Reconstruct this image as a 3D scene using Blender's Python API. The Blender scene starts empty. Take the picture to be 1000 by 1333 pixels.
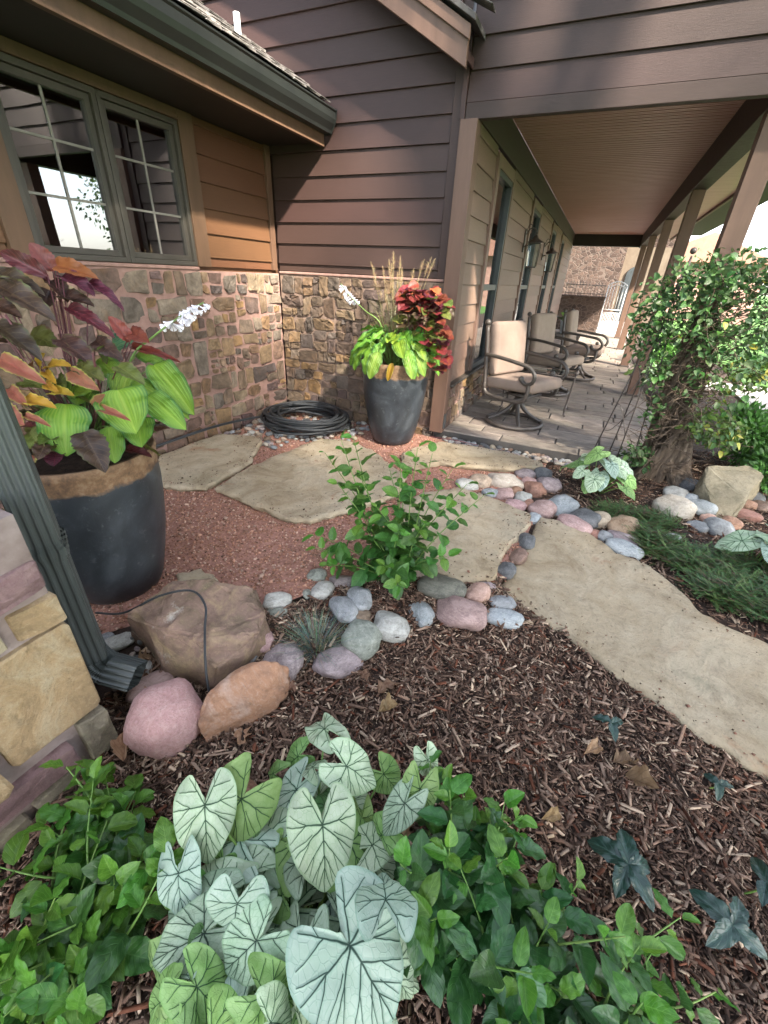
import bpy, bmesh, math, random
import numpy as np
from mathutils import Vector, Matrix, noise, geometry

random.seed(11); np.random.seed(11)
S = bpy.context.scene
C = S.collection
rad = math.radians

# ------------------------------------------------------------------ camera
cam = bpy.data.cameras.new("camera"); cam_o = bpy.data.objects.new("camera", cam); C.objects.link(cam_o)
cam.sensor_fit = 'HORIZONTAL'; cam.sensor_width = 36.0; cam.lens = 19.656
cam.clip_start = 0.02; cam.clip_end = 3000
_w = Vector((0.496281, 0.411589, 0.154043))
_R = Matrix.Rotation(_w.length, 3, _w.normalized()) @ Matrix(((1, 0, 0), (0, 0, -1), (0, 1, 0)))
_rot = Matrix((_R[0], -_R[1], -_R[2])).transposed()
cam_o.matrix_world = Matrix.Translation((0, 0, 1.4)) @ _rot.to_4x4()
S.camera = cam_o
S.render.resolution_x, S.render.resolution_y = 768, 1024

# ------------------------------------------------------------------ sky, sun, exposure
SUN = Vector((1.0, -0.65, 1.0)).normalized()        # towards the sun
W = bpy.data.worlds.new("World"); S.world = W; W.use_nodes = True
nt = W.node_tree
sky = nt.nodes.new('ShaderNodeTexSky'); sky.sky_type = 'NISHITA'; sky.sun_disc = False
sky.sun_elevation = math.asin(SUN.z); sky.sun_rotation = math.atan2(SUN.x, SUN.y)
sky.air_density = 1.0; sky.dust_density = 1.5; sky.ozone_density = 0.6; sky.altitude = 200
bg = nt.nodes['Background']; bg.inputs['Strength'].default_value = 0.13
hz = nt.nodes.new('ShaderNodeHueSaturation'); hz.inputs['Saturation'].default_value = 0.5        # milky summer sky
wm = nt.nodes.new('ShaderNodeMix'); wm.data_type = 'RGBA'; wm.blend_type = 'MULTIPLY'; wm.inputs[0].default_value = 1.0; wm.inputs[7].default_value = (1.0, 1.0, 1.0, 1)
nt.links.new(sky.outputs[0], hz.inputs['Color']); nt.links.new(hz.outputs[0], wm.inputs[6]); nt.links.new(wm.outputs[2], bg.inputs['Color'])
sun = bpy.data.lights.new("sun", 'SUN'); sun.energy = 4.2; sun.angle = rad(2.5); sun.color = (1.0, 0.9, 0.76)
sun_o = bpy.data.objects.new("sun", sun); C.objects.link(sun_o)
sun_o.rotation_euler = (-SUN).to_track_quat('-Z', 'Y').to_euler(); sun_o.location = SUN * 30
S.view_settings.view_transform = 'Standard'; S.view_settings.look = 'None'
S.view_settings.gamma = 1.0; S.view_settings.exposure = 2.85
S.cycles.use_denoising = True
S.cycles.max_bounces = 5; S.cycles.diffuse_bounces = 3; S.cycles.glossy_bounces = 3; S.cycles.transmission_bounces = 3; S.cycles.transparent_max_bounces = 8
S.cycles.use_adaptive_sampling = True; S.cycles.adaptive_threshold = 0.025

# ------------------------------------------------------------------ material helpers
def _nodes(name):
    m = bpy.data.materials.new(name); m.use_nodes = True
    nt = m.node_tree; b = nt.nodes['Principled BSDF']; out = nt.nodes['Material Output']
    return m, nt, b, out
def N(nt, t, **k):
    n = nt.nodes.new(t)
    for a, v in k.items(): setattr(n, a, v)
    return n
def ramp(nt, fac, stops, interp='LINEAR'):
    r = N(nt, 'ShaderNodeValToRGB'); r.color_ramp.interpolation = interp
    e = r.color_ramp.elements
    while len(e) < len(stops): e.new(0.5)
    for el, (p, c) in zip(e, stops): el.position = p; el.color = (*c, 1)
    nt.links.new(fac, r.inputs[0]); return r.outputs[0]
def coords(nt, rnd=True, scale=(1, 1, 1), src='Object'):
    tc = N(nt, 'ShaderNodeTexCoord'); v = tc.outputs[src]
    if rnd:
        oi = N(nt, 'ShaderNodeObjectInfo'); a = N(nt, 'ShaderNodeVectorMath', operation='MULTIPLY_ADD')
        cb = N(nt, 'ShaderNodeCombineXYZ')
        for i in range(3): nt.links.new(oi.outputs['Random'], cb.inputs[i])
        a.inputs[1].default_value = (37, 61, 83); nt.links.new(cb.outputs[0], a.inputs[0]); nt.links.new(v, a.inputs[2]); v = a.outputs[0]
    if scale != (1, 1, 1):
        mp = N(nt, 'ShaderNodeMapping'); mp.inputs['Scale'].default_value = scale
        nt.links.new(v, mp.inputs[0]); v = mp.outputs[0]
    return v
def tex(nt, vec, scale, detail=5, rough=0.6, dist=0.0):
    n = N(nt, 'ShaderNodeTexNoise'); n.inputs['Scale'].default_value = scale; n.inputs['Detail'].default_value = detail
    n.inputs['Roughness'].default_value = rough; n.inputs['Distortion'].default_value = dist
    nt.links.new(vec, n.inputs['Vector']); return n.outputs['Fac']
def mixc(nt, fac, a, b, mode='MIX'):
    m = N(nt, 'ShaderNodeMix', data_type='RGBA', blend_type=mode)
    for s, v in ((0, fac), (6, a), (7, b)):
        if hasattr(v, 'links') or hasattr(v, 'is_linked'): nt.links.new(v, m.inputs[s])
        elif isinstance(v, (int, float)): m.inputs[s].default_value = v
        else: m.inputs[s].default_value = (*v, 1)
    return m.outputs[2]
def math_(nt, op, a, b=None, clamp=False):
    n = N(nt, 'ShaderNodeMath', operation=op); n.use_clamp = clamp
    for i, v in enumerate((a, b)):
        if v is None: continue
        if isinstance(v, (int, float)): n.inputs[i].default_value = v
        else: nt.links.new(v, n.inputs[i])
    return n.outputs[0]
def bump(nt, b, h, strength=0.4, dist=0.01):
    n = N(nt, 'ShaderNodeBump'); n.inputs['Strength'].default_value = strength; n.inputs['Distance'].default_value = dist
    nt.links.new(h, n.inputs['Height']); nt.links.new(n.outputs[0], b.inputs['Normal']); return n
def objvar(nt, col, amt=0.25, hue=0.02):
    oi = N(nt, 'ShaderNodeObjectInfo'); hsv = N(nt, 'ShaderNodeHueSaturation')
    r = oi.outputs['Random']
    v = N(nt, 'ShaderNodeMapRange'); v.inputs[3].default_value = 1 - amt; v.inputs[4].default_value = 1 + amt; nt.links.new(r, v.inputs[0])
    f = math_(nt, 'FRACT', math_(nt, 'MULTIPLY', r, 17.3))
    h = N(nt, 'ShaderNodeMapRange'); h.inputs[3].default_value = 0.5 - hue; h.inputs[4].default_value = 0.5 + hue; nt.links.new(f, h.inputs[0])
    nt.links.new(v.outputs[0], hsv.inputs['Value']); nt.links.new(h.outputs[0], hsv.inputs['Hue'])
    nt.links.new(col, hsv.inputs['Color']); return hsv.outputs[0]

MATS = {}
def plain(name, stops, scale=8, detail=6, rough=0.7, bstr=0.3, bscale=None, bdist=0.006, var=0.1, hue=0.01, sc=(1, 1, 1), spec=0.4, metal=0.0, coat=0.0, rrange=0.0, dist=0.0):
    """noise-driven colour ramp with relief"""
    m, nt, b, o = _nodes(name); v = coords(nt, True, sc)
    f = tex(nt, v, scale, detail, 0.62, dist)
    mr = N(nt, 'ShaderNodeMapRange'); mr.inputs[1].default_value = 0.28; mr.inputs[2].default_value = 0.72; nt.links.new(f, mr.inputs[0])
    col = ramp(nt, mr.outputs[0], stops)
    if var: col = objvar(nt, col, var, hue)
    nt.links.new(col, b.inputs['Base Color'])
    b.inputs['Roughness'].default_value = rough; b.inputs['Specular IOR Level'].default_value = spec
    b.inputs['Metallic'].default_value = metal; b.inputs['Coat Weight'].default_value = coat
    if rrange:
        r = N(nt, 'ShaderNodeMapRange'); r.inputs[3].default_value = rough - rrange; r.inputs[4].default_value = rough + rrange
        nt.links.new(tex(nt, v, scale * 2.3, 4), r.inputs[0]); nt.links.new(r.outputs[0], b.inputs['Roughness'])
    if bstr: bump(nt, b, tex(nt, v, bscale or scale * 4, 6, 0.65), bstr, bdist)
    MATS[name] = m; return m

def attrcol(name, rough=0.8, bstr=0.0, bscale=80, attr='Col', transl=0.0, spec=0.3):
    m, nt, b, o = _nodes(name); a = N(nt, 'ShaderNodeAttribute'); a.attribute_name = attr
    nt.links.new(a.outputs['Color'], b.inputs['Base Color']); b.inputs['Roughness'].default_value = rough
    b.inputs['Specular IOR Level'].default_value = spec
    if bstr: bump(nt, b, tex(nt, coords(nt, False), bscale, 5), bstr, 0.003)
    if transl:
        t = N(nt, 'ShaderNodeBsdfTranslucent'); nt.links.new(a.outputs['Color'], t.inputs[0]); mx = N(nt, 'ShaderNodeMixShader')
        mx.inputs[0].default_value = transl; nt.links.new(b.outputs[0], mx.inputs[1]); nt.links.new(t.outputs[0], mx.inputs[2]); nt.links.new(mx.outputs[0], o.inputs[0])
    MATS[name] = m; return m

def leafmat(name, dark, light, rough=0.45, vein=None, nlat=7, latstr=0.5, transl=0.25, var=0.25, hue=0.025, edge=None, edgew=0.75, parallel=0, centre=None, spec=0.5):
    """leaf colour over the blade's own coordinates: UV.x -1..1 across (stored 0..1), UV.y base to tip"""
    m, nt, b, o = _nodes(name)
    uv = N(nt, 'ShaderNodeUVMap'); sp = N(nt, 'ShaderNodeSeparateXYZ'); nt.links.new(uv.outputs[0], sp.inputs[0])
    u = math_(nt, 'MULTIPLY', math_(nt, 'SUBTRACT', sp.outputs[0], 0.5), 2.0); v = sp.outputs[1]
    au = math_(nt, 'ABSOLUTE', u)
    nz = tex(nt, coords(nt, True, (1, 1, 1), 'UV'), 4, 5)
    col = ramp(nt, nz, [(0.3, dark), (0.7, light)])
    if centre:
        cf = math_(nt, 'SUBTRACT', 1.0, math_(nt, 'DIVIDE', au, 0.75), True)
        col = mixc(nt, math_(nt, 'POWER', cf, 0.7), col, centre)
    if parallel:
        w = math_(nt, 'SINE', math_(nt, 'MULTIPLY', u, parallel * math.pi))
        w = math_(nt, 'POWER', math_(nt, 'ABSOLUTE', w), 3.0)
        h = w; col = mixc(nt, math_(nt, 'MULTIPLY', w, latstr), col, vein or light)
    else:
        ph = math_(nt, 'SUBTRACT', math_(nt, 'MULTIPLY', v, nlat), math_(nt, 'MULTIPLY', au, 2.2))
        s = math_(nt, 'ABSOLUTE', math_(nt, 'SUBTRACT', math_(nt, 'FRACT', ph), 0.5))
        h = math_(nt, 'SUBTRACT', 1.0, math_(nt, 'MULTIPLY', s, 9.0), True)
        col = mixc(nt, math_(nt, 'MULTIPLY', h, latstr), col, vein or light)
    mid = math_(nt, 'SUBTRACT', 1.0, math_(nt, 'MULTIPLY', au, 18.0), True)
    col = mixc(nt, math_(nt, 'MULTIPLY', mid, 0.8), col, vein or light)
    if edge:
        e = N(nt, 'ShaderNodeMapRange'); e.inputs[1].default_value = edgew - 0.12; e.inputs[2].default_value = edgew + 0.12
        nt.links.new(math_(nt, 'ADD', au, math_(nt, 'MULTIPLY', math_(nt, 'SUBTRACT', nz, 0.5), 0.5)), e.inputs[0])
        col = mixc(nt, e.outputs[0], col, edge)
    col = objvar(nt, col, var, hue)
    nt.links.new(col, b.inputs['Base Color']); b.inputs['Roughness'].default_value = rough; b.inputs['Specular IOR Level'].default_value = spec
    bump(nt, b, math_(nt, 'ADD', math_(nt, 'MULTIPLY', h, -0.6), nz), 0.35, 0.004)
    t = N(nt, 'ShaderNodeBsdfTranslucent'); nt.links.new(col, t.inputs[0]); mx = N(nt, 'ShaderNodeMixShader'); mx.inputs[0].default_value = transl
    nt.links.new(b.outputs[0], mx.inputs[1]); nt.links.new(t.outputs[0], mx.inputs[2]); nt.links.new(mx.outputs[0], o.inputs[0])
    MATS[name] = m; return m

# ------------------------------------------------------------------ mesh helpers
class MB:
    def __init__(s): s.v = []; s.f = []; s.c = []
    def add(s, v, f, col=None):
        n = len(s.v); s.v += [tuple(p) for p in v]; s.f += [tuple(i + n for i in q) for q in f]
        if col is not None: s.c += [col] * len(v)
        return s
    def box(s, x0, x1, y0, y1, z0, z1, col=None):
        return s.add([(x0, y0, z0), (x1, y0, z0), (x1, y1, z0), (x0, y1, z0), (x0, y0, z1), (x1, y0, z1), (x1, y1, z1), (x0, y1, z1)],
                     [(0, 3, 2, 1), (4, 5, 6, 7), (0, 1, 5, 4), (1, 2, 6, 5), (2, 3, 7, 6), (3, 0, 4, 7)], col)
    def prism(s, prof, axis, a0, a1):
        """closed 2-D profile extruded along an axis: 0 -> profile is (y,z), 1 -> (x,z), 2 -> (x,y)"""
        n = len(prof); P = []
        for a in (a0, a1):
            for p, q in prof: P.append({0: (a, p, q), 1: (p, a, q), 2: (p, q, a)}[axis])
        F = [(i, (i + 1) % n, n + (i + 1) % n, n + i) for i in range(n)] + [tuple(range(n))[::-1], tuple(range(n, 2 * n))]
        return s.add(P, F)
    def tube(s, pts, r, seg=8, close=False, cap=True, smooth=0, col=None, flat=1.0):
        pts = [Vector(p) for p in pts]
        if smooth: pts = catmull(pts, smooth, close)
        n = len(pts); rs = r if isinstance(r, (list, tuple)) else None
        if rs and len(rs) != n:
            rs = [rs[min(int(i / (n - 1) * (len(rs) - 1)), len(rs) - 2)] * (1 - ((i / (n - 1) * (len(rs) - 1)) - min(int(i / (n - 1) * (len(rs) - 1)), len(rs) - 2))) + rs[min(int(i / (n - 1) * (len(rs) - 1)), len(rs) - 2) + 1] * ((i / (n - 1) * (len(rs) - 1)) - min(int(i / (n - 1) * (len(rs) - 1)), len(rs) - 2)) for i in range(n)]
        V = []; up = None
        for i, p in enumerate(pts):
            a = pts[i - 1] if (i or close) else p; b = pts[(i + 1) % n] if (i < n - 1 or close) else p
            t = (b - a)
            t = t.normalized() if t.length > 1e-9 else Vector((0, 0, 1))
            if up is None: up = t.orthogonal().normalized()
            up = (up - t * up.dot(t))
            up = up.normalized() if up.length > 1e-6 else t.orthogonal().normalized()
            w = t.cross(up); rr = rs[i] if rs else r
            for k in range(seg):
                an = 2 * math.pi * k / seg; V.append(p + up * (math.cos(an) * rr) + w * (math.sin(an) * rr * flat))
        F = []
        for i in range(n if close else n - 1):
            for k in range(seg):
                j = (i + 1) % n; F.append((i * seg + k, i * seg + (k + 1) % seg, j * seg + (k + 1) % seg, j * seg + k))
        if cap and not close: F += [tuple(range(seg))[::-1], tuple((n - 1) * seg + k for k in range(seg))]
        return s.add(V, F, col)
    def lathe(s, prof, seg=32, cx=0, cy=0, cap=True, a0=0, a1=2 * math.pi):
        V = []; n = len(prof)
        for k in range(seg):
            an = a0 + (a1 - a0) * k / seg
            for r, z in prof: V.append((cx + r * math.cos(an), cy + r * math.sin(an), z))
        F = [(k * n + i, ((k + 1) % seg) * n + i, ((k + 1) % seg) * n + i + 1, k * n + i + 1) for k in range(seg) for i in range(n - 1)]
        return s.add(V, F)
    def ball(s, c, r, seg=10, rings=6, sc=(1, 1, 1)):
        V = [(c[0], c[1], c[2] + r * sc[2])]
        for i in range(1, rings):
            a = math.pi * i / rings
            for k in range(seg):
                b = 2 * math.pi * k / seg
                V.append((c[0] + r * sc[0] * math.sin(a) * math.cos(b), c[1] + r * sc[1] * math.sin(a) * math.sin(b), c[2] + r * sc[2] * math.cos(a)))
        V.append((c[0], c[1], c[2] - r * sc[2])); L = len(V) - 1
        F = [(0, 1 + k, 1 + (k + 1) % seg) for k in range(seg)]
        for i in range(rings - 2):
            for k in range(seg): F.append((1 + i * seg + k, 1 + (i + 1) * seg + k, 1 + (i + 1) * seg + (k + 1) % seg, 1 + i * seg + (k + 1) % seg))
        F += [(L, 1 + (rings - 2) * seg + (k + 1) % seg, 1 + (rings - 2) * seg + k) for k in range(seg)]
        return s.add(V, F)
    def mesh(s, name, mat=None, smooth=True, angle=None):
        me = bpy.data.meshes.new(name); me.from_pydata(s.v, [], s.f); me.update()
        if mat: me.materials.append(MATS[mat] if isinstance(mat, str) else mat)
        if s.c and len(s.c) == len(s.v): setcol(me, s.c)
        if smooth: shade(me, angle)
        return me
def setcol(me, cols):
    a = me.attributes.new('Col', 'FLOAT_COLOR', 'POINT')
    arr = np.ones((len(me.vertices), 4), np.float32); arr[:, :3] = np.array(cols, np.float32)[:, :3]; a.data.foreach_set('color', arr.ravel())
def shade(me, angle=None):
    me.shade_smooth() if hasattr(me, 'shade_smooth') else None
    if angle is not None:
        try: me.set_sharp_from_angle(angle=angle)
        except Exception: pass
def catmull(p, k, close=False):
    out = []; n = len(p)
    for i in range(n if close else n - 1):
        if close: a, b, c, d = p[i - 1], p[i], p[(i + 1) % n], p[(i + 2) % n]
        else: a, b, c, d = p[max(i - 1, 0)], p[i], p[i + 1], p[min(i + 2, n - 1)]
        for j in range(k):
            t = j / k; out.append(0.5 * ((2 * b) + (c - a) * t + (2 * a - 5 * b + 4 * c - d) * t * t + (3 * b - a - 3 * c + d) * t ** 3))
    if not close: out.append(p[-1])
    return out
def np_mesh(name, V, F, mat, cols=None, smooth=False):
    me = bpy.data.meshes.new(name); V = np.asarray(V, np.float32); F = np.asarray(F, np.int32); k = F.shape[1]
    me.vertices.add(len(V)); me.vertices.foreach_set('co', V.ravel())
    me.loops.add(F.size); me.loops.foreach_set('vertex_index', F.ravel())
    me.polygons.add(len(F)); me.polygons.foreach_set('loop_start', np.arange(0, F.size, k, dtype=np.int32))
    me.update(calc_edges=True); me.validate()
    if mat: me.materials.append(MATS[mat])
    if cols is not None: setcol(me, cols)
    if smooth: me.shade_smooth()
    return me
def bev(me, w=0.004, seg=2, angle=0.6):
    bm = bmesh.new(); bm.from_mesh(me)
    es = [e for e in bm.edges if len(e.link_faces) == 2 and e.calc_face_angle(0) > angle]
    bmesh.ops.bevel(bm, geom=es, offset=w, segments=seg, affect='EDGES', profile=0.6, clamp_overlap=True)
    bm.to_mesh(me); bm.free(); me.shade_flat()
    return me

def ob(name, me, parent=None, mat=None, world=True):
    """link a mesh; under a parent, world=True keeps mesh coordinates as world coordinates"""
    o = bpy.data.objects.new(name, me); C.objects.link(o)
    if mat: (me.materials.clear(), me.materials.append(MATS[mat]))
    if parent is not None:
        o.parent = parent
        if world:
            p = parent; off = Vector((0, 0, 0))
            while p is not None: off += p.location; p = p.parent
            o.location = -off
    return o
def thing(name, label, cat, loc=(0, 0, 0), group=None, rz=0):
    o = bpy.data.objects.new(name, None); C.objects.link(o); o.location = loc; o.rotation_euler = (0, 0, rz)
    o.empty_display_size = 0.1; o['label'] = label; o['category'] = cat
    if group: o['group'] = group
    return o
def tag(o, label, cat, group=None):
    o['label'] = label; o['category'] = cat
    if group: o['group'] = group
    return o
def struct(o, label=None, kind='structure', cat=None):
    o['kind'] = kind
    if label: o['label'] = label
    if cat: o['category'] = cat
    return o
def copy_tree(o, parent=None):
    c = o.copy(); C.objects.link(c); c.parent = parent
    for ch in list(o.children): copy_tree(ch, c)
    return c
def box(name, parent, mat, x0, x1, y0, y1, z0, z1, bevel=0.0):
    me = MB().box(min(x0, x1), max(x0, x1), min(y0, y1), max(y0, y1), min(z0, z1), max(z0, z1)).mesh(name, mat, smooth=False)
    if bevel: bev(me, bevel)
    return ob(name, me, parent)
def lin(x, xs, ys): return float(np.interp(x, xs, ys))
def ground_z(x, y):
    t = min(max((y - lin(x, [-4, -1.6, -1, -.6, -.1, .2, .6, 1.2, 3], [.6, .8, 1.0, 1.4, 1.75, 1.9, 1.7, 1.5, 1.4]) + .25) / .5, 0), 1)
    return -.2 + .11 * t * t * (3 - 2 * t)
def nz(x, y, z=0.0): return noise.noise(Vector((x, y, z)))
# ------------------------------------------------------------------ materials: building
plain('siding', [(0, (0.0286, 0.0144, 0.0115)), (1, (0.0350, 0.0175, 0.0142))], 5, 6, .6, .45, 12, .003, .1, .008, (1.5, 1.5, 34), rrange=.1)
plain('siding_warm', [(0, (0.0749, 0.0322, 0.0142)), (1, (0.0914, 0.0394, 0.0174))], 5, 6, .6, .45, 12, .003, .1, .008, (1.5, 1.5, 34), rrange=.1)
plain('siding_bounce_lit', [(0, (0.1311, 0.0825, 0.0603)), (1, (0.1603, 0.1008, 0.0738))], 5, 6, .6, .45, 12, .003, .12, .008, (1.5, 1.5, 34), rrange=.1)  # same brown paint as siding, lightened to hold floor bounce and haze
plain('trim', [(0, (0.0680, 0.0368, 0.0208)), (.5, (0.0840, 0.0464, 0.0272)), (1, (0.1000, 0.0560, 0.0336))], 3, 5, .6, .2, 50, .002, .05, .004, (4, 4, .7))
plain('trim_post', [(0, (0.0880, 0.0496, 0.0344)), (.5, (0.1060, 0.0608, 0.0420)), (1, (0.1240, 0.0720, 0.0496))], 3, 5, .6, .25, 50, .002, .05, .004, (4, 4, .5))
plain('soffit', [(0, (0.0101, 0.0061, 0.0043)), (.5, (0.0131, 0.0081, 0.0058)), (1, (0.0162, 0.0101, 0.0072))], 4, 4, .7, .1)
plain('ceiling_paint', [(0, (0.3150, 0.1750, 0.1479)), (1, (0.4050, 0.2310, 0.1958))], 2.2, 5, .45, .12, 40, .002, .04, .004, (.6, 6, 1), rrange=.08)
plain('gutter_metal', [(0, (0.0080, 0.0097, 0.0094)), (.5, (0.0104, 0.0124, 0.0117)), (1, (0.0130, 0.0152, 0.0140))], 4, 5, .42, .06, 30, .002, .03, .0, spec=.5)
plain('frame_paint', [(0, (0.0397, 0.0346, 0.0288)), (.5, (0.0470, 0.0413, 0.0342)), (1, (0.0544, 0.0480, 0.0397))], 5, 4, .5, .06, 40, .001, .03)
plain('frame_dark', [(0, (0.0240, 0.0288, 0.0320)), (.5, (0.0320, 0.0376, 0.0408)), (1, (0.0400, 0.0464, 0.0496))], 5, 4, .45, .05)
plain('muntin', [(0, (.15, .14, .125)), (1, (.19, .18, .16))], 5, 4, .5, 0)
plain('mortar', [(0, (0.1858, 0.1093, 0.0902)), (.5, (0.2322, 0.1420, 0.1191)), (1, (0.2786, 0.1749, 0.1480))], 14, 8, .95, .7, 70, .004, 0)
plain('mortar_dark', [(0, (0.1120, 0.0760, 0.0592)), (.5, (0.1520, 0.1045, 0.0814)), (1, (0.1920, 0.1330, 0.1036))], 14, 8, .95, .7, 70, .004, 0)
plain('mortar_grey', [(0, (.14, .105, .092)), (.5, (.2, .155, .14)), (1, (.26, .215, .2))], 10, 8, .95, .7, 60, .004, 0)
plain('roof_shake', [(0, (.05, .045, .042)), (.6, (.11, .1, .095)), (1, (.2, .19, .18))], 9, 7, .85, .7, 40, .006, .4, .01, (1, 3, 1))
plain('white_pipe', [(0, (.7, .72, .74)), (1, (.8, .81, .82))], 5, 4, .45, .05)
plain('lead', [(0, (.3, .33, .36)), (1, (.45, .48, .52))], 7, 5, .4, .3, 30)
plain('curtain', [(0, (.16, .16, .13)), (1, (.26, .25, .2))], 12, 4, .9, .1)
plain('room', [(0, (.03, .03, .03)), (1, (.05, .048, .045))], 3, 3, .95, 0)
plain('iron', [(0, (.04, .033, .03)), (1, (.075, .062, .055))], 20, 5, .5, .25, 90, .001, .1)
plain('bronze', [(0, (0.0420, 0.0348, 0.0300)), (1, (0.0720, 0.0600, 0.0510))], 16, 5, .48, .25, 90, .001, .05, spec=.5)
plain('gate_metal', [(0, (.4, .4, .4)), (1, (.5, .5, .5))], 9, 5, .5, .1)
plain('cushion', [(0, (0.1840, 0.1380, 0.1086)), (.5, (0.2116, 0.1587, 0.1256)), (1, (0.2392, 0.1794, 0.1426))], 6, 4, .92, .35, 300, .0015, .05)
plain('lamp_glass', [(0, (.45, .48, .46)), (1, (.6, .62, .6))], 5, 3, .12, 0, spec=.8)
plain('concrete', [(0, (0.0420, 0.0385, 0.0350)), (.5, (0.0560, 0.0516, 0.0473)), (1, (0.0700, 0.0648, 0.0595))], 6, 6, .9, .3, 60)
def glass_mat(name, tint, ior):
    m, nt, b, o = _nodes(name); nt.nodes.remove(b)
    t = N(nt, 'ShaderNodeBsdfTransparent'); t.inputs[0].default_value = (*tint, 1)
    g = N(nt, 'ShaderNodeBsdfGlossy'); g.inputs['Roughness'].default_value = .008; g.inputs[0].default_value = (.95, .97, 1, 1)
    f = N(nt, 'ShaderNodeFresnel'); f.inputs[0].default_value = ior; mx = N(nt, 'ShaderNodeMixShader')
    bp = N(nt, 'ShaderNodeBump'); bp.inputs['Strength'].default_value = .02; bp.inputs['Distance'].default_value = .01
    nt.links.new(tex(nt, coords(nt, False), 2.5, 2), bp.inputs['Height']); nt.links.new(bp.outputs[0], g.inputs['Normal'])
    nt.links.new(f.outputs[0], mx.inputs[0]); nt.links.new(t.outputs[0], mx.inputs[1]); nt.links.new(g.outputs[0], mx.inputs[2]); nt.links.new(mx.outputs[0], o.inputs[0])
    MATS[name] = m
glass_mat('window_glass', (.5, .54, .52), 2.9)
glass_mat('table_glass', (.85, .92, .9), 1.5)
def stone_mat(name, stops, bstr=.8):
    """each stone takes its own colour out of the quarry's range"""
    m, nt, b, o = _nodes(name); oi = N(nt, 'ShaderNodeObjectInfo'); v = coords(nt, True)
    base = ramp(nt, oi.outputs['Random'], stops, 'LINEAR')
    n1 = tex(nt, v, 9, 7, .65, .4); n2 = tex(nt, v, 34, 6, .7)
    mr = N(nt, 'ShaderNodeMapRange'); mr.inputs[1].default_value = .3; mr.inputs[2].default_value = .7; mr.inputs[3].default_value = .5; mr.inputs[4].default_value = 1.5; nt.links.new(n1, mr.inputs[0])
    hs = N(nt, 'ShaderNodeHueSaturation'); nt.links.new(base, hs.inputs['Color']); nt.links.new(mr.outputs[0], hs.inputs['Value'])
    c2 = mixc(nt, math_(nt, 'MULTIPLY', math_(nt, 'SUBTRACT', n2, .45, True), 2.2, True), hs.outputs[0], (.07, .055, .045))
    rust = math_(nt, 'MULTIPLY', math_(nt, 'SUBTRACT', tex(nt, v, 5, 5), .56, True), 4.0, True)
    c2 = mixc(nt, math_(nt, 'MULTIPLY', rust, .6), c2, (.2, .11, .05))
    nt.links.new(c2, b.inputs['Base Color']); b.inputs['Roughness'].default_value = .9; b.inputs['Specular IOR Level'].default_value = .25
    bump(nt, b, math_(nt, 'ADD', n1, math_(nt, 'MULTIPLY', n2, .5)), bstr, .012); MATS[name] = m
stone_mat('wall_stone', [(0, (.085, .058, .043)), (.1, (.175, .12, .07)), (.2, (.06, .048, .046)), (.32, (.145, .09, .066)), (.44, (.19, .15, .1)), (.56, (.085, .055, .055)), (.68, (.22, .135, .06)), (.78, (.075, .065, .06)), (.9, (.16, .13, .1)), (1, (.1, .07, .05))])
stone_mat('wall_stone_shaded', [(0, (.07, .05, .038)), (.12, (.125, .084, .05)), (.24, (.055, .044, .04)), (.36, (.1, .066, .047)), (.48, (.125, .095, .062)), (.6, (.07, .048, .046)), (.72, (.165, .1, .046)), (.84, (.065, .054, .048)), (1, (.11, .084, .064))])  # darker copy of wall_stone, with the gable wall's shade put into the colour
def mass_stone(name, s=7.0, lo=(.14, .1, .075), hi=(.4, .3, .22)):
    """rubble too far off to pick apart"""
    m, nt, b, o = _nodes(name); v = coords(nt, False, (1, 1, 1.5))
    vo = N(nt, 'ShaderNodeTexVoronoi'); vo.inputs['Scale'].default_value = s; nt.links.new(v, vo.inputs['Vector'])
    ve = N(nt, 'ShaderNodeTexVoronoi', feature='DISTANCE_TO_EDGE'); ve.inputs['Scale'].default_value = s; nt.links.new(v, ve.inputs['Vector'])
    sp = N(nt, 'ShaderNodeSeparateColor'); nt.links.new(vo.outputs['Color'], sp.inputs[0])
    col = ramp(nt, sp.outputs[0], [(0, lo), (.5, tuple((a + c) / 2 for a, c in zip(lo, hi))), (1, hi)])
    e = N(nt, 'ShaderNodeMapRange'); e.inputs[1].default_value = .03; e.inputs[2].default_value = .09; nt.links.new(ve.outputs[0], e.inputs[0])
    col = mixc(nt, e.outputs[0], (.085, .06, .048), col); nt.links.new(col, b.inputs['Base Color']); b.inputs['Roughness'].default_value = .95
    bump(nt, b, e.outputs[0], .8, .02); MATS[name] = m
mass_stone('far_stone', 6.5, (.026, .015, .011), (.07, .043, .031))
mass_stone('far_stone_lit', 5.0, (.026, .014, .01), (.07, .042, .031))

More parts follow.
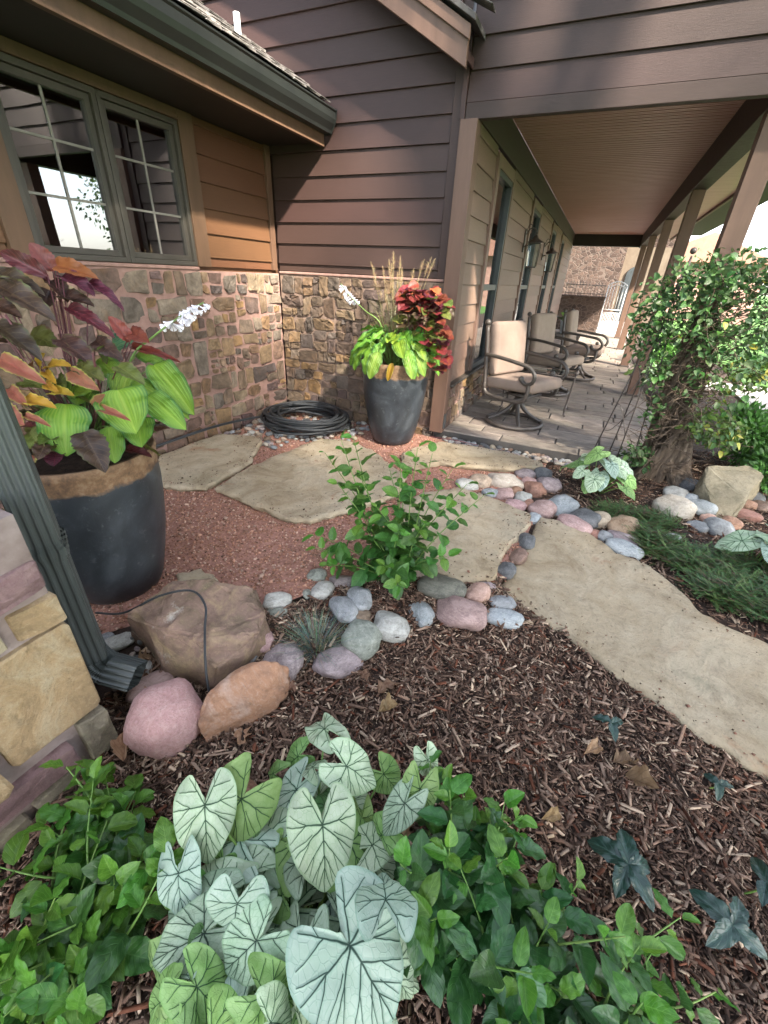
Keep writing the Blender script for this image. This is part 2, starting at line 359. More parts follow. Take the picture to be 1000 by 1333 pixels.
# ------------------------------------------------------------------ rubble stonework
def partition(u0, u1, v0, v1, amin, amax, rng, out):
    w, h = u1 - u0, v1 - v0
    if (w * h < rng.uniform(amin, amax) and w / h < 2.4 and h / w < 1.9) or w * h < amin * .5:
        out.append((u0, u1, v0, v1)); return
    t = rng.uniform(.34, .66)
    if w > h * rng.uniform(.9, 1.7): m = u0 + w * t; partition(u0, m, v0, v1, amin, amax, rng, out); partition(m, u1, v0, v1, amin, amax, rng, out)
    else: m = v0 + h * t; partition(u0, u1, v0, m, amin, amax, rng, out); partition(u0, u1, m, v1, amin, amax, rng, out)
def clip_cell(poly, m, n):
    """keep the side of the line through m with normal n where (q-m).n <= 0"""
    out = []; L = len(poly)
    for i in range(L):
        a, b = poly[i], poly[(i + 1) % L]; da = (a[0] - m[0]) * n[0] + (a[1] - m[1]) * n[1]; db = (b[0] - m[0]) * n[0] + (b[1] - m[1]) * n[1]
        if da <= 0: out.append(a)
        if (da < 0 < db) or (db < 0 < da): t = da / (da - db); out.append((a[0] + (b[0] - a[0]) * t, a[1] + (b[1] - a[1]) * t))
    return out
def stone_poly(poly, gap, depth, to3, rng, mat, rough=1.0):
    """one split-faced stone: irregular outline, crisp arris, uneven front"""
    n0 = len(poly); cu = sum(q[0] for q in poly) / n0; cv = sum(q[1] for q in poly) / n0; ph = rng.uniform(0, 99)
    for i in range(n0):        # shrink by the joint width
        pass
    shr = poly
    for i in range(n0):
        a, b = poly[i], poly[(i + 1) % n0]; ex, ey = b[0] - a[0], b[1] - a[1]; l = math.hypot(ex, ey)
        if l < 1e-6: continue
        nx, ny = ey / l, -ex / l
        if (cu - a[0]) * nx + (cv - a[1]) * ny > 0: nx, ny = -nx, -ny
        g = gap * rng.uniform(.6, 1.5); shr = clip_cell(shr, (a[0] - nx * g, a[1] - ny * g), (nx, ny))
        if len(shr) < 3: return None
    mid = []; L = len(shr)
    for i, q in enumerate(shr):
        w = shr[(i + 1) % L]; l = math.hypot(w[0] - q[0], w[1] - q[1])
        if l < .006: mid.append(q); continue
        mid.append(q); m_ = ((q[0] + w[0]) / 2, (q[1] + w[1]) / 2); k = rng.uniform(-.05, .03) * l * rough; dx, dy = m_[0] - cu, m_[1] - cv; d = math.hypot(dx, dy) + 1e-6; mid.append((m_[0] + dx / d * k, m_[1] + dy / d * k))
    pts = []
    for i, q in enumerate(mid):
        w = mid[(i + 1) % len(mid)]
        for t_ in (.1, .9): pts.append((q[0] + (w[0] - q[0]) * t_, q[1] + (w[1] - q[1]) * t_))
    n = len(pts); cu = sum(q[0] for q in pts) / n; cv = sum(q[1] for q in pts) / n
    V = []; F = []; tu, tv = rng.uniform(-.16, .16), rng.uniform(-.16, .16)
    rings = [(1.0, -.012), (.99, depth * .8), (.95, depth), (.72, depth * 1.0), (.4, depth * 1.0)]
    for s, d in rings:
        for (pu, pv) in pts:
            uu, vv = cu + (pu - cu) * s, cv + (pv - cv) * s; dd = d
            if d > 0: dd += (uu - cu) * tu + (vv - cv) * tv + nz(uu * 26 + ph, vv * 26, 3) * depth * .6 * rough + nz(uu * 70 + ph, vv * 70, 3) * depth * .3 * rough
            V.append(to3(uu, vv, dd))
    V.append(to3(cu, cv, depth)); Lc = len(V) - 1
    for r in range(len(rings) - 1):
        for i in range(n): j = (i + 1) % n; F.append((r * n + i, r * n + j, (r + 1) * n + j, (r + 1) * n + i))
    b = (len(rings) - 1) * n; F += [(b + i, b + (i + 1) % n, Lc) for i in range(n)]
    me = bpy.data.meshes.new('stone'); me.from_pydata([tuple(q) for q in V], [], F); me.materials.append(MATS[mat]); me.shade_smooth(); me.set_sharp_from_angle(angle=rad(24))
    return me
def stone_mesh(u0, u1, v0, v1, gap, depth, to3, rng, mat, rough=1.0):
    c = [(u0, v0), (u1, v0), (u1, v1), (u0, v1)]; w, h = (u1 - u0) * .12 * rough, (v1 - v0) * .12 * rough
    return stone_poly([(a + rng.uniform(-w, w) * .5, b + rng.uniform(-h, h) * .5) for a, b in c], gap, depth, to3, rng, mat, rough)
def stonework(parent, u0, u1, v0, v1, amin, amax, gap, depth, to3, seed, mat, joined=False):
    """rubble: cells of mixed size grown round the centres of an uneven bond"""
    rng = random.Random(seed); R = []; h = v0; rows = []; ALL = MB()
    while h < v1 - .12: rows.append(h); h += rng.uniform(.2, .36)
    rows.append(v1)
    for a, b in zip(rows[:-1], rows[1:]): partition(u0, u1, a, b, amin, amax, rng, R)
    for (a, b, c, d) in R:
        w, h = b - a, d - c; q = [(a, c), (b, c), (b, d), (a, d)]; poly = []; jx, jy = min(.03, w * .15), min(.026, h * .15)
        for i, (x, y) in enumerate(q):
            x += rng.uniform(-jx, jx * .5) * (1 if x > a else -1); y += rng.uniform(-jy, jy * .5) * (1 if y > c else -1); q[i] = (x, y)
        for i in range(4):
            (x, y), pr, nx = q[i], q[i - 1], q[(i + 1) % 4]
            if rng.random() < .33:
                e, f = rng.uniform(.1, .32), rng.uniform(.1, .32); poly += [(x + (pr[0] - x) * e, y + (pr[1] - y) * e), (x + (nx[0] - x) * f, y + (nx[1] - y) * f)]
            else: poly.append((x, y))
        me = stone_poly(poly, gap, depth * rng.uniform(.6, 1.35), to3, rng, mat)
        if me is None: continue
        if joined: ALL.add([tuple(v.co) for v in me.vertices], [tuple(q.vertices) for q in me.polygons]); bpy.data.meshes.remove(me); continue
        cen = sum((Vector(v.co) for v in me.vertices), Vector()) / len(me.vertices); me.transform(Matrix.Translation(-cen)); o = ob('stone', me, parent); o.location = o.location + cen
    if joined: ob('far_stones', ALL.mesh('far_stones', mat, True, rad(24)), parent)['kind'] = 'stuff'

def siding(parent, axis, a0, a1, face, sgn, z0, z1, ex, mat, first, prefix='siding_board'):
    """lapped boards; axis 1: wall runs along y and faces sgn*x, axis 0: runs along x and faces sgn*y; first = bottom edge of a course"""
    k = math.floor((z0 - first) / ex); shared = {}
    while first + k * ex < z1 - .01:
        b = first + k * ex; lo = max(b, z0); hi = min(b + ex + .02, z1)
        key = (round(lo - b, 4), round(hi - b, 4))
        if key not in shared:
            th = .023
            def d(z): return th * (1 - (z - b) / (ex + .02) * .85)
            pr = [(-.012, lo - b), (d(lo), lo - b), (d(hi), hi - b), (-.012, hi - b)]
            L = a1 - a0; mb = MB()
            if axis == 1: mb.prism([(sgn * p, q) for p, q in pr], 1, 0, L)
            else: mb.prism([(sgn * p, q) for p, q in pr], 0, 0, L)
            me = mb.mesh(prefix, mat, smooth=False); bm = bmesh.new(); bm.from_mesh(me); bmesh.ops.recalc_face_normals(bm, faces=bm.faces); bm.to_mesh(me); bm.free(); shared[key] = bev(me, .0025, 1)
        o = ob(prefix, shared[key], parent)
        o.location = o.location + (Vector((face, a0, b)) if axis == 1 else Vector((a0, face, b)))
        k += 1

XW, YW, XP = -3.184, 4.2, -1.206
# ------------------------------------------------------------------ wing of the house with the window
wing = thing('house_wing', 'brown lap sided house wing with casement window over a stone base', 'house', (XW, 2.2, 0))
core = ob('wall', MB().box(-3.7, XW - .03, -.8, 1.86, -.3, 2.75).box(-3.7, XW - .03, 3.08, YW + .1, -.3, 2.75).box(-3.7, XW - .03, 1.86, 3.08, -.3, 1.42).box(-3.7, XW - .03, 1.86, 3.08, 2.33, 2.75).mesh('wall', 'siding_warm', False), wing)
interior = ob('room_interior', MB().box(-5.2, -5.1, 1.2, 3.7, .6, 2.8).box(-5.2, -3.7, 1.1, 1.2, .6, 2.8).box(-5.2, -3.7, 3.7, 3.8, .6, 2.8).box(-5.2, -3.7, 1.2, 3.7, 2.75, 2.85).box(-5.2, -3.7, 1.2, 3.7, .55, .6).mesh('room_interior', 'room', False), wing)
base = ob('stone_base', MB().box(XW - .1, XW + .006, .3, YW, -.3, 1.365).mesh('stone_base', 'mortar', False), wing)
stonework(base, .95, YW - .02, -.12, 1.36, .006, .075, .0068, .017, lambda u, v, d: (XW + .006 + d, u, v), 5, 'wall_stone')
cap = ob('base_cap', bev(MB().box(XW - .05, XW + .018, .3, 3.1, 1.368, 1.392).mesh('base_cap', 'mortar', False), .006), wing)
siding(wing, 1, 3.242, 4.105, XW - .018, 1, 1.395, 2.4, .1775, 'siding_warm', 1.465)
siding(wing, 1, .2, 1.69, XW - .018, 1, 1.395, 2.4, .1775, 'siding_warm', 1.465)
box('corner_trim', wing, 'trim', XW - .03, XW + .016, 4.108, 4.178, 1.394, 2.42, .003)
box('window_casing', wing, 'trim', XW - .03, XW + .022, 3.098, 3.239, 1.394, 2.4, .003)
box('window_casing', wing, 'trim', XW - .03, XW + .022, 1.693, 1.833, 1.394, 2.4, .003)
box('window_head', wing, 'trim', XW - .03, XW + .02, 1.8335, 3.0975, 2.337, 2.4, .003)
for (a, b) in ((1.838, 2.462), (2.467, 3.094)):
    win = ob('window', bev(MB().box(XW - .09, XW + .012, a, a + .03, 1.397, 2.333).box(XW - .09, XW + .012, b - .03, b, 1.397, 2.333).box(XW - .09, XW + .012, a + .03, b - .03, 1.397, 1.43).box(XW - .09, XW + .012, a + .03, b - .03, 2.3, 2.333).mesh('window', 'frame_paint', False), .003), wing)
    bx = lambda n, m, *q: ob(n, bev(MB().box(*q).mesh(n, m, False), .002), win)
    s0, s1, t0, t1 = a + .032, b - .032, 1.432, 2.298
    for q in ((XW - .06, XW - .012, s0, s0 + .034, t0, t1), (XW - .06, XW - .012, s1 - .034, s1, t0, t1), (XW - .06, XW - .012, s0 + .034, s1 - .034, t0, t0 + .036), (XW - .06, XW - .012, s0 + .034, s1 - .034, t1 - .036, t1)): bx('sash_rail', 'frame_paint', *q)
    ob('pane', MB().box(XW - .042, XW - .038, s0 + .03, s1 - .03, t0 + .03, t1 - .03).mesh('pane', 'window_glass', False), win)
    ym = (s0 + s1) / 2
    bx('muntin', 'muntin', XW - .0375, XW - .030, ym - .007, ym + .007, t0 + .036, t1 - .036)
    for zz in (2.022, 1.734): bx('muntin', 'muntin', XW - .0372, XW - .0305, s0 + .034, s1 - .034, zz - .007, zz + .007)
    mb = MB(); n = 46; V = []; F = []
    for i in range(n + 1):
        y = s0 + (s1 - s0) * i / n; x = XW - .2 + .018 * math.sin(i * 1.35) + .006 * math.sin(i * 3.1)
        for z in (2.32, 2.2, 2.12 + .012 * math.sin(i * 1.35)): V.append((x, y, z))
    for i in range(n):
        for j in range(2): F.append((i * 3 + j, i * 3 + j + 1, i * 3 + 4 + j, i * 3 + 3 + j))
    ob('valance', mb.add(V, F).mesh('valance', 'curtain'), win)
# eave
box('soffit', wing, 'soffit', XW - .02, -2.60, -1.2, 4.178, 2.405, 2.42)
box('fascia', wing, 'trim', -2.598, -2.56, -1.2, 4.17, 2.372, 2.55, .003)
gp = [(-2.556, 2.6), (-2.556, 2.455), (-2.49, 2.455), (-2.482, 2.475), (-2.452, 2.515), (-2.44, 2.545), (-2.44, 2.59), (-2.43, 2.6), (-2.43, 2.609), (-2.45, 2.609), (-2.45, 2.55), (-2.462, 2.522), (-2.49, 2.48), (-2.498, 2.463), (-2.548, 2.463), (-2.548, 2.6)]
gut = ob('gutter', MB().prism(gp, 1, -1.2, 4.165).mesh('gutter', 'gutter_metal', False), wing)
ob('end_cap', MB().prism([(-2.558, 2.61), (-2.558, 2.452), (-2.488, 2.452), (-2.448, 2.513), (-2.436, 2.545), (-2.426, 2.612)], 1, 4.166, 4.174).mesh('end_cap', 'gutter_metal', False), gut)
slope = .57; sl = math.atan(slope)
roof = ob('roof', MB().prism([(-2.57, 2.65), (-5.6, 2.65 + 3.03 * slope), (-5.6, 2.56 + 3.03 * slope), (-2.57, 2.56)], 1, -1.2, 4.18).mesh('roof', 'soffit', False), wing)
rng = random.Random(3)
sh_meshes = []
for i in range(5):
    w = .13 + .022 * i; mb = MB(); mb.box(-.32, .02, 0, w, 0, .012); me = mb.mesh('shingle', 'roof_shake', False)
    for v in me.vertices:
        if v.co.x > 0: v.co.z += .012; v.co.x += rng.uniform(-.012, .012); v.co.z += rng.uniform(-.003, .005)
    sh_meshes.append((w, bev(me, .003, 1)))
for r in range(10):
    y = .3 + rng.uniform(-.1, 0)
    while y < 4.05:
        w, me = rng.choice(sh_meshes); o = ob('shingle', me, roof)
        x = -2.49 - r * .135; o.location = o.location + Vector((x, y, 2.668 + (-2.57 - x) * slope + .014 + rng.uniform(0, .006)))
        o.rotation_euler = (rng.uniform(-.02, .02), sl - .04 + rng.uniform(-.02, .02), rng.uniform(-.02, .02)); y += w + rng.uniform(.004, .012)
vp = ob('vent_pipe', MB().lathe([(.024, 2.75), (.024, 3.035), (.018, 3.035), (.018, 2.78)], 20, -2.945, 3.6).mesh('vent_pipe', 'white_pipe', True, rad(40)), wing)
ob('flashing', MB().lathe([(.1, 2.78), (.075, 2.815), (.04, 2.86), (.028, 2.90)], 20, -2.94, 3.6).mesh('flashing', 'lead', True), vp)

# ------------------------------------------------------------------ main body of the house: gable wall and the wall under the porch
house = thing('main_house', 'dark brown lap sided main house wall behind the planter and along the porch', 'house', (-2.2, YW, 0))
ob('wall', MB().box(-5.6, -1.33, YW + .03, YW + .3, -.3, 5.2).box(XP - .4, XP - .03, YW + .28, 5.13, -.3, 3.0).box(XP - .4, XP - .03, 5.96, 7.67, -.3, 3.0).box(XP - .4, XP - .03, 8.6, 10.5, -.3, 3.0).box(XP - .4, XP - .03, 11.4, 12.8, -.3, 3.0).box(XP - .4, XP - .03, 13.7, 17.2, -.3, 3.0).mesh('wall', 'siding', False), house)
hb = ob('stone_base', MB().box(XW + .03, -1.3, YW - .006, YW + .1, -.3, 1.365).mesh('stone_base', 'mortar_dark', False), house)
stonework(hb, XW + .035, -1.3, -.12, 1.36, .007, .055, .0022, .02, lambda u, v, d: (u, YW - .006 - d, v), 9, 'wall_stone_shaded')
ob('base_cap', bev(MB().box(XW + .03, -1.335, YW - .02, YW + .04, 1.368, 1.39).mesh('base_cap', 'mortar', False), .006), house)
siding(house, 0, XW + .02, -1.405, YW + .018, -1, 1.395, 2.35, .178, 'siding', 1.46)
siding(house, 0, -5.5, -1.405, YW + .018, -1, 2.35, 5.0, .178, 'siding', 1.46)
box('corner_trim', house, 'siding', -1.402, -1.318, YW - .014, YW + .05, 1.36, 2.9, .003)
# rake overhang on the gable
ex = Vector((-.72, 0, .42)); ov0 = 3.93
def rake(name, mat, y0, y1, x0, z0, h, L=2.6, par=house):
    x1, z1 = x0 - L, z0 + L * .583
    return ob(name, bev(MB().add([(x0, y0, z0), (x0, y1, z0), (x1, y1, z1), (x1, y0, z1), (x0, y0, z0 + h), (x0, y1, z0 + h), (x1, y1, z1 + h), (x1, y0, z1 + h)],
        [(0, 1, 2, 3), (7, 6, 5, 4), (0, 4, 5, 1), (1, 5, 6, 2), (2, 6, 7, 3), (3, 7, 4, 0)]).mesh(name, mat, False), .003, 1), par)
rake('barge_board', 'trim_post', 3.93, 3.965, -1.25, 2.69, .17)
rake('barge_board', 'trim_post', 3.905, 3.928, -1.235, 2.82, .075)
rake('rake_soffit', 'siding', 3.966, YW + .02, -1.262, 2.75, .06)
rr = rake('gable_roof', 'roof_shake', 3.88, 4.6, -1.2, 2.9, .035)
for i in range(26):
    me = sh_meshes[i % 5][1]; o = ob('shingle', me, rr); x = -1.22 - i * .085
    o.location = o.location + Vector((x + .1, 3.872 + (i % 3) * .006, 2.942 + (-1.2 - x) * .583)); o.rotation_euler = (0, math.atan(.583) - .05, 0)
# wall under the porch
pb = ob('stone_base', MB().box(XP - .2, XP + .02, YW + .05, 16.9, -.3, .43).mesh('stone_base', 'mortar', False), house)
stonework(pb, YW + .08, 6.6, -.02, .425, .01, .045, .006, .02, lambda u, v, d: (XP + .02 + d, u, v), 21, 'wall_stone')
stonework(pb, 6.6, 12.0, -.02, .425, .01, .045, .006, .02, lambda u, v, d: (XP + .02 + d, u, v), 22, 'wall_stone', True)
ob('base_ledge', bev(MB().box(XP - .05, XP + .055, YW + .05, 16.9, .433, .462).mesh('base_ledge', 'frame_paint', False), .006), house)
openings = [(5.17, 5.93), (7.71, 8.55), (10.55, 11.35), (12.85, 13.65)]
segs = [YW + .09] + [q for a, b in openings for q in (a - .1, b + .1)] + [16.9]
for a, b in zip(segs[0::2], segs[1::2]): siding(house, 1, a, b, XP - .018, 1, .465, 2.5, .178, 'siding_bounce_lit', .465)
for (a, b) in openings:
    box('window_casing', house, 'siding_bounce_lit', XP - .03, XP + .022, a - .097, a, .464, 2.46, .003); box('window_casing', house, 'siding_bounce_lit', XP - .03, XP + .022, b, b + .097, .464, 2.46, .003)
    box('window_head', house, 'siding_bounce_lit', XP - .03, XP + .02, a + .001, b - .001, 2.36, 2.46, .003)
    win = ob('window', bev(MB().box(XP - .09, XP + .012, a + .002, a + .045, .466, 2.358).box(XP - .09, XP + .012, b - .045, b - .002, .466, 2.358).box(XP - .09, XP + .012, a + .045, b - .045, .466, .52).box(XP - .09, XP + .012, a + .045, b - .045, 2.31, 2.358).mesh('window', 'frame_dark', False), .003), house)
    ob('meeting_rail', bev(MB().box(XP - .06, XP + .006, a + .046, b - .046, 1.3, 1.36).mesh('meeting_rail', 'frame_dark', False), .003), win)
    for z0, z1 in ((.521, 1.299), (1.361, 2.309)): ob('pane', MB().box(XP - .04, XP - .036, a + .04, b - .04, z0 - .01, z1 + .01).mesh('pane', 'window_glass', False), win)
    ob('blind', MB().box(XP - .2, XP - .19, a, b, 1.9, 2.36).mesh('blind', 'curtain', False), win)
ob('room_interior', MB().box(XP - 1.5, XP - 1.4, 4.6, 15, 0, 2.9).mesh('room_interior', 'room', False), house)
box('frieze', house, 'siding', XP - .03, XP + .01, YW + .06, 16.9, 2.503, 2.78, .003)

# ------------------------------------------------------------------ the porch: floor, posts, beam, ceiling, gable face
porch = thing('porch', 'long covered porch roof on square brown posts beside the house', 'porch', (.75, YW, 0))
FX0, FX1, FY0 = XP + .03, .98, 4.2
floor = struct(ob('porch_floor', MB().box(FX0 - .1, FX1, FY0, 17.2, -.3, -.012).mesh('porch_floor', 'concrete', False)))
plain('paver', [(0, (0.1060, 0.0880, 0.0736)), (.5, (0.1855, 0.1570, 0.1316)), (1, (0.2650, 0.2250, 0.1886))], 7, 9, .62, .8, 22, .006, .2, .012, (1, 3, 1), rrange=.12)
pv = {}
rng = random.Random(8)
def paver(x0, x1, y0, y1, par):
    key = (round(x1 - x0, 3), round(y1 - y0, 3))
    if key not in pv:
        w, d = key; me = MB().box(0, w, 0, d, -.02, 0).mesh('paver', 'paver', False); pv[key] = bev(me, .006, 2)
    o = ob('paver', pv[key], par); o.location = o.location + Vector((x0, y0, rng.uniform(-.0015, .0015))); return o
y = FY0 + .004; r = 0; rest = MB()
while y < 17.0:
    d = (.2, .2, .3)[r % 3]; x = FX0; off = (0, .37, .18, .5)[r % 4]; first = True
    while x < FX1 - .02:
        L = (off if (first and off) else rng.choice((.6, .6, .45, .75))); first = False; x1 = min(x + L, FX1)
        if FX1 - x1 < .12: x1 = FX1
        if y < 10.6: paver(x, x1 - .016, y, y + d - .016, floor)
        else: rest.box(x, x1 - .016, y, y + d - .016, -.02, 0)
        x = x1
    y += d; r += 1
o = ob('far_paving', rest.mesh('far_paving', 'paver', False), floor); o['kind'] = 'stuff'
PXS = [(.70, 4.33), (.70, 7.25), (.70, 10.1), (.70, 13.0), (.70, 15.9)]
for (px, py) in PXS:
    p = box('post', porch, 'trim_post', px - .005, px + .135, py, py + .14, .004, 2.46, .005)
    ob('post_base', bev(MB().box(px - .02, px + .15, py - .015, py + .155, .001, .03).mesh('post_base', 'iron', False), .003), p)
p = box('post', porch, 'trim_post', -1.316, -1.178, YW - .06, YW + .075, -.02, 2.475, .005)
ob('outlet_cover', bev(MB().box(-1.177, -1.168, YW - .045, YW + .03, .02, .17).mesh('outlet_cover', 'frame_dark', False), .004), p)
box('beam', porch, 'siding', .69, .85, YW + .06, 17.0, 2.462, 2.79, .005)
box('end_beam', porch, 'soffit', XP + .012, .688, 16.6, 16.78, 2.47, 2.79, .005)
# beaded ceiling boards running across the porch
mb = MB(); y = YW + .03; k = 0
while y < 16.59:
    mb.box(XP + .012, .688, y, y + .081, 2.782, 2.797); mb.box(XP + .012, .688, y + .036, y + .043, 2.7775, 2.782); y += .09
ob('ceiling', mb.mesh('ceiling', 'ceiling_paint', False), porch)['kind'] = 'stuff'
box('ceiling_backing', porch, 'soffit', XP, 2.2, YW + .01, 17.0, 2.80, 2.83)
box('eave_soffit', porch, 'ceiling_paint', .852, 1.45, YW + .03, 17.0, 2.72, 2.735)
box('eave_fascia', porch, 'trim', 1.45, 1.49, YW - .02, 17.0, 2.67, 2.86, .004)
# gable face above the opening
ob('gable_wall', MB().box(-1.30, 2.6, YW + .005, YW + .09, 2.5, 5.2).mesh('gable_wall', 'siding', False), porch)
siding(porch, 0, -1.287, 2.6, YW - .012, -1, 2.5, 5.0, .178, 'siding', 2.572)
box('gable_trim', porch, 'siding', -1.33, -1.29, YW - .045, YW + .06, 2.476, 3.0, .003)
box('header_board', porch, 'siding', -1.287, 2.6, YW - .034, YW + .03, 2.474, 2.572, .004)

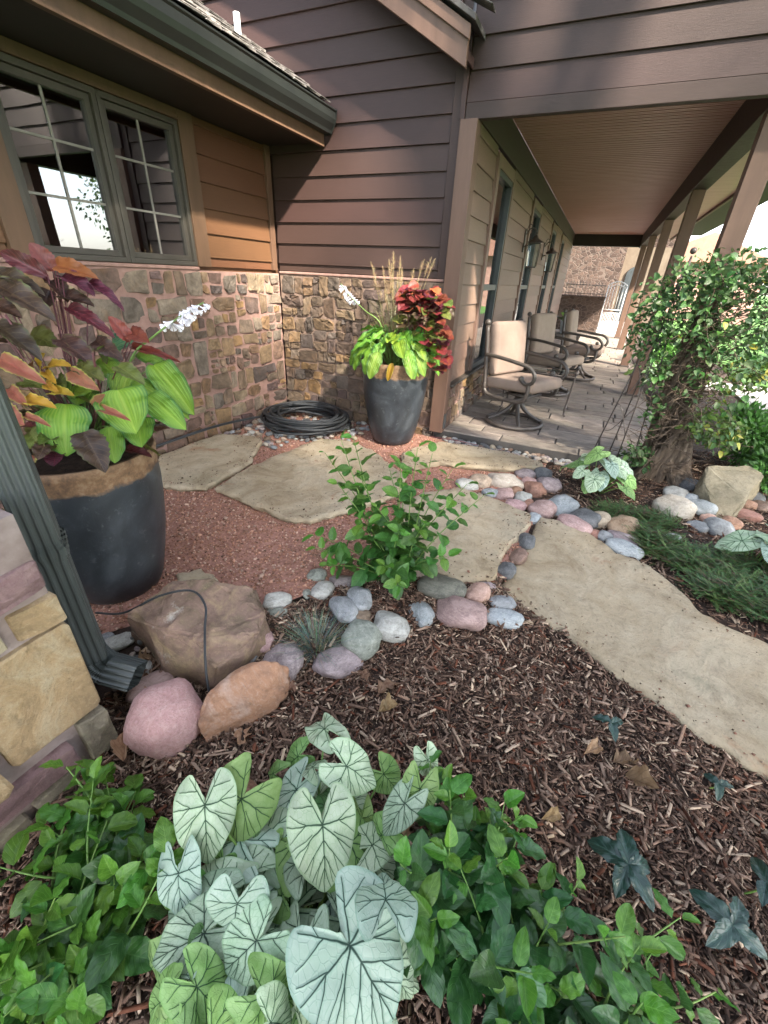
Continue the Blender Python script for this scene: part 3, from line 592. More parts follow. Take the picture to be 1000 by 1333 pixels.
ROCKS = [
    (-0.628, 3.118, -0.09, 0.088, 0.069, 0.0, 'pale', 'pale grey oval cobble at the left end of the cobble heap beside the flagstones'),
    (-0.543, 3.242, -0.09, 0.09, 0.079, -10.0, 'tan', 'tan oval cobble between the pale end cobble and the largest beige one'),
    (-0.354, 3.337, -0.09, 0.142, 0.096, 0.0, 'beige', 'largest pale beige cobble of the heap between flagstones and porch'),
    (-0.419, 3.074, -0.09, 0.066, 0.058, 0.0, 'blue', 'small blue grey cobble below the largest beige cobble'),
    (-0.322, 3.098, -0.09, 0.075, 0.07, 10.0, 'pink', 'rose coloured cobble under the largest beige cobble'),
    (-0.246, 3.204, -0.09, 0.05, 0.063, 0.0, 'rust', 'small reddish cobble at the right end of the largest beige cobble'),
    (-0.223, 3.605, -0.09, 0.079, 0.066, 0.0, 'mauve', 'dark mauve cobble at the back of the heap near the porch edge'),
    (-0.092, 3.694, -0.09, 0.074, 0.071, -15.0, 'dark', 'dark grey angular cobble at the back of the heap beside the mauve one'),
    (-0.166, 3.472, -0.09, 0.068, 0.051, 0.0, 'pink', 'flat rose cobble wedged behind the rust cobble of the heap'),
    (-0.105, 3.328, -0.09, 0.079, 0.081, 20.0, 'rust', 'rust and pink cobble in the middle of the heap'),
    (-0.017, 3.448, -0.09, 0.089, 0.104, 30.0, 'mauve', 'large grey mauve cobble at the back right of the heap'),
    (-0.17, 3.121, -0.09, 0.062, 0.065, -10.0, 'pale', 'pale grey cobble in the front row of the heap'),
    (-0.125, 3.043, -0.09, 0.042, 0.048, 0.0, 'rust', 'small rust cobble in the front row next to a pale grey one'),
    (-0.008, 2.999, -0.09, 0.09, 0.083, 5.0, 'pink', 'pink speckled cobble in front of the blue grey oval cobble'),
    (0.108, 3.088, -0.09, 0.094, 0.122, -30.0, 'blue', 'big smooth blue grey oval cobble beside the small caladium'),
    (-0.206, 2.979, -0.09, 0.079, 0.055, 10.0, 'pink', 'low pink cobble half under the edge of the middle flagstone'),
    (-0.043, 2.843, -0.09, 0.042, 0.062, 0.0, 'ice', 'small pale blue cobble at the top of the flagstone gap'),
    (0.218, 2.861, -0.09, 0.112, 0.078, -25.0, 'pink', 'long pink speckled cobble lying along the top edge of the path slab'),
    (0.282, 2.985, -0.09, 0.115, 0.091, -45.0, 'dark', 'oblong dark slate cobble behind the long pink one at the path slab'),
    (0.364, 3.02, -0.09, 0.077, 0.077, -30.0, 'tan', 'flat tan brown cobble behind the oblong dark slate one'),
    (0.542, 2.995, -0.09, 0.09, 0.109, 0.0, 'ochre', 'round tan cobble with rust patches at the edge of the juniper'),
    (0.356, 2.83, -0.09, 0.038, 0.043, 0.0, 'rust', 'small rose cobble at the path edge below the flat tan one'),
    (0.421, 2.823, -0.09, 0.049, 0.046, 0.0, 'slate', 'small grey cobble at the path edge below the round tan cobble'),
    (0.522, 2.847, -0.09, 0.096, 0.055, -10.0, 'mauve', 'flat mauve cobble in front of the round tan cobble'),
    (0.528, 2.705, -0.09, 0.103, 0.068, -10.0, 'ice', 'pale blue grey flat cobble at the path edge beside the juniper'),
    (-0.052, 2.485, -0.09, 0.05, 0.073, 0.0, 'dark', 'dark cobble in the upper part of the gap between two path slabs'),
    (-0.074, 2.289, -0.09, 0.047, 0.071, 0.0, 'brown', 'dark brown cobble in the middle of the gap between two path slabs'),
    (-0.114, 2.117, -0.09, 0.051, 0.058, 0.0, 'dark', 'dark cobble at the lower end of the gap between two path slabs'),
    (0.954, 3.841, -0.09, 0.089, 0.076, -10.0, 'pale', 'pale grey oval cobble by the foot of the vine trunk'),
    (0.915, 3.511, -0.09, 0.13, 0.12, -15.0, 'beige', 'large tan pink cobble left of the blue grey ones below the vine'),
    (1.064, 3.799, -0.09, 0.062, 0.066, 0.0, 'ice', 'small whitish cobble between the pale oval and the blue grey cobble below the vine'),
    (1.1, 3.626, -0.09, 0.091, 0.106, -10.0, 'blue', 'round blue grey cobble leaning on the angular sandstone boulder'),
    (1.084, 4.093, -0.09, 0.078, 0.08, 0.0, 'dark', 'dark grey cobble against the vine trunk behind the pale oval'),
    (1.202, 3.662, -0.09, 0.037, 0.055, 0.0, 'slate', 'small grey cobble at the tip of the angular sandstone boulder'),
    (1.134, 3.489, -0.09, 0.049, 0.056, 0.0, 'salmon', 'salmon coloured cobble below the round blue grey one near the boulder'),
    (1.166, 3.344, -0.09, 0.089, 0.079, 10.0, 'slate', 'slate blue cobble in front of the angular sandstone boulder at the juniper'),
    (1.273, 3.482, -0.09, 0.066, 0.063, 0.0, 'rust', 'reddish cobble in front of the angular sandstone boulder'),
    (1.532, 4.106, -0.09, 0.089, 0.077, 0.0, 'dark', 'dark grey oval cobble right of the angular sandstone boulder'),
    (1.456, 3.917, -0.09, 0.069, 0.062, 0.0, 'rust', 'rusty brown cobble below the dark oval one beside the sandstone boulder'),
    (1.554, 3.932, -0.09, 0.061, 0.07, 0.0, 'brown', "brown cobble near the picture's right edge beside the sandstone boulder"),
    (1.38, 3.713, -0.09, 0.122, 0.055, 0.0, 'rust', 'long red striped flat stone right of the sandstone boulder tip'),
    (1.046, 3.327, -0.09, 0.065, 0.043, 0.0, 'slate', 'flat grey stone at the back of the juniper mat'),
    (0.849, 3.05, -0.09, 0.045, 0.037, 0.0, 'pale', 'small pale stone lying within the juniper mat'),
    (-1.126, 1.283, -0.09, 0.069, 0.053, 0.0, 'pale', 'white and pink rough cobble beside the square boulder and the gravel'),
    (-1.081, 1.219, -0.09, 0.047, 0.032, 0.0, 'green', 'grey green cobble under the white rough one beside the square boulder'),
    (-1.05, 1.045, -0.125, 0.054, 0.063, 20.0, 'pink', 'rounded mauve pink cobble at the corner of the square boulder'),
    (-1.095, 0.974, -0.143, 0.056, 0.052, 40.0, 'green', 'flat grey green cobble leaning against the square boulder'),
    (-1.05, 0.979, -0.147, 0.035, 0.033, 0.0, 'slate', 'small grey cobble squeezed between the orange boulder and the flat green one'),
    (-0.906, 1.029, -0.166, 0.08, 0.075, -10.0, 'mauve', 'mauve speckled cobble left of the fescue tuft'),
    (-0.691, 1.16, -0.188, 0.12, 0.07, 30.0, 'mauve', 'elongated mauve grey cobble in front of the fescue tuft'),
    (-0.651, 1.307, -0.159, 0.088, 0.092, -15.0, 'green', 'grey green cobble with pale veins right of the fescue tuft'),
    (-0.555, 1.431, -0.145, 0.087, 0.076, -15.0, 'pale', 'smooth pale grey green egg shaped cobble beside the leafy shrub'),
    (-0.798, 1.378, -0.097, 0.057, 0.087, 30.0, 'slate', 'upright grey cobble behind the fescue tuft'),
    (-0.758, 1.48, -0.09, 0.061, 0.071, 0.0, 'slate', 'rounded grey cobble between fescue tuft and leafy shrub'),
    (-0.965, 1.455, -0.09, 0.057, 0.053, 0.0, 'pale', 'pale speckled cobble at the gravel edge behind the fescue tuft'),
    (-1.063, 1.558, -0.09, 0.05, 0.044, 10.0, 'green', 'dark grey green cobble on the gravel farthest behind the fescue tuft'),
    (-1.029, 1.407, -0.09, 0.023, 0.032, 0.0, 'green', 'tiny grey cobble at the gravel edge behind the fescue tuft'),
    (-0.713, 1.409, -0.108, 0.051, 0.036, 0.0, 'brown', 'rusty brown cobble tucked behind the grey green veined one'),
    (-0.443, 1.574, -0.124, 0.054, 0.072, 30.0, 'blue', "upright blue grey cobble right of the leafy shrub's stems"),
    (-0.409, 1.762, -0.091, 0.12, 0.082, -5.0, 'olive', 'large dark olive grey cobble under the edge of the middle flagstone'),
    (-0.258, 1.666, -0.136, 0.126, 0.096, -5.0, 'pink', 'large pink and grey flat cobble at the edge of the mulch'),
    (-0.216, 1.832, -0.099, 0.06, 0.061, 0.0, 'salmon', 'pink cobble between the olive grey cobble and the path slab'),
    (-0.194, 1.914, -0.091, 0.055, 0.03, 10.0, 'mauve', 'mauve cobble pushed under the lip of the middle flagstone'),
    (-0.088, 1.849, -0.116, 0.066, 0.042, 15.0, 'slate', 'grey cobble beside the corner of the path slab'),
    (-0.052, 1.773, -0.145, 0.095, 0.052, 15.0, 'ice', 'bluish white flat cobble at the mulch edge next to the path slab'),
    (-0.898, 1.578, -0.09, 0.078, 0.045, 0.0, 'mauve', 'mauve grey cobble under the left side of the leafy shrub'),
    (-0.568, 1.851, -0.09, 0.037, 0.05, 0.0, 'tan', 'tan cobble behind the leafy shrub under the flagstone'),
    (-1.654, 0.766, -0.155, 0.074, 0.043, -15.0, 'pale', 'pale grey cobble behind the downspout elbow'),
    (-1.718, 0.759, -0.155, 0.036, 0.031, 0.0, 'slate', 'small grey cobble between planter and downspout elbow'),
    (-1.454, 0.728, -0.182, 0.045, 0.038, 0.0, 'pale', 'small pale cobble at the mouth of the downspout elbow'),
    (-1.809, 0.78, -0.146, 0.022, 0.032, 0.0, 'pale', 'tiny pale stone at the foot of the large planter behind the downspout'),
    (-1.351, 0.711, -0.193, 0.107, 0.048, 10.0, 'pink', 'flat pink stone half hidden behind the pink boulder'),
]
CALADIUM = [
    (-0.643,0.365,0.120, -0.565,0.277,0.060, 0.155,'w'),
    (-0.585,0.436,0.080, -0.607,0.323,0.020, 0.184,'g'),
    (-0.478,0.548,0.020, -0.500,0.442,-0.040, 0.116,'b'),
    (-0.323,0.451,0.160, -0.249,0.349,0.100, 0.169,'w'),
    (-0.468,0.697,0.120, -0.582,0.753,0.060, 0.103,'w'),
    (-0.340,0.607,0.160, -0.244,0.626,0.100, 0.126,'w'),
    (-0.616,0.238,0.060, -0.553,0.173,0.000, 0.115,'b'),
    (-0.419,0.242,0.140, -0.406,0.199,0.080, 0.133,'b'),
    (-0.348,0.218,0.100, -0.401,0.144,0.040, 0.136,'s'),
    (-0.153,0.285,0.160, -0.015,0.245,0.100, 0.266,'b'),
    (-0.108,0.371,0.200, -0.152,0.451,0.140, 0.129,'b'),
    (-0.470,0.184,0.020, -0.456,0.153,-0.040, 0.089,'d'),
    (-0.486,0.075,0.020, -0.529,0.040,-0.040, 0.095,'g'),
    (-0.431,0.113,0.050, -0.342,0.110,-0.010, 0.107,'g'),
    (-0.281,0.163,0.080, -0.215,0.189,0.020, 0.110,'g'),
    (-0.370,0.328,0.000, -0.428,0.328,-0.060, 0.097,'g'),
    (-0.506,0.375,-0.020, -0.470,0.365,-0.080, 0.090,'d'),
    (-0.442,0.405,0.000, -0.458,0.366,-0.060, 0.073,'g'),
    (-0.157,0.621,0.100, -0.190,0.543,0.040, 0.091,'s'),
    (-0.131,0.666,0.120, -0.123,0.601,0.060, 0.101,'g'),
    (-0.140,0.754,0.120, -0.105,0.730,0.060, 0.071,'w'),
    (-0.267,0.567,0.020, -0.242,0.531,-0.040, 0.068,'g'),
    (-0.195,0.554,0.020, -0.229,0.525,-0.040, 0.099,'g'),
    (-0.258,0.697,0.040, -0.202,0.701,-0.020, 0.101,'g'),
    (-0.541,0.645,0.000, -0.589,0.616,-0.060, 0.097,'g'),
    (-0.456,0.607,0.060, -0.522,0.635,0.000, 0.072,'w'),
    (-0.060,0.315,0.060, 0.008,0.296,0.000, 0.097,'s'),
    (-0.249,0.135,0.100, -0.212,0.156,0.040, 0.104,'w'),
    (-0.148,0.188,0.060, -0.082,0.220,0.000, 0.120,'g'),
    (-0.483,0.115,0.020, -0.543,0.139,-0.040, 0.078,'b'),
    (-0.595,0.580,-0.040, -0.653,0.583,-0.100, 0.077,'g'),
    (-0.564,0.323,0.000, -0.576,0.302,-0.060, 0.087,'g'),
    (-0.582,0.109,-0.060, -0.615,0.087,-0.120, 0.091,'g'),
    (-0.413,0.189,-0.060, -0.381,0.193,-0.120, 0.084,'d'),
    (-0.273,0.467,-0.080, -0.237,0.471,-0.140, 0.083,'d'),
    (-0.052,0.412,0.000, -0.006,0.429,-0.060, 0.079,'g'),
    (-0.186,0.152,0.080, -0.139,0.160,0.020, 0.128,'w'),
    (-0.358,0.081,0.050, -0.311,0.084,-0.010, 0.119,'g'),
    (-0.060,0.215,0.040, 0.003,0.229,-0.020, 0.108,'s'),
    (-0.450,0.042,0.000, -0.472,0.017,-0.060, 0.092,'g'),
]
POT_LEAVES = [
    (-1.645,1.093,0.957, -1.496,1.012,0.862, 0.193,'h'),
    (-1.818,0.983,0.899, -1.730,0.859,0.778, 0.193,'h'),
    (-1.682,1.040,0.814, -1.586,0.959,0.757, 0.103,'h'),
    (-1.621,1.131,0.838, -1.527,1.049,0.781, 0.130,'h'),
    (-1.624,1.201,0.914, -1.432,1.164,0.861, 0.115,'h'),
    (-1.730,1.229,0.952, -1.485,1.230,0.924, 0.109,'h'),
    (-1.707,1.325,1.011, -1.465,1.267,0.889, 0.129,'h'),
    (-2.044,1.380,1.032, -1.921,1.390,1.104, 0.139,'v'),
    (-1.861,1.376,1.038, -1.701,1.363,1.048, 0.072,'h'),
    (-2.099,1.271,0.995, -2.050,1.237,1.048, 0.081,'h'),
    (-1.864,1.050,0.918, -1.772,1.034,0.970, 0.080,'h'),
    (-1.950,1.253,1.023, -1.810,1.208,0.995, 0.104,'h'),
    (-1.866,1.121,0.954, -1.818,1.025,0.906, 0.123,'h'),
    (-1.781,1.247,0.976, -1.727,1.156,0.933, 0.136,'h'),
    (-1.667,1.326,0.943, -1.541,1.250,0.873, 0.095,'h'),
    (-2.162,1.263,1.331, -2.298,1.174,1.424, 0.063,'m'),
    (-2.190,1.278,1.315, -2.300,1.194,1.397, 0.051,'m'),
    (-2.180,1.304,1.350, -2.217,1.266,1.456, 0.068,'r'),
    (-2.178,1.319,1.373, -1.954,1.315,1.352, 0.068,'o'),
    (-2.120,1.295,1.334, -1.917,1.273,1.298, 0.075,'m'),
    (-2.035,1.345,1.315, -1.811,1.314,1.249, 0.051,'m'),
    (-2.153,1.282,1.256, -1.957,1.278,1.252, 0.069,'d'),
    (-2.087,1.263,1.217, -1.829,1.244,1.148, 0.059,'m'),
    (-1.846,1.339,1.091, -1.882,1.302,1.198, 0.052,'r'),
    (-1.853,1.347,1.068, -1.604,1.354,1.048, 0.037,'r'),
    (-1.857,1.358,1.129, -1.722,1.321,1.116, 0.065,'r'),
    (-2.226,1.312,1.314, -2.072,1.258,1.261, 0.069,'d'),
    (-2.259,1.310,1.273, -2.196,1.210,1.208, 0.062,'d'),
    (-2.299,1.141,1.331, -2.047,1.143,1.299, 0.073,'d'),
    (-2.236,1.097,1.297, -1.939,1.090,1.219, 0.095,'d'),
    (-2.145,1.003,1.162, -1.890,0.982,1.090, 0.085,'d'),
    (-2.276,1.084,1.222, -2.098,1.063,1.206, 0.065,'d'),
    (-2.016,1.149,1.105, -1.804,1.121,1.052, 0.090,'d'),
    (-1.942,1.252,1.098, -1.769,1.213,1.056, 0.068,'d'),
    (-1.884,1.103,1.018, -1.715,1.082,1.007, 0.080,'l'),
    (-1.769,1.202,1.017, -1.602,1.171,0.991, 0.066,'l'),
    (-1.685,0.942,0.821, -1.518,0.875,0.736, 0.098,'d'),
    (-1.989,1.027,1.010, -1.922,1.008,1.074, 0.046,'y'),
    (-1.967,1.037,1.009, -1.826,1.036,1.051, 0.055,'y'),
    (-1.948,1.016,1.002, -1.833,0.972,0.993, 0.033,'y'),
    (-1.951,0.905,0.906, -1.775,0.907,0.927, 0.055,'y'),
    (-1.882,0.977,0.935, -1.743,0.967,0.962, 0.048,'y'),
    (-1.919,0.991,0.963, -1.809,0.953,0.965, 0.033,'y'),
    (-2.073,0.941,1.050, -1.839,0.927,1.005, 0.061,'k'),
    (-2.010,0.907,0.950, -1.871,0.864,0.926, 0.047,'k'),
    (-1.907,0.873,0.864, -1.750,0.857,0.870, 0.030,'k'),
    (-1.857,1.059,1.009, -1.685,1.025,0.976, 0.056,'k'),
    (-1.687,1.012,0.894, -1.609,0.999,0.962, 0.047,'k'),
    (-1.655,1.006,0.904, -1.489,0.989,0.901, 0.032,'k'),
    (-2.013,1.012,1.001, -1.960,0.977,1.050, 0.040,'k'),
    (-2.196,1.060,1.085, -2.138,1.021,1.125, 0.074,'d'),
    (-2.232,1.156,1.105, -2.055,1.136,1.091, 0.103,'l'),
    (-2.064,0.989,0.959, -1.926,0.965,0.966, 0.072,'l'),
    (-1.920,0.876,0.797, -1.799,0.829,0.777, 0.085,'l'),
    (-1.939,1.051,0.972, -1.840,1.005,0.970, 0.056,'l'),
    (-2.003,0.863,0.875, -1.866,0.826,0.860, 0.069,'k'),
    (-1.897,1.254,1.029, -1.866,1.210,1.078, 0.069,'l'),
]
# ------------------------------------------------------------------ materials: garden
plain('soil', [(0, (.018, .011, .008)), (.5, (.04, .024, .017)), (1, (.075, .048, .035))], 30, 8, .95, .9, 60, .012, 0)
plain('gravel_bed', [(0, (0.1800, 0.0840, 0.0600)), (.5, (0.2880, 0.1440, 0.1080)), (1, (0.4080, 0.2280, 0.1740))], 60, 8, .95, .9, 120, .006, 0)
plain('lawn', [(0, (.04, .1, .015)), (1, (.09, .2, .04))], 3, 6, .9, .6, 60, .03, 0)
plain('paving_far', [(0, (.3, .29, .27)), (1, (.42, .4, .38))], 4, 5, .9, .2)
attrcol('chip_wood', .85, .35, 160, spec=.25)
attrcol('grain', .9, 0, spec=.25)
attrcol('foliage', .5, 0, transl=.25, spec=.45)
attrcol('pebble_mix', .7, .3, 60)
def flag_mat():
    m, nt, b, o = _nodes('flagstone'); v = coords(nt, True)
    n1 = tex(nt, v, 2.8, 9, .68, .9); n2 = tex(nt, coords(nt, True, (1.25, 1, 1)), 8, 9, .74, .5); n3 = tex(nt, v, 60, 6, .7)
    c = ramp(nt, n1, [(.3, (.22, .165, .1)), (.45, (.325, .262, .175)), (.58, (.39, .325, .23)), (.72, (.28, .245, .17))])
    c = mixc(nt, math_(nt, 'MULTIPLY', math_(nt, 'SUBTRACT', n2, .5, True), 2.8, True), c, (.15, .115, .075))
    rust = math_(nt, 'MULTIPLY', math_(nt, 'SUBTRACT', tex(nt, v, 3.4, 5, .6, .8), .63, True), 6, True)
    c = mixc(nt, rust, c, (.28, .14, .075)); gr = math_(nt, 'MULTIPLY', math_(nt, 'SUBTRACT', tex(nt, v, 1.7, 4), .56, True), 4, True)
    c = mixc(nt, math_(nt, 'MULTIPLY', gr, .5), c, (.18, .18, .11))
    c = mixc(nt, math_(nt, 'MULTIPLY', math_(nt, 'SUBTRACT', n3, .53, True), 2.6, True), c, (.13, .105, .075))
    nt.links.new(c, b.inputs['Base Color']); b.inputs['Roughness'].default_value = .88; b.inputs['Specular IOR Level'].default_value = .25
    bump(nt, b, math_(nt, 'ADD', math_(nt, 'MULTIPLY', n2, 1.0), math_(nt, 'MULTIPLY', n3, .35)), .8, .018); MATS['flagstone'] = m
flag_mat()
def cobble_mat(name, a, b_):
    m, nt, b, o = _nodes(name); v = coords(nt, True); n1 = tex(nt, v, 1.6, 6, .6, .8); n2 = tex(nt, v, 11, 7, .8); n3 = tex(nt, coords(nt, True, (1.2, .7, 5)), 2.6, 6, .65, 1.2)
    mr = N(nt, 'ShaderNodeMapRange'); mr.inputs[1].default_value = .3; mr.inputs[2].default_value = .7; nt.links.new(n1, mr.inputs[0])
    c = mixc(nt, mr.outputs[0], a, b_); c = mixc(nt, math_(nt, 'MULTIPLY', math_(nt, 'SUBTRACT', n3, .5, True), 3.4, True), c, tuple(x * .6 for x in a))
    c = mixc(nt, math_(nt, 'MULTIPLY', math_(nt, 'SUBTRACT', n2, .52, True), 3.2, True), c, tuple(min(.75, x * 1.35 + .04) for x in b_)); c = mixc(nt, math_(nt, 'MULTIPLY', math_(nt, 'SUBTRACT', .46, n2, True), 3.0, True), c, tuple(x * .5 for x in a))
    c = objvar(nt, c, .15, .015); nt.links.new(c, b.inputs['Base Color']); b.inputs['Roughness'].default_value = .6; b.inputs['Specular IOR Level'].default_value = .35; bump(nt, b, math_(nt, 'ADD', n1, math_(nt, 'MULTIPLY', n2, .5)), .35, .06); MATS[name] = m
RC = {'pale': ((.38, .37, .33), (.56, .55, .5)), 'tan': ((.33, .25, .18), (.5, .4, .3)), 'beige': ((.42, .36, .29), (.58, .5, .42)), 'blue': ((.22, .25, .26), (.38, .4, .4)),
      'pink': ((.36, .22, .2), (.54, .38, .35)), 'rust': ((.27, .13, .085), (.42, .24, .17)), 'mauve': ((.22, .17, .17), (.42, .35, .345)), 'dark': ((.09, .095, .1), (.19, .19, .19)),
      'ice': ((.42, .46, .48), (.6, .63, .64)), 'ochre': ((.36, .23, .12), (.55, .42, .28)), 'slate': ((.2, .21, .22), (.36, .37, .37)), 'brown': ((.15, .1, .07), (.28, .19, .14)),
      'salmon': ((.42, .24, .19), (.6, .4, .33)), 'green': ((.2, .22, .18), (.4, .41, .35)), 'olive': ((.12, .12, .095), (.26, .25, .2))}
for k, (a, b_) in RC.items():
    cobble_mat('cobble_' + k, tuple(x * .62 for x in a), tuple(x * .8 for x in b_))
def boulder_mat(name, a, b_, c_, lich=None):
    m, nt, b, o = _nodes(name); v = coords(nt, True); n1 = tex(nt, v, 5, 9, .7, 1.0); n2 = tex(nt, v, 16, 9, .75, .6)
    c = ramp(nt, n1, [(.3, a), (.5, b_), (.68, c_)]); c = mixc(nt, math_(nt, 'MULTIPLY', math_(nt, 'SUBTRACT', n2, .5, True), 2.6, True), c, tuple(x * .42 for x in a)); n3 = tex(nt, v, 70, 5, .75); c = mixc(nt, math_(nt, 'MULTIPLY', math_(nt, 'SUBTRACT', n3, .54, True), 2.6, True), c, tuple(min(.8, x * 1.3) for x in c_)); c = mixc(nt, math_(nt, 'MULTIPLY', math_(nt, 'SUBTRACT', .45, n3, True), 2.6, True), c, tuple(x * .5 for x in a))
    if lich: c = mixc(nt, math_(nt, 'MULTIPLY', math_(nt, 'SUBTRACT', tex(nt, v, 6, 6, .7), .6, True), 7, True), c, lich)
    nt.links.new(c, b.inputs['Base Color']); b.inputs['Roughness'].default_value = .85; bump(nt, b, math_(nt, 'ADD', n1, math_(nt, 'MULTIPLY', n2, .5)), .8, .02); MATS[name] = m
boulder_mat('boulder_square', (.12, .1, .052), (.19, .12, .092), (.29, .215, .12), (.52, .49, .42))
boulder_mat('boulder_pink', (0.4590, 0.2497, 0.2295), (0.5670, 0.3375, 0.3172), (0.6480, 0.4320, 0.4050))
boulder_mat('boulder_orange', (0.2300, 0.1380, 0.0978), (0.3795, 0.2012, 0.1150), (0.4370, 0.3105, 0.2415))
boulder_mat('boulder_sand', (.13, .115, .07), (.24, .2, .13), (.31, .265, .18))
boulder_mat('pillar_ochre', (0.1672, 0.1140, 0.0605), (0.2640, 0.1805, 0.0935), (0.3168, 0.2565, 0.1650))
boulder_mat('pillar_purple', (.1, .06, .06), (.17, .1, .1), (.24, .16, .15))
boulder_mat('pillar_olive', (.1, .09, .06), (.17, .14, .1), (.22, .2, .12), (.16, .2, .05))

def tri_poly(poly, zf, step, jit=.3, rng=random):
    """triangulated sheet filling a polygon"""
    pts = [Vector(p) for p in poly]; n = len(pts); inner = []
    xs = [p.x for p in pts]; ys = [p.y for p in pts]
    y = min(ys)
    while y < max(ys):
        x = min(xs)
        while x < max(xs):
            q = Vector((x + rng.uniform(-jit, jit) * step, y + rng.uniform(-jit, jit) * step))
            if inside(q, pts) and min(geometry.intersect_point_line(q, pts[i], pts[(i + 1) % n])[1] is None or segd(q, pts[i], pts[(i + 1) % n]) for i in range(n)) > step * .45: inner.append(q)
            x += step
        y += step
    v, e, f, *_ = geometry.delaunay_2d_cdt(pts + inner, [(i, (i + 1) % n) for i in range(n)], [], 1, 1e-5)
    return [(p.x, p.y, zf(p.x, p.y)) for p in v], [tuple(q) for q in f]
def segd(p, a, b):
    d = b - a; t = max(0, min(1, (p - a).dot(d) / max(d.length_squared, 1e-9))); return (p - (a + d * t)).length
def inside(p, poly):
    c = False; n = len(poly)
    for i in range(n):
        a, b = poly[i], poly[(i + 1) % n]
        if (a.y > p.y) != (b.y > p.y) and p.x < (b.x - a.x) * (p.y - a.y) / (b.y - a.y) + a.x: c = not c
    return c
SA = [(-3.12, 2.30), (-3.12, 2.63), (-3.10, 2.99), (-2.732, 3.112), (-2.655, 3.068), (-2.385, 2.576), (-2.37, 2.49), (-2.34, 2.03), (-2.504, 1.942), (-2.684, 1.913), (-2.943, 2.025)]
SB = [(-2.266, 2.052), (-2.302, 2.252), (-2.311, 2.495), (-2.287, 2.705), (-2.234, 3.091), (-2.176, 3.38), (-1.95, 3.47), (-1.60, 3.36), (-1.34, 3.16), (-1.10, 2.98), (-1.04, 2.72), (-1.10, 2.5), (-1.22, 2.3), (-1.31, 2.15), (-1.392, 1.998), (-1.544, 1.936), (-1.732, 1.975), (-1.925, 2.007)]
SC = [(-1.33, 3.45), (-1.277, 3.66), (-1.12, 3.93), (-.777, 3.975), (-.437, 3.985), (-.118, 3.90), (-.125, 3.795), (-.388, 3.579), (-.73, 3.455), (-.949, 3.426), (-1.116, 3.206), (-1.25, 3.215)]
SD = [(-.979, 2.544), (-.896, 2.808), (-.684, 3.041), (-.396, 3.004), (-.095, 2.882), (-.06, 2.741), (-.11, 2.522), (-.165, 2.312), (-.165, 1.965), (-.326, 1.881), (-.504, 1.913), (-.683, 2.028), (-.842, 2.194)]
SE = [(-.017, 2.863), (.192, 2.879), (.309, 2.794), (.48, 2.668), (.654, 2.601), (.774, 2.487), (.888, 2.3), (1.0, 2.221), (1.166, 2.178), (1.6, 2.03), (1.72, 1.6), (1.35, 1.31), (.998, 1.442), (.896, 1.478), (.74, 1.543), (.59, 1.63), (.388, 1.738), (.255, 1.838), (.134, 1.857), (.002, 1.902), (-.105, 1.964), (-.125, 2.032), (-.02, 2.766)]
_se = [Vector(p) for p in SE]
# ------------------------------------------------------------------ ground
def grid(x0, x1, nx, y0, y1, ny, zf):
    V = [(x, y, zf(x, y)) for y in np.linspace(y0, y1, ny) for x in np.linspace(x0, x1, nx)]
    F = [(j * nx + i, j * nx + i + 1, (j + 1) * nx + i + 1, (j + 1) * nx + i) for j in range(ny - 1) for i in range(nx - 1)]
    return V, F
V, F = grid(-3.4, 3.4, 170, -1.6, 5.2, 170, lambda x, y: ground_z(x, y) - .012 + .02 * nz(x * 4, y * 4) + .012 * nz(x * 13, y * 13) - (.2 if (y > 4.22 and x < .97 and x > -1.3) else 0) if not inside(Vector((x, y)), _se) else max(-.16, -.06 - .07 * (2.8 - y)) - .05)
struct(ob('ground', np_mesh('ground', V, F, 'soil', smooth=True)))
def sheet(name, mat, x0, x1, y0, y1, z): return ob(name, MB().add([(x0, y0, z), (x1, y0, z), (x1, y1, z), (x0, y1, z)], [(0, 1, 2, 3)]).mesh(name, mat, False))
struct(sheet('terrain', 'lawn', -900, 900, -900, 900, -.34))
struct(sheet('garden_bed', 'soil', .9, 6, 5.0, 30, -.11))
struct(ob('lawn', np_mesh('lawn', *grid(2.9, 14, 60, -4, 32, 60, lambda x, y: -.1 + .02 * nz(x, y)), 'lawn', smooth=True)))
struct(ob('garden_path', MB().box(2.45, 3.05, 5.2, 9.3, -.3, -.075).box(2.0, 9.0, 9.3, 10.0, -.3, -.075).box(-1.5, 1.3, 17.21, 24.6, -.3, -.02).mesh('garden_path', 'paving_far', False)))

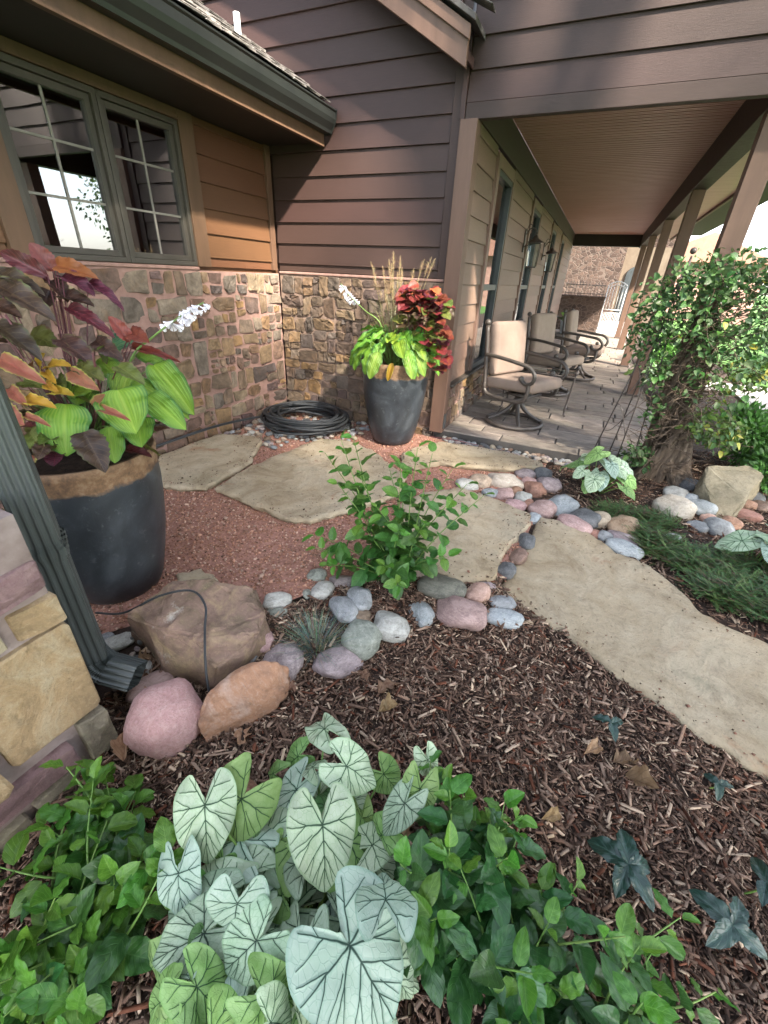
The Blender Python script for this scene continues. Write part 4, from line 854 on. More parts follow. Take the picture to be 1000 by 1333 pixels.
GRAVEL = [(-3.14, .5), (-2.2, .55), (-1.75, .78), (-1.45, 1.12), (-1.12, 1.25), (-.98, 1.5), (-.85, 1.75), (-.62, 2.0), (-.1, 2.05), (-.05, 2.8), (-.3, 3.1), (-.15, 3.5), (-.08, 4.02), (-1.1, 4.1), (-1.35, 4.15), (-3.14, 4.16)]
V, F = tri_poly(GRAVEL, lambda x, y: ground_z(x, y) + .008 + .012 * nz(x * 3, y * 3, 4), .07)
go = ob('gravel_path', MB().add(V, F).mesh('gravel_path', 'gravel_bed')); struct(go)
def scatter_tris(n, sampler, size, zoff, palette, name, mat, flat=.7, kindlabel=None, cat=None):
    """thousands of small grains in one mesh (octahedra)"""
    rng = np.random.RandomState(len(name) * 7 + n)
    P = []
    while len(P) < n:
        q = sampler(rng)
        if q is not None: P.append(q)
    P = np.array(P); n = len(P)
    base = np.array([(1, 0, 0), (-1, 0, 0), (0, 1, 0), (0, -1, 0), (0, 0, 1), (0, 0, -1)], float)
    fb = np.array([(0, 2, 4), (2, 1, 4), (1, 3, 4), (3, 0, 4), (2, 0, 5), (1, 2, 5), (3, 1, 5), (0, 3, 5)])
    s = size * np.exp(rng.normal(0, .35, n))[:, None, None]; v = base[None] * (1 + .35 * rng.uniform(-1, 1, (n, 6, 1))) * s; v[:, :, 2] *= flat
    a = rng.uniform(0, 6.28, n); ca, sa = np.cos(a)[:, None], np.sin(a)[:, None]; t = rng.uniform(-.6, .6, n); ct, st = np.cos(t)[:, None], np.sin(t)[:, None]
    x, y, z = v[..., 0].copy(), v[..., 1].copy(), v[..., 2].copy(); y, z = y * ct - z * st, y * st + z * ct; x, y = x * ca - y * sa, x * sa + y * ca
    v = np.stack([x, y, z], -1) + P[:, None]; v[..., 2] += zoff
    pal = np.array(palette); col = pal[rng.randint(0, len(pal), n)] * rng.uniform(.7, 1.25, (n, 1))
    o = ob(name, np_mesh(name, v.reshape(-1, 3), (fb[None] + 6 * np.arange(n)[:, None, None]).reshape(-1, 3), mat, np.repeat(col, 6, 0)))
    o['kind'] = 'stuff'
    if kindlabel: o['label'] = kindlabel; o['category'] = cat
    return o
_gp = [Vector(p) for p in GRAVEL]
def s_gravel(rng):
    x, y = rng.uniform(-3.1, 0), rng.uniform(.5, 4.15); y = y if rng.rand() < .6 else rng.uniform(.7, 2.6)
    if not inside(Vector((x, y)), _gp): return None
    return (x, y, ground_z(x, y) + .012 + .012 * nz(x * 3, y * 3, 4))
scatter_tris(26000, s_gravel, .0058, 0, [(.36, .185, .12), (.43, .24, .165), (.27, .13, .082), (.48, .33, .25), (.32, .165, .11), (.18, .1, .07)], 'gravel', 'grain', .75, 'reddish brown crushed gravel filling the ground between the flagstones', 'gravel')

# ------------------------------------------------------------------ flagstones
def slab(name, poly, zt, th, label, seed, rot=None):
    rng = random.Random(seed); pts = [Vector(p) for p in poly]; n = len(pts); fine = []
    for i in range(n):
        a, b = pts[i], pts[(i + 1) % n]; k = max(1, int((b - a).length / .03)); nr = Vector((b.y - a.y, a.x - b.x)).normalized()
        for j in range(k):
            q = a.lerp(b, j / k); w = nz(q.x * 9, q.y * 9, seed) * .02 + nz(q.x * 30, q.y * 30, seed) * .012 + nz(q.x * 70, q.y * 70, seed) * .004
            fine.append(q + nr * w)
    cen = sum(fine, Vector((0, 0))) / len(fine); m = len(fine)
    top = [f + (cen - f).normalized() * (.012 + .01 * abs(nz(f.x * 20, f.y * 20, 7))) for f in fine]
    zf = lambda x, y: zt(x, y) + .007 * nz(x * 3, y * 3, seed) + .004 * nz(x * 11, y * 11, seed) + .002 * nz(x * 35, y * 35, seed)
    V, F = tri_poly([(p.x, p.y) for p in top], zf, .05, .3, rng); mb = MB().add(V, F)
    # rim rings: slightly rounded arris, rough broken edge, underside
    R = [[(p.x, p.y, zf(p.x, p.y)) for p in top]]
    for d, inn in ((.012, 0), (th * .5, -.006), (th, .012)):
        R.append([(f.x + (cen - f).normalized().x * (inn + .012 * nz(f.x * 25, f.y * 25, d * 90)), f.y + (cen - f).normalized().y * (inn + .012 * nz(f.x * 25, f.y * 25, d * 90)), zt(f.x, f.y) - d + .006 * nz(f.x * 18, f.y * 18, d * 50)) for f in fine])
    b0 = len(mb.v)
    for r in R: mb.v += r
    for r in range(3):
        for i in range(m): j = (i + 1) % m; mb.f.append((b0 + r * m + i, b0 + (r + 1) * m + i, b0 + (r + 1) * m + j, b0 + r * m + j))
    c3 = Vector((cen.x, cen.y, zt(cen.x, cen.y))); me = mb.mesh(name, 'flagstone')
    bm = bmesh.new(); bm.from_mesh(me); bmesh.ops.remove_doubles(bm, verts=bm.verts, dist=.0008); bmesh.ops.recalc_face_normals(bm, faces=bm.faces); bm.to_mesh(me); bm.free()
    me.shade_smooth(); me.set_sharp_from_angle(angle=rad(45)); me.transform(Matrix.Translation(-c3))
    o = ob(name, me); o.location = c3; return tag(o, label, 'flagstone', 'sandstone flagstones of the garden walk')
slab('flagstone', SA, lambda x, y: -.035, .05, 'tan flagstone against the stone house wall, farthest left of the walk', 1)
slab('flagstone', SB, lambda x, y: -.03, .055, 'large buff flagstone in front of the coiled hose and far planter', 2)
slab('flagstone', SC, lambda x, y: -.03, .05, 'long narrow flagstone lying along the porch pebble strip', 3)
slab('flagstone', SD, lambda x, y: -.055, .06, 'raised buff flagstone just behind the leafy shrub, next to the long slab', 4)
slab('flagstone', SE, lambda x, y: max(-.16, -.06 - .07 * (2.8 - y)), .06, 'longest sandstone slab of the walk, running out of the picture at right', 5)
slab('flagstone', [(-1.74, 1.2), (-1.62, 1.14), (-1.5, 1.17), (-1.5, 1.27), (-1.66, 1.31)], lambda x, y: -.055, .05, 'small tan stone slab between the near planter and the square boulder', 6)

# grit and chips strayed onto the slabs
def s_grit(rng):
    q = (SA, SB, SC, SD, SE)[rng.randint(5)]; pts = [Vector(p) for p in q]; i = rng.randint(len(pts)); a, b = pts[i], pts[(i + 1) % len(pts)]; m = a.lerp(b, rng.rand()); c = sum(pts, Vector((0, 0))) / len(pts)
    p = m.lerp(c, .02 + .5 * rng.rand() ** 2.5)
    if not inside(p, pts): return None
    return p.x, p.y, (max(-.16, -.06 - .07 * (2.8 - p.y)) if q is SE else (-.055 if q is SD else -.032)) + .007
scatter_tris(1500, s_grit, .0042, 0, [(.2, .1, .07), (.12, .08, .055), (.3, .22, .16), (.07, .045, .03)], 'grit', 'grain', .6, 'loose grit and crumbs strewn over the flagstones', 'gravel')
# ------------------------------------------------------------------ cobbles and boulders
def ico(sub=3):
    bm = bmesh.new(); bmesh.ops.create_icosphere(bm, subdivisions=sub, radius=1.0); v = [tuple(x.co) for x in bm.verts]; f = [tuple(q.index for q in p.verts) for p in bm.faces]; bm.free(); return v, f
IV, IF = ico(3); IV2, IF2 = ico(2)
def cobble_mesh(seed, flat=.62, mat=None, fine=True):
    V = []
    for x, y, z in (IV if fine else IV2):
        p = Vector((x, y, z)); k = 1 + .3 * nz(x * .9 + seed * 3.7, y * .9, z * .9) + .12 * nz(x * 2.2, y * 2.2 + seed, z * 2.2) + .03 * nz(x * 6, y * 6 + seed, z * 6)
        q = Vector((abs(x) ** .85 * (1 if x > 0 else -1), abs(y) ** .85 * (1 if y > 0 else -1), abs(z) ** .9 * (1 if z > 0 else -1))) * k
        V.append((q.x, q.y, q.z * flat))
    me = bpy.data.meshes.new('cobble'); me.from_pydata(V, [], IF if fine else IF2); me.shade_smooth()
    if mat: me.materials.append(MATS[mat])
    return me
cm = {}
for i, (x, y, z, rw, rd, rot, m, lab) in enumerate(ROCKS):
    key = (i % 7, m)
    if key not in cm: cm[key] = cobble_mesh(i % 7, .66, 'cobble_' + m)
    o = ob('cobble', cm[key]); hv = math.atan2(y, x) - math.pi / 2
    o.scale = (rw * 1.1, rd * 1.1, min(rw, rd) * 1.12); o.location = (x, y + rd * .25, z + min(rw, rd) * .24); o.rotation_euler = (random.uniform(-.15, .15), random.uniform(-.15, .15), hv + rad(rot))
    tag(o, lab, 'cobble', 'river cobbles edging the beds')
def hull(name, pts, mat, label, sub=3, amp=.012, fr=6, bw=.02, soft=0):
    bm = bmesh.new()
    for p in pts: bm.verts.new(p)
    bmesh.ops.convex_hull(bm, input=bm.verts)
    bmesh.ops.dissolve_limit(bm, angle_limit=rad(8), verts=bm.verts, edges=bm.edges)
    bmesh.ops.bevel(bm, geom=list(bm.edges), offset=bw, segments=2, affect='EDGES', clamp_overlap=True)
    bmesh.ops.triangulate(bm, faces=bm.faces); bmesh.ops.subdivide_edges(bm, edges=bm.edges, cuts=sub, use_grid_fill=True); bmesh.ops.triangulate(bm, faces=bm.faces)
    for _ in range(soft): bmesh.ops.smooth_vert(bm, verts=bm.verts, factor=.5, use_axis_x=True, use_axis_y=True, use_axis_z=True)
    bm.normal_update()
    for v in bm.verts: v.co += v.normal * (amp * .4 * nz(v.co.x * fr * 8, v.co.y * fr * 8, v.co.z * fr * 8) + amp * nz(v.co.x * fr, v.co.y * fr, v.co.z * fr) + amp * .5 * nz(v.co.x * fr * 3, v.co.y * fr * 3, v.co.z * fr * 3))
    me = bpy.data.meshes.new(name); bm.to_mesh(me); bm.free(); me.materials.append(MATS[mat]); me.shade_smooth(); me.set_sharp_from_angle(angle=rad(35))
    c = sum((v.co for v in me.vertices), Vector()) / len(me.vertices); me.transform(Matrix.Translation(-c)); o = ob(name, me); o.location = c
    return tag(o, label, 'boulder', 'boulders set in the beds')
hull('boulder', [(-1.56, .80, .06), (-1.52, 1.02, .10), (-1.36, 1.10, .10), (-1.17, 1.20, .07), (-1.02, 1.09, .06), (-.99, .99, .03), (-1.2, .84, .06), (-1.36, .80, .07), (-1.62, .84, -.2), (-1.32, .77, -.25), (-1.12, .80, -.25), (-1.05, .9, -.2), (-1.03, 1.1, -.25), (-1.2, 1.25, -.25), (-1.6, 1.1, -.25), (-1.08, .83, -.05)], 'boulder_square', 'squarish brown boulder with a black tube over it, beside the near planter', 6, .03, 5, .008, 0)
def big_cobble(pos, sc, rz, seed, mat, label, flat=.66, tilt=(0, 0)):
    o = ob('boulder', cobble_mesh(seed, flat, mat)); o.location = pos; o.scale = sc; o.rotation_euler = (tilt[0], tilt[1], rz); return tag(o, label, 'boulder', 'boulders set in the beds')
big_cobble((-1.13, .60, -.13), (.125, .14, .15), rad(-25), 31, 'boulder_pink', 'smooth pink granite boulder in front of the downspout elbow', .8)
hull('boulder', [(-1.00, .60, -.22), (-1.04, .62, -.02), (-1.0, .80, .02), (-.94, .93, .0), (-.86, 1.0, -.03), (-.80, .94, -.06), (-.80, .86, -.08), (-.89, .72, -.1), (-.94, .63, -.1), (-.93, .64, -.25), (-.78, .88, -.25), (-.85, 1.02, -.25), (-1.02, .85, -.25)], 'boulder_orange', 'rounded orange brown boulder right of the pink one', 4, .012, 5, .04, 14)
hull('boulder', [(1.12, 4.02, .17), (1.45, 4.18, .17), (1.52, 4.08, .15), (1.36, 3.72, .04), (1.28, 3.58, -.08), (1.20, 3.60, -.1), (1.10, 3.85, .07), (1.08, 3.95, -.15), (1.3, 3.56, -.2), (1.55, 4.1, -.2), (1.15, 4.1, -.2)], 'boulder_sand', 'angular buff sandstone boulder below the vine covered post', 4, .018, 6, .01, 1)
# small pebbles: strip along the porch and the bed under the hose
pm = []
for i, (k, w) in enumerate({'pale': 'pale grey', 'slate': 'mid grey', 'tan': 'tan', 'mauve': 'mauve', 'dark': 'dark grey', 'beige': 'cream', 'blue': 'blue grey', 'brown': 'brown'}.items()): pm.append((w, cobble_mesh(50 + i, .62, 'cobble_' + k, False)))
def pebbles(n, sampler, r0, r1, label, group, seed):
    rng = random.Random(seed); done = []; tries = 0
    while len(done) < n and tries < n * 40:
        tries += 1; x, y = sampler(rng); r = rng.uniform(r0, r1)
        if any((x - a) ** 2 + (y - b) ** 2 < (.72 * (r + c)) ** 2 for a, b, c in done): continue
        done.append((x, y, r)); w, me = rng.choice(pm); o = ob('pebble', me); e = rng.uniform(.75, 1.25)
        o.scale = (r * e, r / e, r * .95); o.location = (x, y, ground_z(x, y) + .012 + r * .35); o.rotation_euler = (rng.uniform(-.2, .2), rng.uniform(-.2, .2), rng.uniform(0, 6))
        tag(o, w + ' ' + label, 'pebble', group + ', ' + w)
pebbles(85, lambda g: (g.uniform(-1.15, .2), g.uniform(4.02, 4.17)), .016, .034, 'pebble in the narrow strip along the porch edge', 'pebbles along the porch edge', 1)
def s_hose(g):
    while True:
        x, y = g.uniform(-3.13, -1.95), g.uniform(2.6, 4.14)
        if inside(Vector((x, y)), [Vector(p) for p in SA]) or inside(Vector((x, y)), [Vector(p) for p in SB]): continue
        if y < 3.0 and x > -3.05: continue
        if y < 3.25 and x > -2.45: continue
        return x, y
pebbles(210, s_hose, .016, .042, 'pebble under or beside the coiled black hose', 'pebbles around the hose', 2)
pebbles(26, lambda g: (g.uniform(-1.75, -1.3), g.uniform(.62, .84)), .01, .02, 'little pebble by the foot of the downspout', 'pebbles by the downspout', 3)

# ------------------------------------------------------------------ bark mulch
SLABS2 = [[Vector(p) for p in q] for q in (SD, SE)]
def chips(n, sampler, name, label, seed, big=1.0):
    rng = np.random.RandomState(seed); P = []
    while len(P) < n:
        q = sampler(rng)
        if q is not None: P.append(q)
    P = np.array(P); L = .0092 * np.exp(rng.normal(0, .62, n)) * big; Wd = np.clip(L * rng.uniform(.09, .32, n), .0011, .006); T = Wd * rng.uniform(.25, .6, n)
    sx = np.array([-1, 1, 1, -1, -1, 1, 1, -1.]); sy = np.array([-1, -1, 1, 1, -1, -1, 1, 1.]); sz = np.array([-1, -1, -1, -1, 1, 1, 1, 1.])
    x = sx * L[:, None] * rng.uniform(.75, 1.1, (n, 8)); y = sy * Wd[:, None] * rng.uniform(.5, 1.1, (n, 8)); z = sz * T[:, None] + (L * rng.uniform(-.12, .12, n))[:, None] * sx
    a = rng.uniform(0, 6.283, n)[:, None]; p = rng.normal(0, .28, n)[:, None]; r = rng.normal(0, .5, n)[:, None]
    y, z = y * np.cos(r) - z * np.sin(r), y * np.sin(r) + z * np.cos(r); x, z = x * np.cos(p) - z * np.sin(p), x * np.sin(p) + z * np.cos(p); x, y = x * np.cos(a) - y * np.sin(a), x * np.sin(a) + y * np.cos(a)
    V = np.stack([x, y, z], -1) + P[:, None]
    fb = np.array([(0, 3, 2, 1), (4, 5, 6, 7), (0, 1, 5, 4), (1, 2, 6, 5), (2, 3, 7, 6), (3, 0, 4, 7)])
    pal = np.array([(.055, .035, .026), (.085, .053, .04), (.125, .08, .06), (.035, .023, .018), (.175, .118, .09), (.23, .17, .135), (.35, .28, .22), (.1, .04, .024), (.4, .32, .24)])
    w = np.array([.15, .16, .17, .1, .15, .12, .07, .07, .025]); w /= w.sum()
    col = pal[rng.choice(len(pal), n, p=w)] * rng.uniform(.7, 1.3, (n, 1)) * np.array([1.2, 1.12, 1.03])
    o = ob(name, np_mesh(name, V.reshape(-1, 3), (fb[None] + 8 * np.arange(n)[:, None, None]).reshape(-1, 4), 'chip_wood', np.repeat(col, 8, 0)))
    o['kind'] = 'stuff'; o['label'] = label; o['category'] = 'mulch'
def s_front(rng):
    x, y = rng.uniform(-1.5, 1.3), rng.uniform(-.25, 2.08)
    if y > lin(x, [-1.5, -1.0, -.6, -.1, .1, .6, 1.3], [.85, 1.4, 1.95, 2.06, 2.06, 1.8, 1.5]): return None
    if inside(Vector((x, y)), SLABS2[1]): return None
    return x, y, ground_z(x, y) + rng.uniform(-.006, .016) + .02 * nz(x * 4, y * 4) + .012 * nz(x * 13, y * 13)
def s_right(rng):
    x, y = rng.uniform(-.05, 2.5), rng.uniform(2.1, 5.3)
    if y > 4.18 and x < .97: return None
    if inside(Vector((x, y)), SLABS2[1]) or inside(Vector((x, y)), SLABS2[0]): return None
    if x < .35 and y < 2.6: return None
    return x, y, ground_z(x, y) + rng.uniform(-.004, .016) + .02 * nz(x * 4, y * 4) + .012 * nz(x * 13, y * 13)
chips(78000, s_front, 'bark_mulch', 'shredded dark brown bark mulch covering the front bed', 4)
chips(21000, s_right, 'bark_mulch', 'shredded bark mulch between the path slab and the vine', 5, 1.1)
# ------------------------------------------------------------------ stone pier and downspout at the near left
pier = thing('stone_pier', 'stone wall end with one large ochre block behind the downspout', 'stone wall', (-1.6, .2, -.2))
mort = ob('mortar', MB().box(-1.85, -1.285, -.6, .478, -.35, .80).mesh('mortar', 'mortar_grey', False), pier)
def pstone(u0, u1, v0, v1, mat, depth, seed, rough=.7, gap=.006):
    rng = random.Random(seed); me = stone_mesh(u0, u1, v0, v1, gap, depth, lambda u, v, d: (-1.285 + d, u, v), rng, mat, rough)
    ob('stone', me, pier)
pstone(.20, .492, .03, .42, 'pillar_ochre', .022, 2, .3)
pstone(-.30, .19, .02, .40, 'pillar_ochre', .02, 12, .6)
pstone(.385, .492, -.20, .02, 'pillar_olive', .03, 3)
pstone(.05, .37, -.13, -.015, 'pillar_purple', .026, 4)
pstone(-.3, .04, -.15, .0, 'pillar_olive', .026, 14)
pstone(.2, .38, -.24, -.14, 'pillar_olive', .024, 5)
pstone(.02, .19, -.26, -.145, 'pillar_olive', .024, 6)
pstone(-.3, .0, -.27, -.16, 'pillar_olive', .024, 15)
pstone(.36, .49, .43, .535, 'pillar_ochre', .022, 7)
pstone(.12, .35, .43, .525, 'boulder_sand', .02, 8)
pstone(-.2, .11, .42, .53, 'pillar_ochre', .02, 16)
pstone(.18, .495, .545, .66, 'pillar_purple', .03, 9)
pstone(-.2, .17, .545, .655, 'pillar_purple', .03, 17)
# downspout: ribbed rectangular pipe
ds = thing('downspout', 'dark grey green ribbed metal downspout standing beside the stone wall end', 'downspout', (-1.47, .60, -.15))
def ribprofile(w, d, rib=.0035, n=6):
    P = []
    def side(ax, ay, bx, by, nx, ny):
        for i in range(n * 4):
            t = i / (n * 4); m = rib * (1 if (i % 4) in (1, 2) else 0) * (0 if t < .08 or t > .92 else 1); P.append((ax + (bx - ax) * t + nx * m, ay + (by - ay) * t + ny * m))
    side(-w, -d, w, -d, 0, -1); side(w, -d, w, d, 1, 0); side(w, d, -w, d, 0, 1); side(-w, d, -w, -d, -1, 0); return P
def loft(rings, cap=True):
    n = len(rings[0]); V = [p for r in rings for p in r]; F = [(i * n + k, i * n + (k + 1) % n, (i + 1) * n + (k + 1) % n, (i + 1) * n + k) for i in range(len(rings) - 1) for k in range(n)]
    return V, F
rp = ribprofile(.062, .046, .0045, 4); q = rad(-28); R2 = Matrix.Rotation(q, 2)
def ring(c, s=1.0, tilt=0.0, dirv=None):
    out = []
    for x, y in rp:
        v = R2 @ Vector((x * s, y * s)); out.append(Vector((v.x, v.y, 0)))
    return out
DX, DY = -1.475, .595
plain('downspout_metal', [(0, (.036, .043, .042)), (1, (.055, .064, .061))], 3, 3, .42, .05, 30, .001, 0, 0, spec=.5)
ob('pipe', MB().add(*loft([[p + Vector((DX, DY, z)) for p in ring(0)] for z in (.06, .6, 1.2, 2.4)])).mesh('pipe', 'downspout_metal', True, rad(30)), ds)
sp = ob('sleeve', MB().add(*loft([[p + Vector((DX, DY, z)) for p in ring(0, 1.08)] for z in (.535, .60)])).mesh('sleeve', 'downspout_metal', True, rad(30)), ds)
ob('strap', MB().add(*loft([[p + Vector((DX, DY, z)) for p in ring(0, 1.2)] for z in (.555, .585)])).mesh('strap', 'downspout_metal', True, rad(30)), ds)
# elbow: crimped bend kicking out towards the bed
ed = Vector((math.cos(rad(22)), math.sin(rad(22)), 0)); rings_ = []
for i in range(26):
    t = min(i / 17.0, 1.0); a = t * rad(72); rr_ = .085
    c = Vector((DX, DY, .06)) + ed * (rr_ * (1 - math.cos(a))) + Vector((0, 0, -rr_ * math.sin(a)))
    dirv = ed * math.sin(a) + Vector((0, 0, -math.cos(a)))
    if i > 17: c += dirv * (i - 17) * .013
    sc = 1.03 - (.05 if (i % 2 and i < 17) else 0)
    rot = Vector((0, 0, -1)).rotation_difference(dirv)
    rings_.append([rot @ (p * sc) + c for p in ring(0)])
ob('elbow', MB().add(*loft(rings_)).mesh('elbow', 'downspout_metal', True, rad(25)), ds)

# ------------------------------------------------------------------ planters
def glaze():
    m, nt, b, o = _nodes('glazed_pot'); v = coords(nt, False); g = N(nt, 'ShaderNodeNewGeometry'); sx = N(nt, 'ShaderNodeSeparateXYZ')
    nt.links.new(v, sx.inputs[0]); n1 = tex(nt, v, 7, 6, .6, .3); n2 = tex(nt, v, 3, 6, .6, .8)
    h = math_(nt, 'ADD', sx.outputs[2], math_(nt, 'MULTIPLY', math_(nt, 'SUBTRACT', n1, .5), .09))
    f = N(nt, 'ShaderNodeMapRange'); f.inputs[1].default_value = .655; f.inputs[2].default_value = .67; nt.links.new(h, f.inputs[0])
    body = ramp(nt, n2, [(.3, (.012, .014, .017)), (.5, (.028, .033, .039)), (.66, (.055, .064, .074))])
    body = mixc(nt, math_(nt, 'MULTIPLY', math_(nt, 'SUBTRACT', tex(nt, v, 30, 6, .7), .58, True), 3, True), body, (.14, .15, .15))
    lip = ramp(nt, tex(nt, v, 18, 7, .7), [(.3, (.05, .028, .018)), (.5, (.16, .09, .045)), (.7, (.27, .18, .11))])
    nt.links.new(mixc(nt, f.outputs[0], body, lip), b.inputs['Base Color']); rr = N(nt, 'ShaderNodeMapRange'); rr.inputs[3].default_value = .38; rr.inputs[4].default_value = .75
    nt.links.new(f.outputs[0], rr.inputs[0]); nt.links.new(rr.outputs[0], b.inputs['Roughness']); b.inputs['Specular IOR Level'].default_value = .5
    bump(nt, b, math_(nt, 'ADD', n1, math_(nt, 'MULTIPLY', tex(nt, v, 40, 6), .3)), .25, .008); MATS['glazed_pot'] = m
glaze()
def planter(pos, s, label):
    t = thing('planter', label, 'planter', pos, 'glazed pots')
    pr = [(0, .0), (.175, .0), (.195, .012), (.215, .06), (.25, .2), (.282, .36), (.302, .52), (.31, .62), (.308, .70), (.312, .745), (.318, .775), (.31, .785), (.285, .78), (.28, .74), (.27, .66)]
    ob('pot', MB().lathe([(r * s, z * s) for r, z in pr], 64).mesh('pot', 'glazed_pot', True, rad(60)), t, world=False)
    so = ob('potting_soil', MB().lathe([(.275 * s, .70 * s), (.2 * s, .715 * s), (.1 * s, .72 * s), (0.001, .722 * s)], 24).mesh('potting_soil', 'soil'), t, world=False)
    return t
planter((-1.955, 1.05, -.095), .97, 'large dark glazed planter beside the downspout with maroon coleus')
planter((-1.60, 3.82, -.07), 1.0, 'dark blue grey glazed planter by the porch corner with red coleus')

# ------------------------------------------------------------------ leaf library
def leaf_mesh(name, mat, width, nu=6, nv=12, droop=.25, fold=.25, ripple=0.0, serr=0.0, twist=0.0, seed=0, rib=0.0):
    """blade with its base at the origin, tip at y=1, half width 1 at the widest; z in units of length"""
    V = []; UV = []
    for j in range(nv + 1):
        v = j / nv; w = width(v)
        for i in range(nu + 1):
            u = -1 + 2 * i / nu; ww = w
            if serr and abs(u) > .99: ww = w * (1 + serr * (1 if j % 2 else -1))
            z = rib * math.cos(u * math.pi * 8) * w * math.sin(math.pi * v) - droop * v * v + fold * abs(u) * w * .5 - droop * .3 * (u * w) ** 2 + ripple * math.sin(v * 17 + u * 2 + seed) * abs(u) * w
            a = twist * v; V.append((u * ww * math.cos(a), v, z + u * ww * math.sin(a) * .4)); UV.append((.5 + .5 * u, v))
    F = [(j * (nu + 1) + i, j * (nu + 1) + i + 1, (j + 1) * (nu + 1) + i + 1, (j + 1) * (nu + 1) + i) for j in range(nv) for i in range(nu)]
    me = bpy.data.meshes.new(name); me.from_pydata(V, [], F); uvl = me.uv_layers.new(name='UVMap')
    for l in me.loops: uvl.data[l.index].uv = UV[l.vertex_index]
    me.materials.append(MATS[mat]); me.shade_smooth(); return me
def leaf_at(parent, me, A, T, Wd, hint=(.25, -.35, .9), name='leaf', roll=0.0):
    """lay a unit blade between base A and tip T (world), overall width Wd"""
    A, T = Vector(A), Vector(T); y = T - A; L = max(y.length, 1e-4); y /= L; n = Vector(hint); n = n - y * n.dot(y)
    n = n.normalized() if n.length > 1e-4 else y.orthogonal().normalized()
    x = y.cross(n)
    if roll: n = Matrix.Rotation(roll, 3, y) @ n; x = y.cross(n)
    o = bpy.data.objects.new(name, me); C.objects.link(o); o.parent = parent
    off = parent.matrix_basis.to_translation() if parent.parent is None else parent.location + parent.parent.location
    o.matrix_basis = Matrix.Translation(A - off) @ Matrix((x, y, n)).transposed().to_4x4() @ Matrix.Diagonal((Wd / 2, L, L, 1)); return o
def join_leaves(name, parent, specs):
    """specs: (mesh, matrix in the parent's space); one mesh out of many blades"""
    V, F, UV, MI, mats, n = [], [], [], [], [], 0; cache = {}
    for me, M_ in specs:
        if me.name not in cache:
            co = np.empty(len(me.vertices) * 3, np.float32); me.vertices.foreach_get('co', co); uv = np.empty(len(me.loops) * 2, np.float32); me.uv_layers[0].data.foreach_get('uv', uv); vi = np.empty(len(me.loops), np.int32); me.loops.foreach_get('vertex_index', vi); cache[me.name] = (co.reshape(-1, 3), vi.reshape(-1, 4), uv)
        co, f, uv = cache[me.name]; A = np.array(M_); V.append(co @ A[:3, :3].T + A[:3, 3]); F.append(f + n); UV.append(uv); n += len(co)
        if me.materials[0] not in mats: mats.append(me.materials[0])
        MI.append(np.full(len(f), mats.index(me.materials[0]), np.int32))
    me = np_mesh(name, np.vstack(V), np.vstack(F), None, None, True); me.uv_layers.new(name='UVMap').data.foreach_set('uv', np.concatenate(UV))
    for m in mats: me.materials.append(m)
    me.polygons.foreach_set('material_index', np.concatenate(MI)); o = ob(name, me, parent, world=False); o['kind'] = 'stuff'; return o
ovate = lambda v: max(.02, (math.sin(math.pi * min(v, 1) ** .78) ** .62)) if 0 < v < 1 else .02
cordate = lambda v: max(.02, (1 - (abs(v - .32) / (.34 if v < .32 else .68)) ** 2.2) ** .62 if abs(v - .32) < (.34 if v < .32 else .68) else .02)
lance = lambda v: max(.02, math.sin(math.pi * v ** .8) ** 1.1) if 0 < v < 1 else .02
leafmat('hosta', (.035, .13, .012), (.085, .215, .018), .5, (.25, .36, .05), transl=.3, var=.15, edge=(.035, .13, .035), edgew=.93, parallel=8, latstr=.45, centre=(.15, .3, .022), spec=.5)
leafmat('hosta_blue', (.05, .16, .07), (.1, .25, .11), .38, (.3, .42, .2), transl=.25, var=.15, edge=(.03, .1, .05), edgew=.8, parallel=7, latstr=.3)
leafmat('col_maroon', (.04, .009, .014), (.1, .018, .026), .42, (.2, .045, .055), 8, .6, .2, .25, .02)
leafmat('col_red', (.12, .02, .018), (.24, .05, .035), .42, (.08, .01, .014), 8, .6, .3, .2, .02)
leafmat('col_orange', (.25, .06, .028), (.36, .1, .04), .42, (.25, .04, .02), 6, .35, .3, .2, .02)
leafmat('col_dark', (.022, .012, .01), (.065, .034, .02), .45, (.1, .06, .03), 8, .6, .15, .25, .03, edge=(.08, .1, .02), edgew=.98)
leafmat('col_olive', (.05, .065, .012), (.11, .13, .025), .45, (.16, .17, .05), 7, .35, .2, .25, .03, edge=(.1, .045, .03), edgew=.95)
leafmat('col_yellow', (.32, .16, .02), (.44, .25, .03), .42, (.4, .12, .03), 6, .3, .3, .15, .02, edge=(.45, .42, .07), edgew=.95)
leafmat('col_pink', (.22, .08, .05), (.32, .14, .075), .42, (.3, .08, .05), 6, .3, .3, .2, .02, edge=(.3, .34, .06), edgew=.88)
leafmat('green_leaf', (.03, .095, .014), (.07, .175, .03), .42, (.09, .2, .05), 7, .5, .25, .3, .02)
leafmat('fresh_leaf', (.05, .15, .014), (.1, .24, .03), .36, (.16, .32, .06), 6, .4, .32, .22, .02)
leafmat('deep_leaf', (.02, .075, .018), (.045, .13, .03), .32, (.07, .16, .05), 6, .4, .2, .25, .02)
leafmat('vine_leaf', (.025, .062, .018), (.06, .12, .035), .45, (.14, .22, .07), 5, .4, .3, .4, .04)
leafmat('vine_leaf_yellow', (.22, .24, .025), (.38, .33, .04), .45, (.3, .32, .1), 5, .4, .35, .2, .02)
leafmat('hellebore', (.008, .03, .022), (.02, .058, .042), .3, (.06, .13, .1), 5, .35, .1, .25, .02, spec=.6)
leafmat('dry_leaf', (.2, .11, .055), (.38, .25, .15), .75, (.12, .06, .03), 6, .5, .2, .3, .02)
